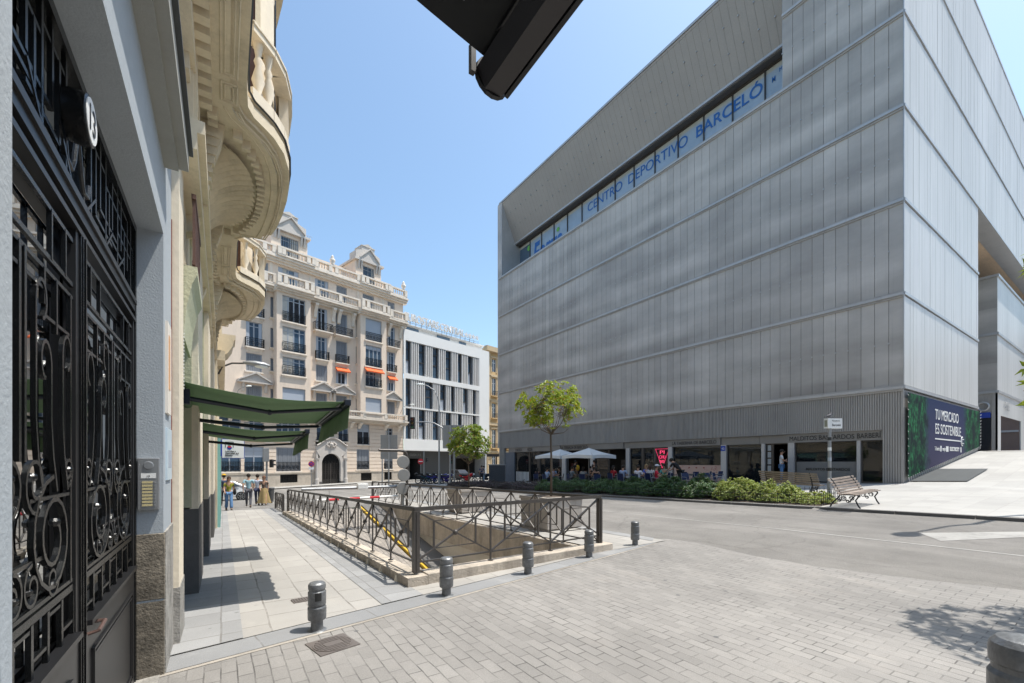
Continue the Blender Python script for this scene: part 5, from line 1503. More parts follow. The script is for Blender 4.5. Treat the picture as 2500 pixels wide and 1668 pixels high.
def parapet(c0, pts, z):
    b = MB(FL)
    pin = [(y, x - .07) for y, x in pts]
    def ribbon(ps, t, z0, z1):
        for (ya, xa), (yb, xb) in zip(ps, ps[1:]):
            d = Vector((yb - ya, xb - xa)); 
            if d.length < 1e-6: continue
            nn = Vector((-d.y, d.x)).normalized() * t / 2; e = d.normalized() * .004
            q = [(ya - e.x + nn.x, xa - e.y + nn.y), (yb + e.x + nn.x, xb + e.y + nn.y), (yb + e.x - nn.x, xb + e.y - nn.y), (ya - e.x - nn.x, xa - e.y - nn.y)]
            b.prism(q, z0, z1)
    ribbon(pin, .16, z, z + .14); ribbon(pin, .19, z + .82, z + .95); ribbon(pin, .22, z + .90, z + .93)
    sol = [p for p in pin if pin[0][0] + .5 < p[0] < pin[-1][0] - .2]
    ribbon(sol, .12, z + .13, z + .83)
    for (yy, xx) in (pin[1], pin[2]):
        b.lathe([(.055, .0), (.03, .06), (.075, .22), (.03, .40), (.05, .46), (.03, .52), (.06, .68)], (xx, yy, z + .14), 18)
    return b.build('parapet', M_CREAM2, oc, smooth=True, autos=65)
for z in (6.13, 9.75, 13.35): 
    parapet(0, [p for p in OUT if 6.1 < p[0] < 9.4], z); parapet(0, [p for p in OUT if 11.9 < p[0] < 14.9], z)
for y0 in (0, 5.75):
    s_ = 1 if y0 == 0 else .96
    poly = [(6.75, -.34), (6.75, .40), (6.85, .50), (7.1, .60), (7.6, .66), (8.2, .67), (9.05, .60), (9.1, -.34)]
    b = MB(FL); b.prism([(y0 + y, x) for y, x in poly], 5.9, 19.5); bw = b.build('bow_wall', M_CREAM2, oc)
    for z in (6.13, 9.75, 13.35):
        b = MB(FL); b.box(y0 + 6.735, y0 + 6.748, -.1, .36, z + .05, z + 2.6, 0); b.build('balcony_door', M_BROWN, bw)
        b = MB(FL); b.box(y0 + 7.5, y0 + 8.5, .66, .675, z + .3, z + 2.6); b.build('window', M_GLASSD, bw)
        b = MB(FL); b.box(y0 + 6.70, y0 + 6.75, .36, .42, z, z + 2.8); b.box(y0 + 6.70, y0 + 6.75, -.15, .42, z + 2.6, z + 2.75); b.build('window_surround', M_CREAM, bw)
# rounded console further along
b = MB(FL)
b.side([(-.14, 5.05), (.0, 5.08), (.14, 5.2), (.26, 5.42), (.30, 5.62), (.34, 5.64), (.34, 5.78), (-.14, 5.78)], 16.6, 17.7); b.side([(-.14, 4.7), (-.06, 4.72), (.0, 4.9), (.04, 5.07), (-.14, 5.07)], 16.95, 17.35)
b.build('round_console', M_CREAM, oc)
# ================================================================ garage ramp
XA_, XB_, YA_, YB_ = 2.35, 6.0, 5.92, 20.0
def rz_(y): return gz(4, 20) - .16 * (20 - y) + .0
rp = MB()
pitw = thing('garage_ramp', 'sunken garage ramp with stained concrete walls behind the iron railing', 'ramp', (4.2, 13, -1.5), world=True)
b = MB(); sheet(b, [(XA_, YA_ - .5), (5.05, YA_ - .5), (5.05, YB_), (XA_, YB_)], 0, 1.0, lambda x, y: rz_(y)); b.build('ramp_paving', M_RAMP, pitw, fixn=False)
b = MB()
for (xa, xb, h, mi) in ((5.10, 5.18, .08, 0), (5.18, XB_, .14, 1)):
    for i in range(14):
        ya, yb = YA_ + (YB_ - YA_) * i / 14 - (.5 if i == 0 else 0), YA_ + (YB_ - YA_) * (i + 1) / 14
        b.hexa([(xa, ya, rz_(ya) - .05), (xb, ya, rz_(ya) - .05), (xb, yb, rz_(yb) - .05), (xa, yb, rz_(yb) - .05), (xa, ya, rz_(ya) + h), (xb, ya, rz_(ya) + h), (xb, yb, rz_(yb) + h), (xa, yb, rz_(yb) + h)], mi)
b.build('footway_kerb', [M_YELLOW, M_DGREY], pitw)
b = MB()
n_ = 14
for i in range(n_):
    ya, yb = YA_ + (YB_ - YA_) * i / n_, YA_ + (YB_ - YA_) * (i + 1) / n_
    ta, tb = gz(6.2, ya) + .012, gz(6.2, yb) + .012
    b.hexa([(XB_ - .10, ya, ta - .75), (XB_ + .3, ya, ta - .75), (XB_ + .3, yb, tb - .75), (XB_ - .10, yb, tb - .75), (XB_ - .10, ya, ta), (XB_ + .05, ya, ta), (XB_ + .05, yb, tb), (XB_ - .10, yb, tb)], 0)
    b.hexa([(XB_ - .02, ya, -3.6), (XB_ + .3, ya, -3.6), (XB_ + .3, yb, -3.6), (XB_ - .02, yb, -3.6), (XB_ - .02, ya, ta - .76), (XB_ + .3, ya, ta - .76), (XB_ + .3, yb, tb - .76), (XB_ - .02, yb, tb - .76)], 1)
    b.hexa([(XA_ - .3, ya, -3.6), (XA_, ya, -3.6), (XA_, yb, -3.6), (XA_ - .3, yb, -3.6), (XA_ - .3, ya, ta - .05), (XA_, ya, ta - .05), (XA_, yb, tb - .3), (XA_ - .3, yb, tb - .3)], 0)
b.box(XA_ - .3, XB_ + .3, YA_ - 5, YA_ - 4.9, -4.8, -1, 2)
b.box(XA_ - .3, XB_ + .3, YA_ - .3, YA_ + .0, -.9, -.02, 0)
b.box(XA_ - .3, XA_ - .01, YA_ - 5, YA_ - .31, -4.8, -.9, 2); b.box(XB_ + .01, XB_ + .3, YA_ - 5, YA_ - .31, -4.8, -.9, 2); b.box(XA_ - .3, XB_ + .3, YA_ - 4.9, YA_ - .3, -.98, -.9, 2)
b.build('retaining_walls', [M_CONC, M_PALE, M_DGREY], pitw)
b = MB(); b.hexa([(XB_ - .026, 10.2, -1.75), (XB_ - .02, 10.2, -1.75), (XB_ - .02, 11.4, -1.55), (XB_ - .026, 11.4, -1.55), (XB_ - .026, 10.2, -1.66), (XB_ - .02, 10.2, -1.66), (XB_ - .02, 11.4, -1.46), (XB_ - .026, 11.4, -1.46)]); b.build('yellow_stripe', M_YELLOW, pitw)
# low concrete upstand carrying the railing
up = thing('ramp_curb', 'weathered concrete upstand along two sides of the garage ramp under the railing', 'curb', (2.2, 5.8, 0), world=True)
b = MB()
n_ = 18
for i in range(n_):
    ya, yb = 5.60 + (20.2 - 5.60) * i / n_, 5.60 + (20.2 - 5.60) * (i + 1) / n_
    za, zb2 = gz(2, ya) - .04, gz(2, yb) - .04
    b.hexa([(2.06, ya, za), (XA_, ya, za), (XA_, yb, zb2), (2.06, yb, zb2), (2.06, ya, za + .16 + .04), (XA_, ya, za + .16 + .04), (XA_, yb, zb2 + .2), (2.06, yb, zb2 + .2)])
b.build('long_side', M_CONC, up)
b = MB()
b.hexa([(XA_ + .002, 5.615, -.04), (6.17, 5.80, -.04), (6.17, 6.06, -.04), (XA_ + .002, 5.92, -.04), (XA_ + .002, 5.615, .158), (6.17, 5.80, .155), (6.17, 6.06, .155), (XA_ + .002, 5.92, .158)])
b.build('front_side', M_CONC, up, bevel=.012)
b = MB()
for i in range(20):
    y = 6.0 + i * .74; z = gz(2, y)
    b.hexa([(2.03, y, z + .03), (2.059, y, z + .03), (2.059, y + .10, z + .03), (2.03, y + .10, z + .03), (2.05, y + .03, z + .12), (2.059, y + .03, z + .12), (2.059, y + .07, z + .12), (2.05, y + .07, z + .12)])
b.build('weep_caps', M_CREAM2, up)
# ---------------------------------------------------------------- railings
def railing(name, label, P0, P1, npan, zb0, zb1, H=.86, endposts=(True, True), cross=True, spaced=None):
    """iron railing from P0 to P1: flat handrail, X panels with a boss and an inner rectangle"""
    t = thing(name, label, 'railing', (P0[0], P0[1], zb0), world=True)
    A, B_ = Vector((P0[0], P0[1], 0)), Vector((P1[0], P1[1], 0)); d = (B_ - A); L = d.length; d /= L; nrm = Vector((-d.y, d.x, 0))
    zb = lambda s: lerp(zb0, zb1, s / L)
    pt = lambda s, h, o=0: tuple(A + d * s + nrm * o + Vector((0, 0, zb(s) + h)))
    def brr(q, s0, h0, s1, h1, w=.022, dep=.012):
        a = Vector(pt(s0, h0)); c = Vector(pt(s1, h1)); e = (c - a).normalized(); u = e.cross(nrm).normalized() * w / 2; v = nrm * dep / 2
        q.hexa([a - u - v, a + u - v, a + u + v, a - u + v, c - u - v, c + u - v, c + u + v, c - u + v])
    b = MB(); brr(b, -.03, H, L + .03, H, .04, .052); brr(b, -.03, H + .028, L + .03, H + .028, .014, .036); b.build('handrail', M_RAIL, t)
    b = MB(); brr(b, .0, .14, L, .14, .022, .03); b.build('bottom_rail', M_RAIL, t)
    for i, on in enumerate(endposts):
        if on:
            s = 0 if i == 0 else L
            b = MB(); e = d * .042; v = nrm * .042
            a = Vector(pt(s, 0)); c = Vector(pt(s, H - .02)); b.hexa([a - e - v, a + e - v, a + e + v, a - e + v, c - e - v, c + e - v, c + e + v, c - e + v])
            for f in (-.5, .5):
                e2 = d * .010; o_ = d * .042 * 0 + nrm * (-.046 if f < 0 else .046)
                b.hexa([a - e2 + o_, a + e2 + o_, a + e2 + o_ * 1.1, a - e2 + o_ * 1.1, c - e2 + o_, c + e2 + o_, c + e2 + o_ * 1.1, c - e2 + o_ * 1.1])
            b.build('post', M_RAIL, t)
    w = L / npan
    for i in range(npan + 1):
        if 0 < i < npan:
            s = i * w; b = MB(); brr(b, s, 0, s, H - .02, .026, .02)
            a = Vector(pt(s, .005)); 
            b.lathe([(.045, 0), (.045, .01), (.02, .014)], a, 8)
            b.build('upright', M_RAIL, t)
    for i in range(npan):
        s0, s1 = i * w, (i + 1) * w; sm = (s0 + s1) / 2; h0, h1 = .15, H - .02; hm = (h0 + h1) / 2
        b = MB()
        brr(b, s0, h0, s1, h1, .022, .030); brr(b, s0, h1, s1, h0, .022, .026)
        k = .56; a0, a1 = sm - w * k / 2, sm + w * k / 2; c0, c1 = hm - (h1 - h0) * k / 2, hm + (h1 - h0) * k / 2
        brr(b, a0, c0, a0, c1, .026, .022); brr(b, a1, c0, a1, c1, .026, .022); brr(b, a0, c0, a1, c0, .012, .012); brr(b, a0, c1, a1, c1, .012, .012)
        p_ = b.build('cross_panel', M_RAIL, t)
        b = MB(); b.ball(pt(sm, hm), .043, 12); b.build('boss', M_RAIL, p_, smooth=True)
    return t
railing('railing', 'short end railing with three crossed panels facing the camera at the ramp head', (2.24, 5.78), (5.99, 5.98), 3, .158, .155, .875, (True, True))
railing('railing', 'long left railing with crossed panels on the concrete upstand beside the pavement', (2.24, 5.86), (2.24, 20.0), 14, .158, gz(2, 20) + .16, .87, (False, True))
railing('railing', 'right hand railing with crossed panels between the ramp and the concrete planters', (6.02, 6.06), (6.02, 21.2), 15, .03, gz(6, 21.2) + .03, .98, (False, True))
railing('railing', 'low far stretch of railing beyond the ramp towards the litter bin', (2.2, 21.4), (2.2, 24.6), 4, gz(2, 21.4), gz(2, 24.6), .8, (True, True))
# ---------------------------------------------------------------- bollards
def bollard_proto():
    t = thing('bollard', 'x', 'bollard', (0, 0, 0))
    b = MB(); b.lathe([(.094, 0), (.096, .012), (.085, .022), (.058, .028), (.056, .12)], n=28); b.build('foot', M_CAST, t, smooth=True, autos=40)
    b = MB(); b.lathe([(.056, .118), (.083, .128), (.086, .14), (.087, .245), (.083, .252), (.079, .258), (.079, .272), (.084, .276), (.084, .40), (.080, .406), (.075, .412), (.075, .425), (.081, .43), (.082, .462), (.078, .478), (.064, .492), (.035, .499), (.002, .501)], n=28)
    b.build('body', M_CAST, t, smooth=True, autos=25)
    return t
bp = bollard_proto(); first = True
BL = [((.78, 4.67), 'nearest cast iron bollard on the left beside the slotted drain, with a small black sticker'),
      ((2.33, 4.98), 'cast iron bollard in front of the near corner of the ramp upstand'),
      ((3.79, 5.26), 'cast iron bollard in front of the middle of the end railing'),
      ((5.34, 5.58), 'cast iron bollard with pale scuffs in front of the right end of the concrete upstand'),
      ((6.85, 5.85), 'cast iron bollard standing alone on the pavement right of the ramp')]
for (x, y), lb in BL:
    if first: o = bp; o.location = (x, y, gz(x, y) + .012); o['label'] = lb; o['group'] = 'cast iron bollards along the pavement edge'; first = False
    else: o = dup(bp, (x, y, gz(x, y) + .012), random.uniform(0, 3), lb)
o = dup(bp, (3.02, .345, gz(3.0, .35) + .006), 1, 'large iron bollard cut off by the bottom right corner beside the leaf shadow'); o.scale = (1.45, 1.45, 1.80)
b = MB()
for k in range(8):
    a0, a1 = R(-112 + k * 5), R(-107 + k * 5); r = .0885
    b.hexa([(.78 + r * math.cos(a), 4.67 + r * math.sin(a), z) for z in (.335, .415) for a, r in ((a0, .0855), (a1, .0855), (a1, .0875), (a0, .0875))])
b.build('sticker', M_BLACKL, None); bpy.data.objects['sticker'].parent = bp; bpy.data.objects['sticker'].matrix_parent_inverse = Matrix.Translation(-Vector(bp.location))
# ---------------------------------------------------------------- height gantry over the ramp
gt = thing('height_gantry', 'steel pipe gantry over the ramp with round sign backs and a red and white bar', 'gantry', (6.05, 16.7, -.15), world=True)
YG = 16.7; zg = gz(6.05, YG)
b = MB(); b.tube([(6.1, YG, zg), (6.1, YG, 1.95), (6.05, YG, 2.07), (5.95, YG, 2.13), (5.8, YG, 2.15), (4.98, YG, 2.15)], .055, 12); b.build('sign_pole', M_RAIL, gt, smooth=True, autos=40)
b = MB(); b.tube([(5.96, YG + .1, zg), (5.96, YG + .1, .60), (5.92, YG + .1, .69), (5.83, YG + .1, .73), (2.3, YG + .1, .73)], .055, 12); b.build('cross_pipe', M_GALV, gt, smooth=True, autos=40)
for z, xx, lb in ((1.70, 5.98, 'upper'), (1.18, 6.0, 'middle'), (.66, 5.96, 'lower')):
    b = MB(); b.lathe([(.235, -.01), (.25, 0), (.25, .02), (.235, .03), (.001, .03)], (xx - .06, YG - .09, z), 28, axis='y'); b.build('round_sign', M_SIGNB, gt)
b = MB(); b.box(4.2, 4.58, YG - .02, YG + .22, .68, .88); b.build('white_lamp_box', M_WHITE, gt, bevel=.02)
for k in range(8):
    a, c = 2.8 + k * .37, 2.8 + (k + 1) * .37
    b = MB(); b.tube([(a, YG + .05, lerp(.32, .36, k / 8)), (c, YG + .05, lerp(.32, .36, (k + 1) / 8))], .045, 8); b.build('striped_bar', M_SIGNR if k in (1, 3, 5) else M_WHITE, gt)
b = MB()
for x in (3.2, 5.3):
    for k in range(6): b.tube([(x, YG + .06, .68 - k * .05), (x + .012, YG + .06, .635 - k * .05)], .008, 4)
b.build('chains', M_GALV, gt)
# ---------------------------------------------------------------- green awnings
def awning(name, y0, y1, zn, zf, label):
    t = thing(name, label, 'awning', (-.3, (y0 + y1) / 2, 2.4), group='green awnings over the left shopfronts', world=True)
    XT_ = 1.30; K = 10; b = MB(); vs = []
    for j in range(9):
        v = j / 8; y = lerp(y0, y1, v)
        for i in range(K + 1):
            s = i / K; x = lerp(-.42, XT_, s); z = lerp(zn + .10, zn, s) - .07 * math.sin(math.pi * s) + (zf - zn) * v
            vs.append((x, y, z))
    fs = [(j * (K + 1) + i, j * (K + 1) + i + 1, (j + 1) * (K + 1) + i + 1, (j + 1) * (K + 1) + i) for j in range(8) for i in range(K)]
    b.add(vs, fs); k0 = len(vs)
    o = b.build('canvas', M_CANVAS, t, smooth=True, fixn=False); sm = o.modifiers.new('thickness', 'SOLIDIFY'); sm.thickness = .004
    # scalloped valance
    b = MB(); M = 40; vs = []
    for i in range(M + 1):
        v = i / M; y = lerp(y0, y1, v); z = lerp(zn, zf, v); wv_ = .012 * math.sin(v * 42) + .01 * math.sin(v * 17)
        sc = .30 + .008 * math.sin(v * math.pi * 5) ** 2
        for k in range(4): vs.append((XT_ + .04 + wv_ * k / 3 - .03 * k / 3, y, z - .02 - sc * k / 3))
    fs = [(i * 4 + k, (i + 1) * 4 + k, (i + 1) * 4 + k + 1, i * 4 + k + 1) for i in range(M) for k in range(3)]
    b.add(vs, fs); o = b.build('valance', M_CANVAS, t, smooth=True, fixn=False); sm = o.modifiers.new('thickness', 'SOLIDIFY'); sm.thickness = .004
    b = MB(); b.hexa([(XT_ - .03, y0 - .03, zn - .05), (XT_ + .05, y0 - .03, zn - .05), (XT_ + .05, y1 + .03, zf - .05), (XT_ - .03, y1 + .03, zf - .05), (XT_ - .03, y0 - .03, zn + .03), (XT_ + .05, y0 - .03, zn + .03), (XT_ + .05, y1 + .03, zf + .03), (XT_ - .03, y1 + .03, zf + .03)]); b.build('front_bar', M_NAVY, t, bevel=.01)
    b = MB(); b.tube([(XT_ - .06, y0 + .1, zn - .03), (XT_ - .06, y1 - .1, zf - .03)], .012, 6); b.build('inner_rod', M_GALV, t)
    b = MB(); b.tube([(-.38, y0 + .05, zn + .08), (-.38, y1 - .05, zf + .08)], .05, 12); b.build('roller', M_CANVAS, t, smooth=True, autos=40)
    for yy, sgn in ((y0 + .12, 1), (y1 - .12, -1)):
        zz = lerp(zn, zf, (yy - y0) / (y1 - y0)); el = (.48, yy + sgn * .28, zz - .14)
        b = MB(); b.tube([(-.36, yy + sgn * .08, zz - .05), el], .026, 8); b.tube([el, (XT_ - .03, yy, zz - .07)], .022, 8); b.ball(el, .036, 8); b.box(-.4, -.3, yy, yy + sgn * .14, zz - .12, zz + .04); b.build('folding_arm', M_NAVY, t, smooth=True, autos=40)
    return t
awning('awning', 5.72, 7.62, 2.46, 2.33, 'nearer and larger green canvas awning on folding arms over the left pavement')
awning('awning', 8.85, 10.75, 2.28, 2.16, 'further green canvas awning on folding arms behind the first one')
# dark awning overhead
t = thing('awning', 'black awning corner hanging in from the top edge of the picture against the sky', 'awning', (.3, .3, 2.9), world=True)
b = MB()
ya, yb = -1.6, 1.09; zt_ = 2.83
b.tube([(.66, ya, zt_ + .05), (.66, yb, zt_ + .0)], [.056, .056], 6); bar_ = b.build('front_bar', mat('dark_bar', (.022, .019, .020), .5, .0, var=.15, small=90), t, smooth=True, autos=20)
b = MB(); b.lathe([(.055, 0), (.057, .012), (.045, .022), (.01, .024)], (.66, yb, zt_), 16, axis='y'); b.box(.585, .60, yb - .005, yb + .012, zt_ - .02, zt_ + .06); b.build('end_cap', M_BLACK, bar_)
b = MB(); b.tube([(.70, ya, zt_ - .0), (.70, yb - .01, zt_ - .045)], .009, 5); b.build('bar_groove', M_BLACK, bar_)
b = MB(); b.hexa([(.60, ya, zt_ + .05), (.615, ya, zt_ + .05), (.615, yb - .14, zt_), (.60, yb - .14, zt_), (.60, ya, zt_ + .10), (.615, ya, zt_ + .10), (.615, yb - .02, zt_ + .05), (.60, yb - .02, zt_ + .05)]); b.build('bar_flange', M_BLACK, bar_)
b = MB(); K = 12; vs = []
for j in (0, 1):
    for i in range(K + 1):
        s = i / K; x = lerp(-.39, .62, s); z = lerp(3.20, zt_ + .02, s) - .05 * math.sin(math.pi * s); y = (yb - .03) if j else ya
        vs.append((x, y, z))
b.add(vs, [(i, i + 1, K + 2 + i, K + 1 + i) for i in range(K)])
o = b.build('canvas', mat('black_canvas', (.008, .009, .010), .9, var=.1), t, smooth=True, fixn=False); sm = o.modifiers.new('thickness', 'SOLIDIFY'); sm.thickness = .01
b = MB(); b.tube([(-.3, .2, 3.0), (.20, .55, 2.84), (.42, .72, 2.80)], .024, 8); b.tube([(.42, .72, 2.80), (.54, .70, 2.79)], .03, 8); b.build('folding_arm', plain('arm_grey', (.10, .095, .085), .5), t, smooth=True, autos=40)
b = MB(); b.tube([(.44, .74, 2.79), (.46, .90, 2.78)], .012, 6); b.build('bracket', M_GALV, t)
# ---------------------------------------------------------------- hanging lottery sign
t = thing('lottery_sign', 'white square hanging sign with blue edge reading Loter\u00edas y Apuestas del Estado', 'sign', (-.05, 18, 2.1), world=True)
b = MB(); b.box(-.02, .62, 17.94, 18.06, 1.84, 2.48); sb_ = b.build('light_box', M_WHITE, t)
b = MB(); b.box(-.03, .63, 17.95, 18.05, 2.48, 2.50); b.box(-.03, .63, 17.95, 18.05, 1.82, 1.84); b.box(.62, .635, 17.95, 18.05, 1.84, 2.48); b.box(-.035, -.02, 17.95, 18.05, 1.84, 2.48); b.build('blue_rim', M_SIGNBL, t)
b = MB(); b.box(-.21, -.036, 17.9, 18.1, 1.90, 2.44); b.build('wall_bracket', M_SIGNBL, t)
for i, s_ in enumerate(('Loter\u00edas y', 'Apuestas del', 'Estado')):
    text(s_, (.07, 17.935, 2.045 - .07 * i), (1, 0, 0), VZ, .052, M_BLACKL, t, bold=.03, depth=.004, width=(.31, .39, .21)[i])
b = MB(); b.lathe([(.07, 0), (.07, -.004), (.001, -.004)], (.19, 17.938, 2.19), 20, axis='y'); b.build('logo_disc', M_SIGNBL, t)
b = MB(); b.lathe([(.055, 0), (.055, -.004), (.001, -.004)], (.19, 17.933, 2.225), 20, axis='y', sy=.6); b.build('logo_arc', M_SIGNR, t)
b = MB(); b.lathe([(.055, 0), (.055, -.003), (.001, -.003)], (.19, 17.938, 2.30), 20, axis='y', sy=.6); b.build('logo_arc', plain('logo_green', (.10, .35, .2), .5), t)
b = MB(); b.box(.07, .31, 17.93, 17.94, 2.385, 2.40); b.box(.07, .085, 17.93, 17.94, 2.2, 2.385); b.box(.295, .31, 17.93, 17.94, 2.2, 2.385); b.build('logo_frame', M_BLACKL, t)
# ---------------------------------------------------------------- lamps, lights, signs
def lamp_head(b, c, d, L=.75, w=.16):
    c = Vector(c); d = Vector(d).normalized(); s = d.cross(Vector((0, 0, 1))).normalized()
    prof = [(0, .04, .05), (.15, .09, .09), (.45, .15, .12), (.8, .13, .10), (1, .03, .04)]
    rings = []
    for t_, hw, hh in prof:
        p = c + d * (L * t_); ring = []
        for k in range(10):
            a = 2 * math.pi * k / 10; ring.append(p + s * (hw * w / .15 * math.cos(a)) + Vector((0, 0, hh * math.sin(a) * (1 if math.sin(a) > 0 else .5))))
        rings.append(ring)
    vs = [v for r_ in rings for v in r_]
    fs = [(i * 10 + k, i * 10 + (k + 1) % 10, (i + 1) * 10 + (k + 1) % 10, (i + 1) * 10 + k) for i in range(4) for k in range(10)] + [tuple(range(10)), tuple(range(40, 50))]
    b.add(vs, fs)
t = thing('wall_lamp', 'long grey street lamp on a curved arm fixed to the ornate corner building', 'street lamp', (-.1, 17, 4.8), world=True)
b = MB(); b.tube([(-.12, 17, 4.55), (-.02, 17, 4.80), (.25, 17, 4.95), (.60, 17, 4.99)], .028, 8); b.build('arm', M_RAIL, t, smooth=True, autos=40)
b = MB(); lamp_head(b, (.55, 17, 5.0), (1, 0, -.02), .80, .15); h_ = b.build('lamp_head', M_GALV, t, smooth=True, autos=60)
b = MB(); b.ball((1.08, 17, 4.95), .14, 12, 0, (1.5, .9, .55)); b.build('lens', M_LENS, h_, smooth=True)
def far_lamp(u, z, label, r=1.3):
    O = bP(u, 0); t = thing('wall_lamp', label, 'street lamp', (O[0], O[1], z), world=True)
    p = lambda d, zz, du=0: bP(u + du, d) + (zz,)
    b = MB(); b.tube([p(.05, z - 1.0), p(.5, z - .2, .1), p(1.1, z + .05, .3), p(1.6, z + .1, .5)], .035, 6); b.build('arm', M_GALV, t)
    b = MB(); lamp_head(b, p(1.5, z + .1, .5), (Vector(p(2.3, z + .1, .8)) - Vector(p(1.5, z + .1, .5))), .75, .17); b.build('lamp_head', M_LENS, t, smooth=True, autos=60)
far_lamp(ux(578, .5), 9.2, 'small wall lamp on the left part of the beige apartment building above the awning')
far_lamp(ux(982, .5), 9.3, 'small wall lamp at the joint between the beige building and the white hotel')
def at(px, py, D):        # reading a position off the photo: column, row, metres in front of the camera
    r = ray(px); return (r[0] * D, r[1] * D, 1.7 + (1128 - py) / 1060 * D)
# tall lamp
x, y, _ = at(1072, 1184, 41); zg = gz(x, y)
t = thing('street_lamp', 'tall grey street lamp with a curved top arm in front of the white hotel', 'street lamp', (x, y, zg), world=True)
d_ = Vector(at(1030, 0, 41)) - Vector(at(1072, 0, 41)); d_.z = 0; d_.normalize()
P_ = lambda s, z: (x + d_.x * s, y + d_.y * s, z)
b = MB(); b.tube([P_(0, zg), P_(0, zg + .9), P_(0, zg + .92), P_(0, 7.0), P_(.12, 7.8), P_(.5, 8.5), P_(1.1, 8.9), P_(1.5, 9.0)], [.12, .12, .08, .06, .05, .045, .04, .04], 10); b.build('pole', M_GALV, t, smooth=True, autos=40)
b = MB(); lamp_head(b, P_(1.4, 9.0), d_, .8, .17); b.build('lamp_head', M_LENS, t, smooth=True, autos=60)
def light_head(t, c, face, n=3, s=1.0, name='signal_head'):
    c = Vector(c); f = Vector(face).normalized(); r_ = Vector((-f.y, f.x, 0)); w, h = .17 * s, .15 * s
    def bx(o, hw, hd, z0, z1, b):
        b.hexa([o - r_ * hw - f * hd + Vector((0, 0, z)) for z in ()] or [tuple(o + r_ * a + f * e + Vector((0, 0, z))) for z in (z0, z1) for a, e in ((-hw, -hd), (hw, -hd), (hw, hd), (-hw, hd))])
    b = MB(); bx(c, w, .1 * s, -n * .3 * s / 2, n * .3 * s / 2, b); hd = b.build(name, M_BLACK, t, bevel=.02)
    for i in range(n):
        z = (n / 2 - .5 - i) * .3 * s
        b = MB(); p = c + f * (.1 * s) + Vector((0, 0, z))
        ring = []
        for k in range(13):
            a = math.pi * k / 12; q = p + r_ * (.115 * s * math.cos(a)) + Vector((0, 0, .115 * s * math.sin(a)))
            ring.append(q)
        vs = [tuple(q) for q in ring] + [tuple(q + f * .16 * s) for q in ring]
        b.add(vs, [(k, k + 1, 14 + k, 13 + k) for k in range(12)]); b.build('visor', M_BLACK, hd, fixn=False)
        b = MB(); 
        disc = [tuple(p + r_ * (.1 * s * math.cos(a * math.pi / 8)) + Vector((0, 0, .1 * s * math.sin(a * math.pi / 8))) + f * .01) for a in range(16)]
        b.add(disc, [tuple(range(16))]); b.build('lens', (plain('red_lens', (.12, .015, .01), .3), plain('amber_lens', (.12, .07, .01), .3), plain('green_lens', (.01, .10, .06), .3))[i % 3] if 'red_lens' not in MATS else MATS[('red_lens', 'amber_lens', 'green_lens')[i % 3]], hd, fixn=False)
    return hd
# overhead traffic light
x, y, _ = at(1099, 1184, 38); zg = gz(x, y)
t = thing('traffic_light', 'black traffic light hanging from a curved arm over the road in front of the hotel', 'traffic light', (x, y, zg), world=True)
d_ = Vector(at(1010, 0, 38)) - Vector(at(1099, 0, 38)); d_.z = 0; L_ = d_.length; d_.normalize()
P_ = lambda s, z: (x + d_.x * s, y + d_.y * s, z)
b = MB(); b.tube([P_(0, zg), P_(0, 3.6), P_(.2, 4.1), P_(.7, 4.7), P_(1.4, 5.1), P_(2.2, 5.2), P_(L_ * .93, 5.2)], [.09, .085, .08, .07, .06, .05, .045], 10); b.build('pole', M_GALV, t, smooth=True, autos=40)
light_head(t, P_(L_ + .1, 5.1), (-.55, -.83, 0), 3, 1.15)
light_head(t, P_(-.05, 1.9), (-.2, -1, 0), 3, .8)
# direction sign seen from behind on two posts
x, y, _ = at(1104, 1190, 36); zg = gz(x, y)
t = thing('direction_sign', 'large blank grey back of a road sign on two posts in front of the hotel', 'sign', (x, y, zg), world=True)
A = Vector(at(1081, 1095, 36)); B_ = Vector(at(1134, 1038, 36))
b = MB(); n_ = Vector((.55, .83, 0)) * .04
b.hexa([(A.x, A.y, A.z), (B_.x, B_.y, A.z), (B_.x + n_.x, B_.y + n_.y, A.z), (A.x + n_.x, A.y + n_.y, A.z), (A.x, A.y, B_.z), (B_.x, B_.y, B_.z), (B_.x + n_.x, B_.y + n_.y, B_.z), (A.x + n_.x, A.y + n_.y, B_.z)]); b.build('panel', M_SIGNB, t)
for px in (1099, 1109):
    p = at(px, 1190, 35.8); b = MB(); b.tube([(p[0], p[1], gz(p[0], p[1])), (p[0], p[1], 4.7)], .07, 8); b.build('post', M_GALV, t, smooth=True, autos=40)
# second sign back, left of the gantry
x, y, _ = at(949, 1181, 33); zg = gz(x, y)
t = thing('direction_sign', 'beige grey back of a rectangular road sign on one post left of the gantry', 'sign', (x, y, zg), world=True)
A = Vector(at(929, 1121, 33)); B_ = Vector(at(970, 1062, 33)); n_ = Vector((.6, .8, 0)) * .04
b = MB(); b.hexa([(A.x, A.y, A.z), (B_.x, B_.y, A.z), (B_.x + n_.x, B_.y + n_.y, A.z), (A.x + n_.x, A.y + n_.y, A.z), (A.x, A.y, B_.z), (B_.x, B_.y, B_.z), (B_.x + n_.x, B_.y + n_.y, B_.z), (A.x + n_.x, A.y + n_.y, B_.z)]); b.build('panel', M_SIGNB, t)
p = at(949, 1181, 32.8); b = MB(); b.tube([(p[0], p[1], zg), (p[0], p[1], 3.75)], .055, 8); b.build('post', M_GALV, t, smooth=True, autos=40)
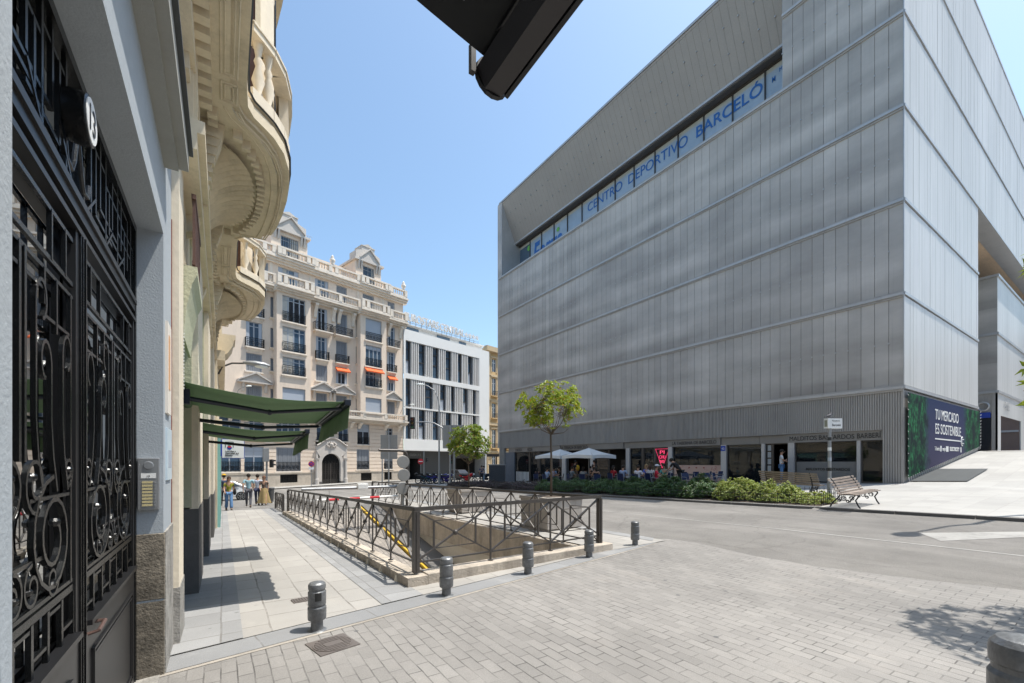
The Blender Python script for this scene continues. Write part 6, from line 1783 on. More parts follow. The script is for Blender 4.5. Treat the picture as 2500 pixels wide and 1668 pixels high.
# pedestrian signals
def signal_post(px, D, h, label, face=(-.3, -1, 0), zh=None, two=False):
    x, y, _ = at(px, 1180, D); zg = gz(x, y)
    t = thing('traffic_light', label, 'traffic light', (x, y, zg), world=True)
    b = MB(); b.tube([(x, y, zg), (x, y, zg + .25), (x, y, zg + .26), (x, y, zg + h)], [.10, .09, .055, .055], 10); b.build('pole', M_GALV, t, smooth=True, autos=40)
    light_head(t, (x + .25, y, zg + h - .9), face, 2, .8)
    if two: 
        b = MB(); b.box(x - .20, x + .12, y - .12, y + .12, zg + h - .8, zg + h); b.build('signal_housing', M_GALV, t, bevel=.02)
    return t
signal_post(651, 25.5, 3.3, 'grey traffic light post with two housings beside the litter bin at the crossing', (.9, -.4, 0), two=True)
signal_post(933, 40, 3.0, 'dark traffic light with several visors in front of the basement grille of the beige building', (.9, -.3, 0))
signal_post(1035, 46, 3.4, 'slim grey signal post in front of the dark hotel base', (.9, -.3, 0))
def round_sign(px, py, D, r, label, name, kind):
    x, y, z = at(px, py, D); zg = gz(x, y)
    t = thing(name, label, 'sign', (x, y, zg), world=True)
    b = MB(); b.tube([(x, y, zg), (x, y, z + r * .6)], .035, 8); b.build('post', M_GALV, t, smooth=True, autos=40)
    f = Vector((-x, -y, 0)).normalized(); s = Vector((-f.y, f.x, 0))
    c = Vector((x, y, z)) + f * .05
    def disc(rr, m, o, nm, par): 
        b = MB(); v = [tuple(c + s * (rr * math.cos(k * math.pi / 14)) + Vector((0, 0, rr * math.sin(k * math.pi / 14))) + f * (o + e)) for e in (0, .012) for k in range(28)]
        b.add(v, [tuple(range(28)), tuple(range(28, 56))] + [(k, (k + 1) % 28, 28 + (k + 1) % 28, 28 + k) for k in range(28)]); return b.build(nm, m, par)
    d1 = disc(r, M_SIGNR, 0, 'sign_disc', t)
    def barr(a0, z0, a1, z1, w, m, nm):
        p0 = c + s * a0 + Vector((0, 0, z0)) + f * .03; p1 = c + s * a1 + Vector((0, 0, z1)) + f * .03
        b = MB(); b.bar(p0, p1, w); b.build(nm, m, d1)
    if kind == 'entry': barr(-r * .7, 0, r * .7, 0, r * .3, M_WHITE, 'white_bar')
    else:
        disc(r * .76, M_SIGNBL, .013, 'blue_disc', d1)
        barr(-r * .55, -r * .55, r * .55, r * .55, r * .2, M_SIGNR, 'red_bar'); barr(-r * .55, r * .55, r * .55, -r * .55, r * .2, M_SIGNR, 'red_bar')
        b = MB(); q = c - Vector((0, 0, r * 1.6)); b.hexa([tuple(q + s * a + f * e + Vector((0, 0, zz))) for zz in (-.12, .12) for a, e in ((-.25, 0), (.25, 0), (.25, .02), (-.25, .02))]); b.build('plate', M_WHITE, t)
round_sign(760, 1133, 46, .29, 'red and blue no stopping sign on a post left of the arched doorway', 'no_stopping_sign', 'stop')
round_sign(1027, 1127, 47, .31, 'round red no entry sign with white bar in front of the dark hotel base', 'no_entry_sign', 'entry')
# litter bin
x, y, _ = at(661, 1200, 26); zg = gz(x, y)
t = thing('litter_bin', 'dark grey ribbed litter bin beside the traffic light post at the crossing', 'litter bin', (x, y, zg), world=True)
b = MB(); b.lathe([(.15, zg + .12), (.19, zg + .85), (.205, zg + .86), (.205, zg + .93), (.17, zg + .96)], (x, y, 0), 18); b.build('bin_body', plain('bin_grey', (.07, .07, .07), .6), t, smooth=True, autos=30)
b = MB(); b.tube([(x, y, zg - .02), (x, y, zg + .15)], .09, 10); b.build('foot', M_BLACK, t)
# street name sign with pigeon
x, y = 18.4, 6.75; zg = gz(x, y)
t = thing('street_name_sign', 'boxy white street name sign on a grey sticker covered post by the benches', 'sign', (x, y, zg), world=True)
b = MB(); b.tube([(x, y, zg), (x, y, zg + .5), (x, y, zg + .51), (x, y, 2.92)], [.075, .075, .058, .058], 12); b.build('post', M_GALV, t, smooth=True, autos=30)
b = MB(); b.box(-.14, .42, -.09, .09, 0, .36); sb_ = b.build('sign_box', M_WHITE, t); sb_.location = Vector((x, y, 2.92)) - WORLD[t.name]; sb_.rotation_euler = (0, 0, R(-28))
for k, (s_, z_, h_, w_) in enumerate((('Mercado de', .25, .05, .3), ('Barcel\u00f3', .08, .09, .34))):
    q = text(s_, (.02, -.092, z_), (1, 0, 0), VZ, h_, M_BLACKL, sb_, width=w_, depth=.004); q.parent = sb_; q.location = (0, 0, 0)
q = MB(); q.box(-.147, -.141, -.06, .06, .06, .3); o = q.build('crest_panel', plain('crest', (.25, .26, .2), .5), sb_)
for k in range(5):
    b = MB(); z = 1.0 + k * .37; b.lathe([(.0595, 0), (.0595, .12)], (x, y, z), 12); b.build('sticker', (M_WHITE, M_BLACKL, M_SHUTL)[k % 3], t)
t = thing('pigeon', 'dark pigeon perched on top of the street name sign', 'bird', (x - .02, y + .02, 3.28))
b = MB(); b.tube([(-.16, 0, .06), (-.08, 0, .085), (0, 0, .10), (.07, 0, .12), (.10, 0, .17), (.115, 0, .205), (.15, 0, .205)], [.012, .035, .055, .048, .028, .026, .004], 10); b.build('body', plain('pigeon_grey', (.05, .05, .06), .7), t, smooth=True)
b = MB(); b.tube([(-.2, 0, .05), (-.08, 0, .08)], [.02, .03], 6); b.build('tail', M_BLACK, t); b = MB(); b.tube([(.0, .015, .05), (.0, .015, 0)], .004, 4); b.tube([(.0, -.015, .05), (.0, -.015, 0)], .004, 4); b.build('legs', plain('pigeon_leg', (.3, .08, .06), .6), t)
t.rotation_euler = (0, 0, R(-20))
# lamp beyond the right edge whose shadow lies on the road
x, y = 16.9, 1.25; zg = gz(x, y)
t = thing('street_lamp', 'street lamp beyond the right edge of the picture that throws its shadow on the asphalt', 'street lamp', (x, y, zg), world=True)
b = MB(); b.tube([(x, y, zg), (x, y, zg + .8), (x, y, zg + .81), (x, y, 8.2), (x - .15, y, 8.9), (x - .6, y, 9.4), (x - 1.3, y + .1, 9.6)], [.12, .12, .085, .06, .05, .045, .04], 10); b.build('pole', M_GALV, t, smooth=True, autos=40)
b = MB(); lamp_head(b, (x - 1.2, y + .1, 9.6), (-1, .05, 0), .8, .24); b.build('lamp_head', M_GALV, t, smooth=True, autos=60)
# ================================================================ planters and trees
def leafmat(name, c1, c2, c3, trans=.35):
    m, n, l, p = mk(name)
    oi = n.new('ShaderNodeNewGeometry')
    c = mixc(n, l, ramp(n, l, oi.outputs['Random Per Island'], [(0, 0), (1, 1)]), c1, c2)
    c = mixc(n, l, ramp(n, l, oi.outputs['Random Per Island'], [(.86, 0), (.90, 1)]), c, c3)
    l.new(c, p.inputs['Base Color']); p.inputs['Roughness'].default_value = .38
    t = n.new('ShaderNodeBsdfTranslucent'); l.new(mixc(n, l, .5, c, (.35, .42, .03)), t.inputs[0])
    x = n.new('ShaderNodeMixShader'); x.inputs[0].default_value = trans
    l.new(p.outputs[0], x.inputs[1]); l.new(t.outputs[0], x.inputs[2]); l.new(x.outputs[0], n['Material Output'].inputs[0])
    return m
L_LIME = leafmat('lime_leaves', (.17, .26, .02), (.36, .43, .05), (.40, .20, .03), .42)
L_GREEN = leafmat('green_leaves', (.11, .19, .03), (.24, .33, .05), (.28, .20, .05))
L_DARK = leafmat('juniper_leaves', (.028, .08, .025), (.07, .15, .045), (.05, .08, .03), .15)
L_SHRUB = leafmat('shrub_leaves', (.19, .26, .05), (.40, .45, .13), (.24, .16, .06))
L_PURPLE = leafmat('purple_leaves', (.035, .018, .03), (.07, .035, .045), (.05, .05, .03), .1)
def rosette(b, p, out, n, L, W, rd, fold=.25):
    """cluster of pointed leaves fanning out from one twig end"""
    out = Vector(out).normalized(); s = out.orthogonal().normalized(); t = out.cross(s)
    for i in range(n):
        a = 2 * math.pi * (i + rd.random()) / n; el = rd.uniform(.1, 1.0)
        d = (s * math.cos(a) + t * math.sin(a)) * math.cos(el) + out * math.sin(el)
        d = (d + Vector((0, 0, -.15 + rd.random() * .1))).normalized()
        w = d.cross(out + Vector((rd.uniform(-.3, .3),) * 3)); 
        if w.length < 1e-4: continue
        w.normalize(); nn = w.cross(d); l_ = L * rd.uniform(.7, 1.2); q = W * rd.uniform(.8, 1.15)
        m_ = p + d * l_ * .5 + nn * l_ * .05; e = p + d * l_ - nn * l_ * .08
        o = len(b.v)
        b.v += [tuple(p), tuple(m_ + w * q / 2 + nn * q * fold), tuple(e), tuple(m_ - w * q / 2 + nn * q * fold), tuple(m_)]
        b.f += [(o, o + 1, o + 4), (o + 1, o + 2, o + 4), (o + 2, o + 3, o + 4), (o + 3, o, o + 4)]; b.m += [0] * 4
def small_tree(name, label, x, y, zb, z0, zt, r, nclus, lm, seed, L=.11, W=.045, trunk=.035, gaps=.5, nl=7, droop=()):
    rd = random.Random(seed)
    t = thing(name, label, 'tree', (x, y, zb), world=True)
    b = MB(); br = MB(); base = Vector((x, y, z0)); cz = (z0 + zt) / 2 + .06; hz = (zt - z0) / 2
    br.tube([(x, y, zb), (x + .012, y, lerp(zb, z0, .5)), (x - .005, y + .01, z0)], [trunk, trunk * .85, trunk * .75], 9)
    mains = []
    for i in range(11):
        a = i * 2.4 + rd.random() * .5; up = rd.uniform(.25, 1)
        d = Vector((math.cos(a) * (1.15 - up * .75), math.sin(a) * (1.15 - up * .75), up)).normalized(); k = rd.uniform(.5, .85)
        e = base + Vector((d.x * r, d.y * r, d.z * 2 * hz * .8)) * k
        m_ = (base + e) / 2 + Vector((d.x, d.y, -.3)) * r * .12
        br.tube([base, m_, e], [trunk * .45, trunk * .3, trunk * .12], 5); mains.append((m_, e))
    for i in range(nclus):
        # clusters gather into lumps with gaps between them
        for _ in range(40):
            u = Vector((rd.gauss(0, 1), rd.gauss(0, 1), rd.gauss(0, 1))).normalized(); rr = rd.random() ** .38
            p = Vector((u.x * r * rr, u.y * r * rr, u.z * hz * rr))
            f = noise.noise(p * (1.9 / r) + Vector((seed, seed * 2, 0)))
            if f > -.02 - rd.random() * .15 * (1 - gaps) and not (p.z < -hz * .55 and (p.x ** 2 + p.y ** 2) ** .5 < r * .35): break
        q = Vector((x, y, cz)) + p
        sk = min(mains, key=lambda me: (me[1] - q).length); src = sk[0].lerp(sk[1], rd.uniform(.4, 1))
        if i % 2 == 0: br.tube([src, (src + q) / 2 + Vector((0, 0, -.03)), q], [trunk * .1, trunk * .07, trunk * .04], 3, cap=False)
        rosette(b, q, (p.x, p.y, abs(p.z) + .4 * r), nl, L, W, rd)
    for (ex, ey, ez, er, en) in droop:      # low side branches
        br.tube([base, (base + Vector((ex, ey, ez))) / 2 + Vector((0, 0, .12)), (ex, ey, ez)], [trunk * .4, trunk * .25, .006], 5)
        for i in range(en):
            q = Vector((ex, ey, ez)) + Vector((rd.gauss(0, er), rd.gauss(0, er), rd.gauss(0, er * .8))); br.tube([(ex, ey, ez), q], [.005, .003], 3, cap=False)
            rosette(b, q, (ex - x, ey - y, .3), nl, L, W, rd)
    br.build('trunk', M_TRUNK, t, smooth=True)
    b.build('crown', lm, t, fixn=False)
    return t
def planter(x, y, label):
    zg = gz(x, y) + .014; s = .57
    t = thing('planter', label, 'planter', (x, y, zg), group='square concrete planters beside the ramp')
    b = MB(); h = .82
    for s0, s1, z0, z1 in ((s - .06, s - .06, 0, .06), (s - .01, s, .06, .76), (s + .03, s + .03, .76, h)):
        k0, k1 = s0, s1
        b.hexa([(-k0, -k0, z0), (k0, -k0, z0), (k0, k0, z0), (-k0, k0, z0), (-k1, -k1, z1), (k1, -k1, z1), (k1, k1, z1), (-k1, k1, z1)])
    q = s - .06
    b.box(-s - .03, s + .03, -s - .03, -q, h, h + .02); b.box(-s - .03, s + .03, q, s + .03, h, h + .02); b.box(-s - .03, -q, -q, q, h, h + .02); b.box(q, s + .03, -q, q, h, h + .02)
    b.build('box', M_PLANTER, t, bevel=.008)
    b = MB(); b.box(-q, q, -q, q, h, h + .008); b.build('soil', M_SOIL, t)
    return zg + h
zp = planter(7.12, 8.85, 'nearer square concrete planter behind the railing, carrying the tree with the sparse lime crown')
small_tree('young_tree', 'small tree with sparse lime green crown and thin trunk in the nearer planter', 7.12, 8.85, zp, 2.42, 3.75,   .90, 480, L_LIME, 5, .10, .045, .032, 1.6, 7)
zp = planter(7.3, 13.75, 'further square concrete planter behind the railing, carrying the dense little tree')
small_tree('young_tree', 'small tree with denser green crown in the further planter in front of the hotel', 7.3, 13.75, zp, 1.62, 2.98, .76, 560, L_GREEN, 11, .11, .05, .03, .5, 8)
small_tree('young_tree', 'tree beyond the right edge whose leafy twigs reach into the picture and shade the pavers', 7.72, -.30, 0, 3.05, 5.0, 1.15, 620, L_LIME, 23, .15, .045, .05, .6, 7, [(6.36, .60, 2.46, .09, 6), (6.33, .58, 2.24, .06, 3)])

# ================================================================ shrubs of the planted strip
def shrub(name, label, cx, cy, rx, ry, h, n, lm, seed, L, W, group, nl=5, up=.6):
    rd = random.Random(seed); zg = gz(cx, cy)
    t = thing(name, label, 'shrub', (cx, cy, zg), group=group, world=True)
    b = MB(); st = MB()
    for i in range(n):
        a = rd.random() * 2 * math.pi; rr = rd.random() ** .5; px, py = rx * rr * math.cos(a), ry * rr * math.sin(a)
        lump = .74 + .6 * noise.noise(Vector((px * 2.1, py * 2.1, seed))) + .3 * noise.noise(Vector((px * 6, py * 6, seed)))
        top = h * lump * math.sqrt(max(.05, 1 - rr ** 2.6)); z = top * (1 - .75 * rd.random() ** 2.2)
        p = Vector((cx + px, cy + py, gz(cx + px, cy + py) + z))
        rosette(b, p, (px * .5 / rx, py * .5 / ry, up + rd.random()), nl, L, W, rd, .15)
        if i % 9 == 0: st.tube([(cx + px * .6, cy + py * .6, zg), p], [.012, .004], 4, cap=False)
    st.build('stems', M_TRUNK, t); b.build('foliage', lm, t, fixn=False)
G1, G2, G3 = 'dark spreading juniper shrubs in the planted strip', 'light green shrubs in the sunny end of the planted strip', 'dark purple low shrubs in the shaded end of the planted strip'
jl = ['next to the light shrubs', 'in front of the white shirted diner', 'in front of the striped shirt diner', 'in front of the right parasol', 'in front of the seated group by the parasol pole', 'at the darker far end']
for i, y in enumerate((10.6, 12.3, 14.1, 16.0, 18.0, 20.2)):
    shrub('juniper_shrub', 'dark green spreading juniper shrub ' + jl[i], 16.4, y, 1.05, 1.15, .80 - .02 * i, 2300 - i * 230, L_DARK, 30 + i, .13, .028, G1, 6, 1.0)
for i, (x, y, r, h) in enumerate(((16.2, 6.5, .75, .34), (16.35, 7.6, .95, .66), (16.3, 8.9, 1.0, .80))):
    shrub('light_shrub', ('low thin light green shrub at the corner of the planted strip by the near bench', 'sunlit light green shrub in the middle of the bright end of the strip', 'tallest sunlit light green shrub next to the dark junipers')[i], x, y, r, r * .95, h, (900, 2300, 2500)[i], L_SHRUB, 50 + i, .065, .036, G2, 6, .5)
for i, y in enumerate((22.4, 24.6, 27, 29.6, 32.2)):
    shrub('purple_shrub', 'dark purple low shrub ' + ('right of the young tree trunk', 'behind the trunk of the young tree', 'left of the young tree trunk', 'in front of the striped white slats', 'at the far left end near the kiosk')[i], 16.4, y, 1.1, 1.3, .5, 700, L_PURPLE, 60 + i, .12, .04, G3, 5, .9)
# hooped wire edging
t = thing('wire_edging', 'low black wire edging fence around the planted strip along the kerb', 'fence', (15.3, 12, .3), world=True)
b = MB()
def wire(P0, P1, n):
    for i in range(n + 1):
        s = i / n; x, y = lerp(P0[0], P1[0], s), lerp(P0[1], P1[1], s); z = gz(x, y) + .01
        b.tube([(x, y, z), (x, y, z + .40)], .007, 4)
    for h in (.06, .2, .34):
        pts = []
        for i in range(9):
            s = i / 8; x, y = lerp(P0[0], P1[0], s), lerp(P0[1], P1[1], s); pts.append((x, y, gz(x, y) + h))
        b.tube(pts, .007, 4)
wire((15.35, 5.85), (15.35, 33), 150); wire((15.35, 5.85), (17.3, 5.9), 12); wire((17.3, 5.9), (17.75, 8.2), 14)
b.build('wire_mesh', M_BLACK, t)

# ================================================================ benches
def bench_proto():
    t = thing('park_bench', 'x', 'bench', (0, 0, 0)); L = 1.9
    for i in range(6):
        f = i / 5; y, z = .10 + .20 * f + .06 * f * f, .46 + .40 * f
        b = MB(); b.hexa([(-L / 2, y - .012, z - .028), (L / 2, y - .012, z - .028), (L / 2, y + .012, z - .026), (-L / 2, y + .012, z - .026), (-L / 2, y - .002, z + .028), (L / 2, y - .002, z + .028), (L / 2, y + .022, z + .03), (-L / 2, y + .022, z + .03)])
        b.build('back_slat', M_WOOD, t)
    for i in range(7):
        f = i / 6; y, z = .05 - .42 * f, .42 + .035 * math.sin(f * 2.6) - .01 * f
        b = MB(); b.box(-L / 2, L / 2, y - .022, y + .022, z - .012, z + .012); b.build('seat_slat', M_WOOD, t)
    for sx in (-1, 1):
        x = sx * (L / 2 - .22); b = MB()
        b.tube([(x, .40, .0), (x, .34, .12), (x, .14, .34), (x, .10, .44), (x, .30, .80), (x, .38, .90)], .022, 6)
        b.tube([(x, -.42, .0), (x, -.36, .10), (x, -.30, .24), (x, -.38, .36), (x, -.36, .41)], .022, 6)
        b.tube([(x, -.36, .40), (x, -.15, .405), (x, .10, .40)], .018, 6)
        for cy, cz, r in ((-.20, .30, .075), (.02, .28, .085), (-.09, .20, .05), (.14, .22, .05)):
            b.tube([(x, cy + r * (1 - k * .03) * math.cos(k * .55), cz + r * (1 - k * .03) * math.sin(k * .55)) for k in range(20)], .011, 5)
        b.build('iron_leg', M_BLACK, t, smooth=True, autos=50)
    return t
bt = bench_proto()
bt.location = (15.95, 5.2, gz(16.0, 5.2) + .01); bt.rotation_euler = (0, R(-2.8), R(-2)); bt.scale = (.92, .92, .95); bt['label'] = 'sunlit brown slatted park bench seen from its left end, standing on the plaza'; bt['group'] = 'slatted park benches on cast iron legs'
b2 = dup(bt, (18.45, 8.1, gz(18.4, 8.1) + .01), R(90), 'brown slatted park bench seen from behind, beyond the light green shrubs'); b2.rotation_euler = (R(0), R(-2), R(90)); b2.scale = (1.1, 1, 1)
x_b2 = b2
# ================================================================ terrace
def parasol(x, y, zt, label, rz=0, r=1.75):
    zg = gz(x, y); t = thing('parasol', label, 'parasol', (x, y, zg), rz, 'white square parasols over the terrace')
    h = zt - zg; b = MB(); e = h - .50
    K = 8; vs = [(0, 0, h)]
    cor = [(-r, -r), (r, -r), (r, r), (-r, r)]
    ring = []
    for i in range(4):
        a, c = cor[i], cor[(i + 1) % 4]
        for k in range(K):
            s = k / K; sag = .06 * math.sin(math.pi * s); ring.append((lerp(a[0], c[0], s) * (1 - sag * .6), lerp(a[1], c[1], s) * (1 - sag * .6), e + sag))
    n_ = len(ring); mid = [(x_ * .5, y_ * .5, lerp(h, z_, .5) - .03) for x_, y_, z_ in ring]
    low = [(x_ * 1.002, y_ * 1.002, z_ - .20) for x_, y_, z_ in ring]
    vs += mid + ring + low
    fs = [(0, 1 + i, 1 + (i + 1) % n_) for i in range(n_)] + [(1 + o * n_ + i, 1 + o * n_ + (i + 1) % n_, 1 + (o + 1) * n_ + (i + 1) % n_, 1 + (o + 1) * n_ + i) for o in (0, 1) for i in range(n_)]
    b.add(vs, fs); b.build('canopy', M_UMB, t, fixn=False)
    b = MB(); b.tube([(0, 0, 0), (0, 0, h + .05)], .03, 8); b.build('pole', M_GALV, t)
    b = MB()
    for c in cor: b.tube([(0, 0, h - .1), (c[0], c[1], e + .02)], .012, 4); b.tube([(0, 0, h - .75), (c[0] * .5, c[1] * .5, lerp(h, e, .5) - .06)], .01, 4)
    b.build('ribs', M_GALV, t)
    b = MB(); b.box(-.3, .3, -.3, .3, 0, .07); b.build('base', M_TABLE, t)
parasol(19.6, 20.5, 2.60, 'right and nearer white square parasol over the cafe terrace', R(8), 1.22)
parasol(20.4, 24.3, 2.62, 'left and further white square parasol half behind the tree trunk', R(4), 1.28)
def chair_proto():
    t = thing('cafe_chair', 'x', 'chair', (0, 0, 0))
    b = MB(); b.box(-.21, .21, -.2, .2, .43, .455); b.build('seat', M_BLUECH, t)
    b = MB(); b.hexa([(-.2, .185, .50), (.2, .185, .50), (.2, .205, .50), (-.2, .205, .50), (-.2, .25, .84), (.2, .25, .84), (.2, .27, .84), (-.2, .27, .84)]); b.build('backrest', M_BLUECH, t)
    for sx in (-1, 1):
        b = MB(); b.tube([(sx * .2, .2, 0), (sx * .2, .19, .45), (sx * .2, .26, .84)], .013, 5); b.build('leg', M_GALV, t)
        b = MB(); b.tube([(sx * .2, -.2, 0), (sx * .2, -.18, .45), (sx * .2, -.17, .64), (sx * .21, .2, .65)], .013, 5); b.build('leg', M_GALV, t)
    return t
def table_proto():
    t = thing('cafe_table', 'x', 'table', (0, 0, 0))
    b = MB(); b.box(-.35, .35, -.35, .35, .71, .74); b.build('tabletop', M_TABLE, t, bevel=.01)
    b = MB(); b.tube([(0, 0, .03), (0, 0, .71)], .025, 8); b.box(-.2, .2, -.2, .2, 0, .03); b.build('pedestal', M_TABLE, t)
    return t
ch = chair_proto(); tb = table_proto(); used_c = used_t = False
def put_chair(x, y, rz, label):
    global used_c
    if not used_c: ch.location = (x, y, gz(x, y) + .01); ch.rotation_euler = (0, 0, rz); ch['label'] = label; ch['group'] = 'dark blue cafe chairs on the terrace'; used_c = True
    else: dup(ch, (x, y, gz(x, y) + .01), rz, label)
def put_table(x, y, label):
    global used_t
    if not used_t: tb.location = (x, y, gz(x, y) + .01); tb['label'] = label; tb['group'] = 'square cafe tables on the terrace'; used_t = True
    else: dup(tb, (x, y, gz(x, y) + .01), .1, label)

# ================================================================ people
def skinmesh(name, nodes, edges, m, parent, sub=1):
    me = bpy.data.meshes.new(name); me.from_pydata([n_[0] for n_ in nodes], edges, [])
    o = bpy.data.objects.new(name, me); C.objects.link(o)
    sk = o.modifiers.new('skin', 'SKIN'); sk.use_smooth_shade = True; sk.branch_smoothing = .6
    for i, n_ in enumerate(nodes):
        v = me.skin_vertices[0].data[i]; r_ = n_[1]; v.radius = r_ if isinstance(r_, tuple) else (r_, r_); v.use_root = (i == 0)
    if sub: s_ = o.modifiers.new('sub', 'SUBSURF'); s_.levels = sub; s_.render_levels = sub
    bpy.context.view_layer.update()
    me2 = bpy.data.meshes.new_from_object(o.evaluated_get(bpy.context.evaluated_depsgraph_get()))
    bpy.data.objects.remove(o); bpy.data.meshes.remove(me)
    me2.name = name; me2.materials.clear(); me2.materials.append(m)
    o = bpy.data.objects.new(name, me2); C.objects.link(o); o.parent = parent
    return o
SKIN = plain('skin', (.42, .24, .16), .6); SKIN2 = plain('tanned_skin', (.30, .16, .10), .6)
cloth = {}
def cl(name, c):
    if name not in cloth: cloth[name] = mat(name, c, .85, var=.12, big=4, small=20, local=True)
    return cloth[name]
def person(label, loc, rz, pose='stand', top=('white_shirt', (.6, .6, .6)), legs=('jeans', (.05, .10, .2)), hair=('dark_hair', (.02, .015, .01)), long_hair=False, skirt=None, cap=None, group=None, h=1.72, shorts=False, skin=None, bag=None, flare=False, female=False, sleeve=True):
    t = thing('person', label, 'person', loc, rz, group); k = h / 1.72; sk = skin or SKIN
    V = lambda x, y, z: (x * k, y * k, z * k)
    sw = .165 if female else .19
    J = dict(pel=(0, 0, .93), sp=(0, .01, 1.10), ch=(0, .0, 1.32), nk=(0, -.01, 1.47), hb=(0, .02, 1.54), hm=(0, .03, 1.62), ht=(0, .015, 1.685))
    for s_, n_ in ((-1, 'L'), (1, 'R')):
        J['sh' + n_] = (s_ * sw, -.01, 1.40); J['el' + n_] = (s_ * (sw + .05), -.03, 1.13); J['wr' + n_] = (s_ * (sw + .05), .05, .90)
        J['hp' + n_] = (s_ * .09, 0, .88); J['kn' + n_] = (s_ * .10, .01, .48); J['an' + n_] = (s_ * .10, -.02, .09); J['to' + n_] = (s_ * .11, .13, .035)
    if pose == 'walk':
        J['knL'] = (-.09, .15, .49); J['anL'] = (-.09, .22, .12); J['toL'] = (-.09, .37, .08)
        J['knR'] = (.09, .0, .48); J['anR'] = (.09, -.22, .12); J['toR'] = (.09, -.11, .03)
        J['elL'] = (-sw - .05, -.12, 1.15); J['wrL'] = (-sw - .04, -.10, .92); J['elR'] = (sw + .05, .04, 1.13); J['wrR'] = (sw + .03, .20, .97)
    if pose == 'crossed':
        for s_, n_ in ((-1, 'L'), (1, 'R')):
            J['el' + n_] = (s_ * .22, .08, 1.14); J['wr' + n_] = (-s_ * .04, .19, 1.15 + .03 * s_)
    lean = 0
    if pose in ('sit', 'sitback'):
        for s_, n_ in ((-1, 'L'), (1, 'R')):
            J['hp' + n_] = (s_ * .09, .03, .90); J['kn' + n_] = (s_ * .13, .44, .91); J['an' + n_] = (s_ * .12, .40, .50); J['to' + n_] = (s_ * .13, .54, .44)
            J['el' + n_] = (s_ * (sw + .06), .10, 1.14); J['wr' + n_] = (s_ * .10, .34, 1.14)
    if pose == 'bend':
        for q in ('sp', 'ch', 'nk', 'hb', 'hm', 'ht', 'shL', 'shR', 'elL', 'elR', 'wrL', 'wrR'):
            x, y, z = J[q]; a = R(42); z -= .93; J[q] = (x, y * math.cos(a) + z * math.sin(a), .93 + z * math.cos(a) - y * math.sin(a))
        for n_, s_ in (('L', -1), ('R', 1)): J['el' + n_] = (s_ * .2, .48, 1.02); J['wr' + n_] = (s_ * .12, .66, .90)
    dz = 0
    if pose in ('sit', 'sitback'): dz = -.41
    J = {q: (x * k, y * k, (z + dz) * k) for q, (x, y, z) in J.items()}
    tr = .105 if not female else .09
    nodes = [(J['pel'], (tr + .02, tr)), (J['sp'], (tr, tr * .85)), (J['ch'], (tr + .02, tr)), (J['nk'], .05), (J['hb'], (.062, .07)), (J['hm'], (.078, .095)), (J['ht'], (.06, .07))]
    idx = {}; ed = [(0, 1), (1, 2), (2, 3), (3, 4), (4, 5), (5, 6)]
    def addn(p, r_, par):
        nodes.append((p, r_)); ed.append((par, len(nodes) - 1)); return len(nodes) - 1
    for n_ in 'LR':
        s_ = -1 if n_ == 'L' else 1
        a = addn(J['sh' + n_], .052 * k, 2); c = addn(J['el' + n_], .040 * k, a); d = addn(J['wr' + n_], .027 * k, c)
        e = (Vector(J['wr' + n_]) - Vector(J['el' + n_])).normalized(); side = e.cross(Vector((s_, 0, 0))).normalized() if abs(e.x) < .8 else Vector((0, 0, 1))
        pm = addn(tuple(Vector(J['wr' + n_]) + e * .06), .030 * k, d)
        for f in range(4):
            b0 = Vector(J['wr' + n_]) + e * .10 + side * (.020 * (f - 1.5)); f1 = addn(tuple(b0), .0095, pm); addn(tuple(b0 + e * (.06 - .008 * abs(f - 1.2)) - Vector((s_ * .015, 0, .005))), .008, f1)
        th_ = addn(tuple(Vector(J['wr' + n_]) + e * .045 + side * .04), .010, pm); addn(tuple(Vector(J['wr' + n_]) + e * .075 + side * .058), .008, th_)
        a = addn(J['hp' + n_], .085 * k, 0); c = addn(J['kn' + n_], .055 * k, a); d = addn(J['an' + n_], .036 * k, c); addn(J['to' + n_], .032 * k, d)
    body = skinmesh('body', nodes, ed, sk, t)
    g_ = 1.16
    nd = [(J['sp'], ((tr + .012) * 1.1, tr * 1.05)), (J['pel'], ((tr + .03) * 1.05, tr * 1.12)), (J['ch'], ((tr + .035) * 1.05, tr * 1.15)), ((J['nk'][0], J['nk'][1], J['nk'][2] - .03 * k), .066)]
    eg = [(0, 1), (0, 2), (2, 3)]
    for n_ in 'LR':
        nd.append((J['sh' + n_], .068 * k)); eg.append((2, len(nd) - 1))
        if sleeve: nd.append((tuple(Vector(J['sh' + n_]).lerp(Vector(J['el' + n_]), .75)), .056 * k)); eg.append((len(nd) - 2, len(nd) - 1))
    skinmesh('shirt', nd, eg, cl(*top), t)
    lgm = cl(*legs)
    if skirt:
        b = MB(); fr = J['pel']; K = 20
        vs = []
        for i, (zz, r_) in enumerate(((1.02, .15), (.9, .19), (.6, .24), (.3, .30), (.16, .33))):
            for j in range(K): a = 2 * math.pi * j / K; rr = (r_ + .018 * i * math.sin(a * 5)) * k; vs.append((rr * math.cos(a), rr * math.sin(a) * .8, zz * k))
        b.add(vs, [(i * K + j, i * K + (j + 1) % K, (i + 1) * K + (j + 1) % K, (i + 1) * K + j) for i in range(4) for j in range(K)])
        o = b.build('skirt', cl(*skirt), t, smooth=True)
    else:
        nd = [((J['pel'][0], J['pel'][1], J['pel'][2]), ((tr + .035) * k, (tr + .015) * k))]; eg = []
        for n_ in 'LR':
            a = len(nd); nd.append((J['hp' + n_], .098 * k)); eg.append((0, a)); nd.append((J['kn' + n_], (.068 if not flare else .072) * k)); eg.append((a, a + 1))
            if not shorts: nd.append((J['an' + n_], (.05 if not flare else .085) * k)); eg.append((a + 1, a + 2))
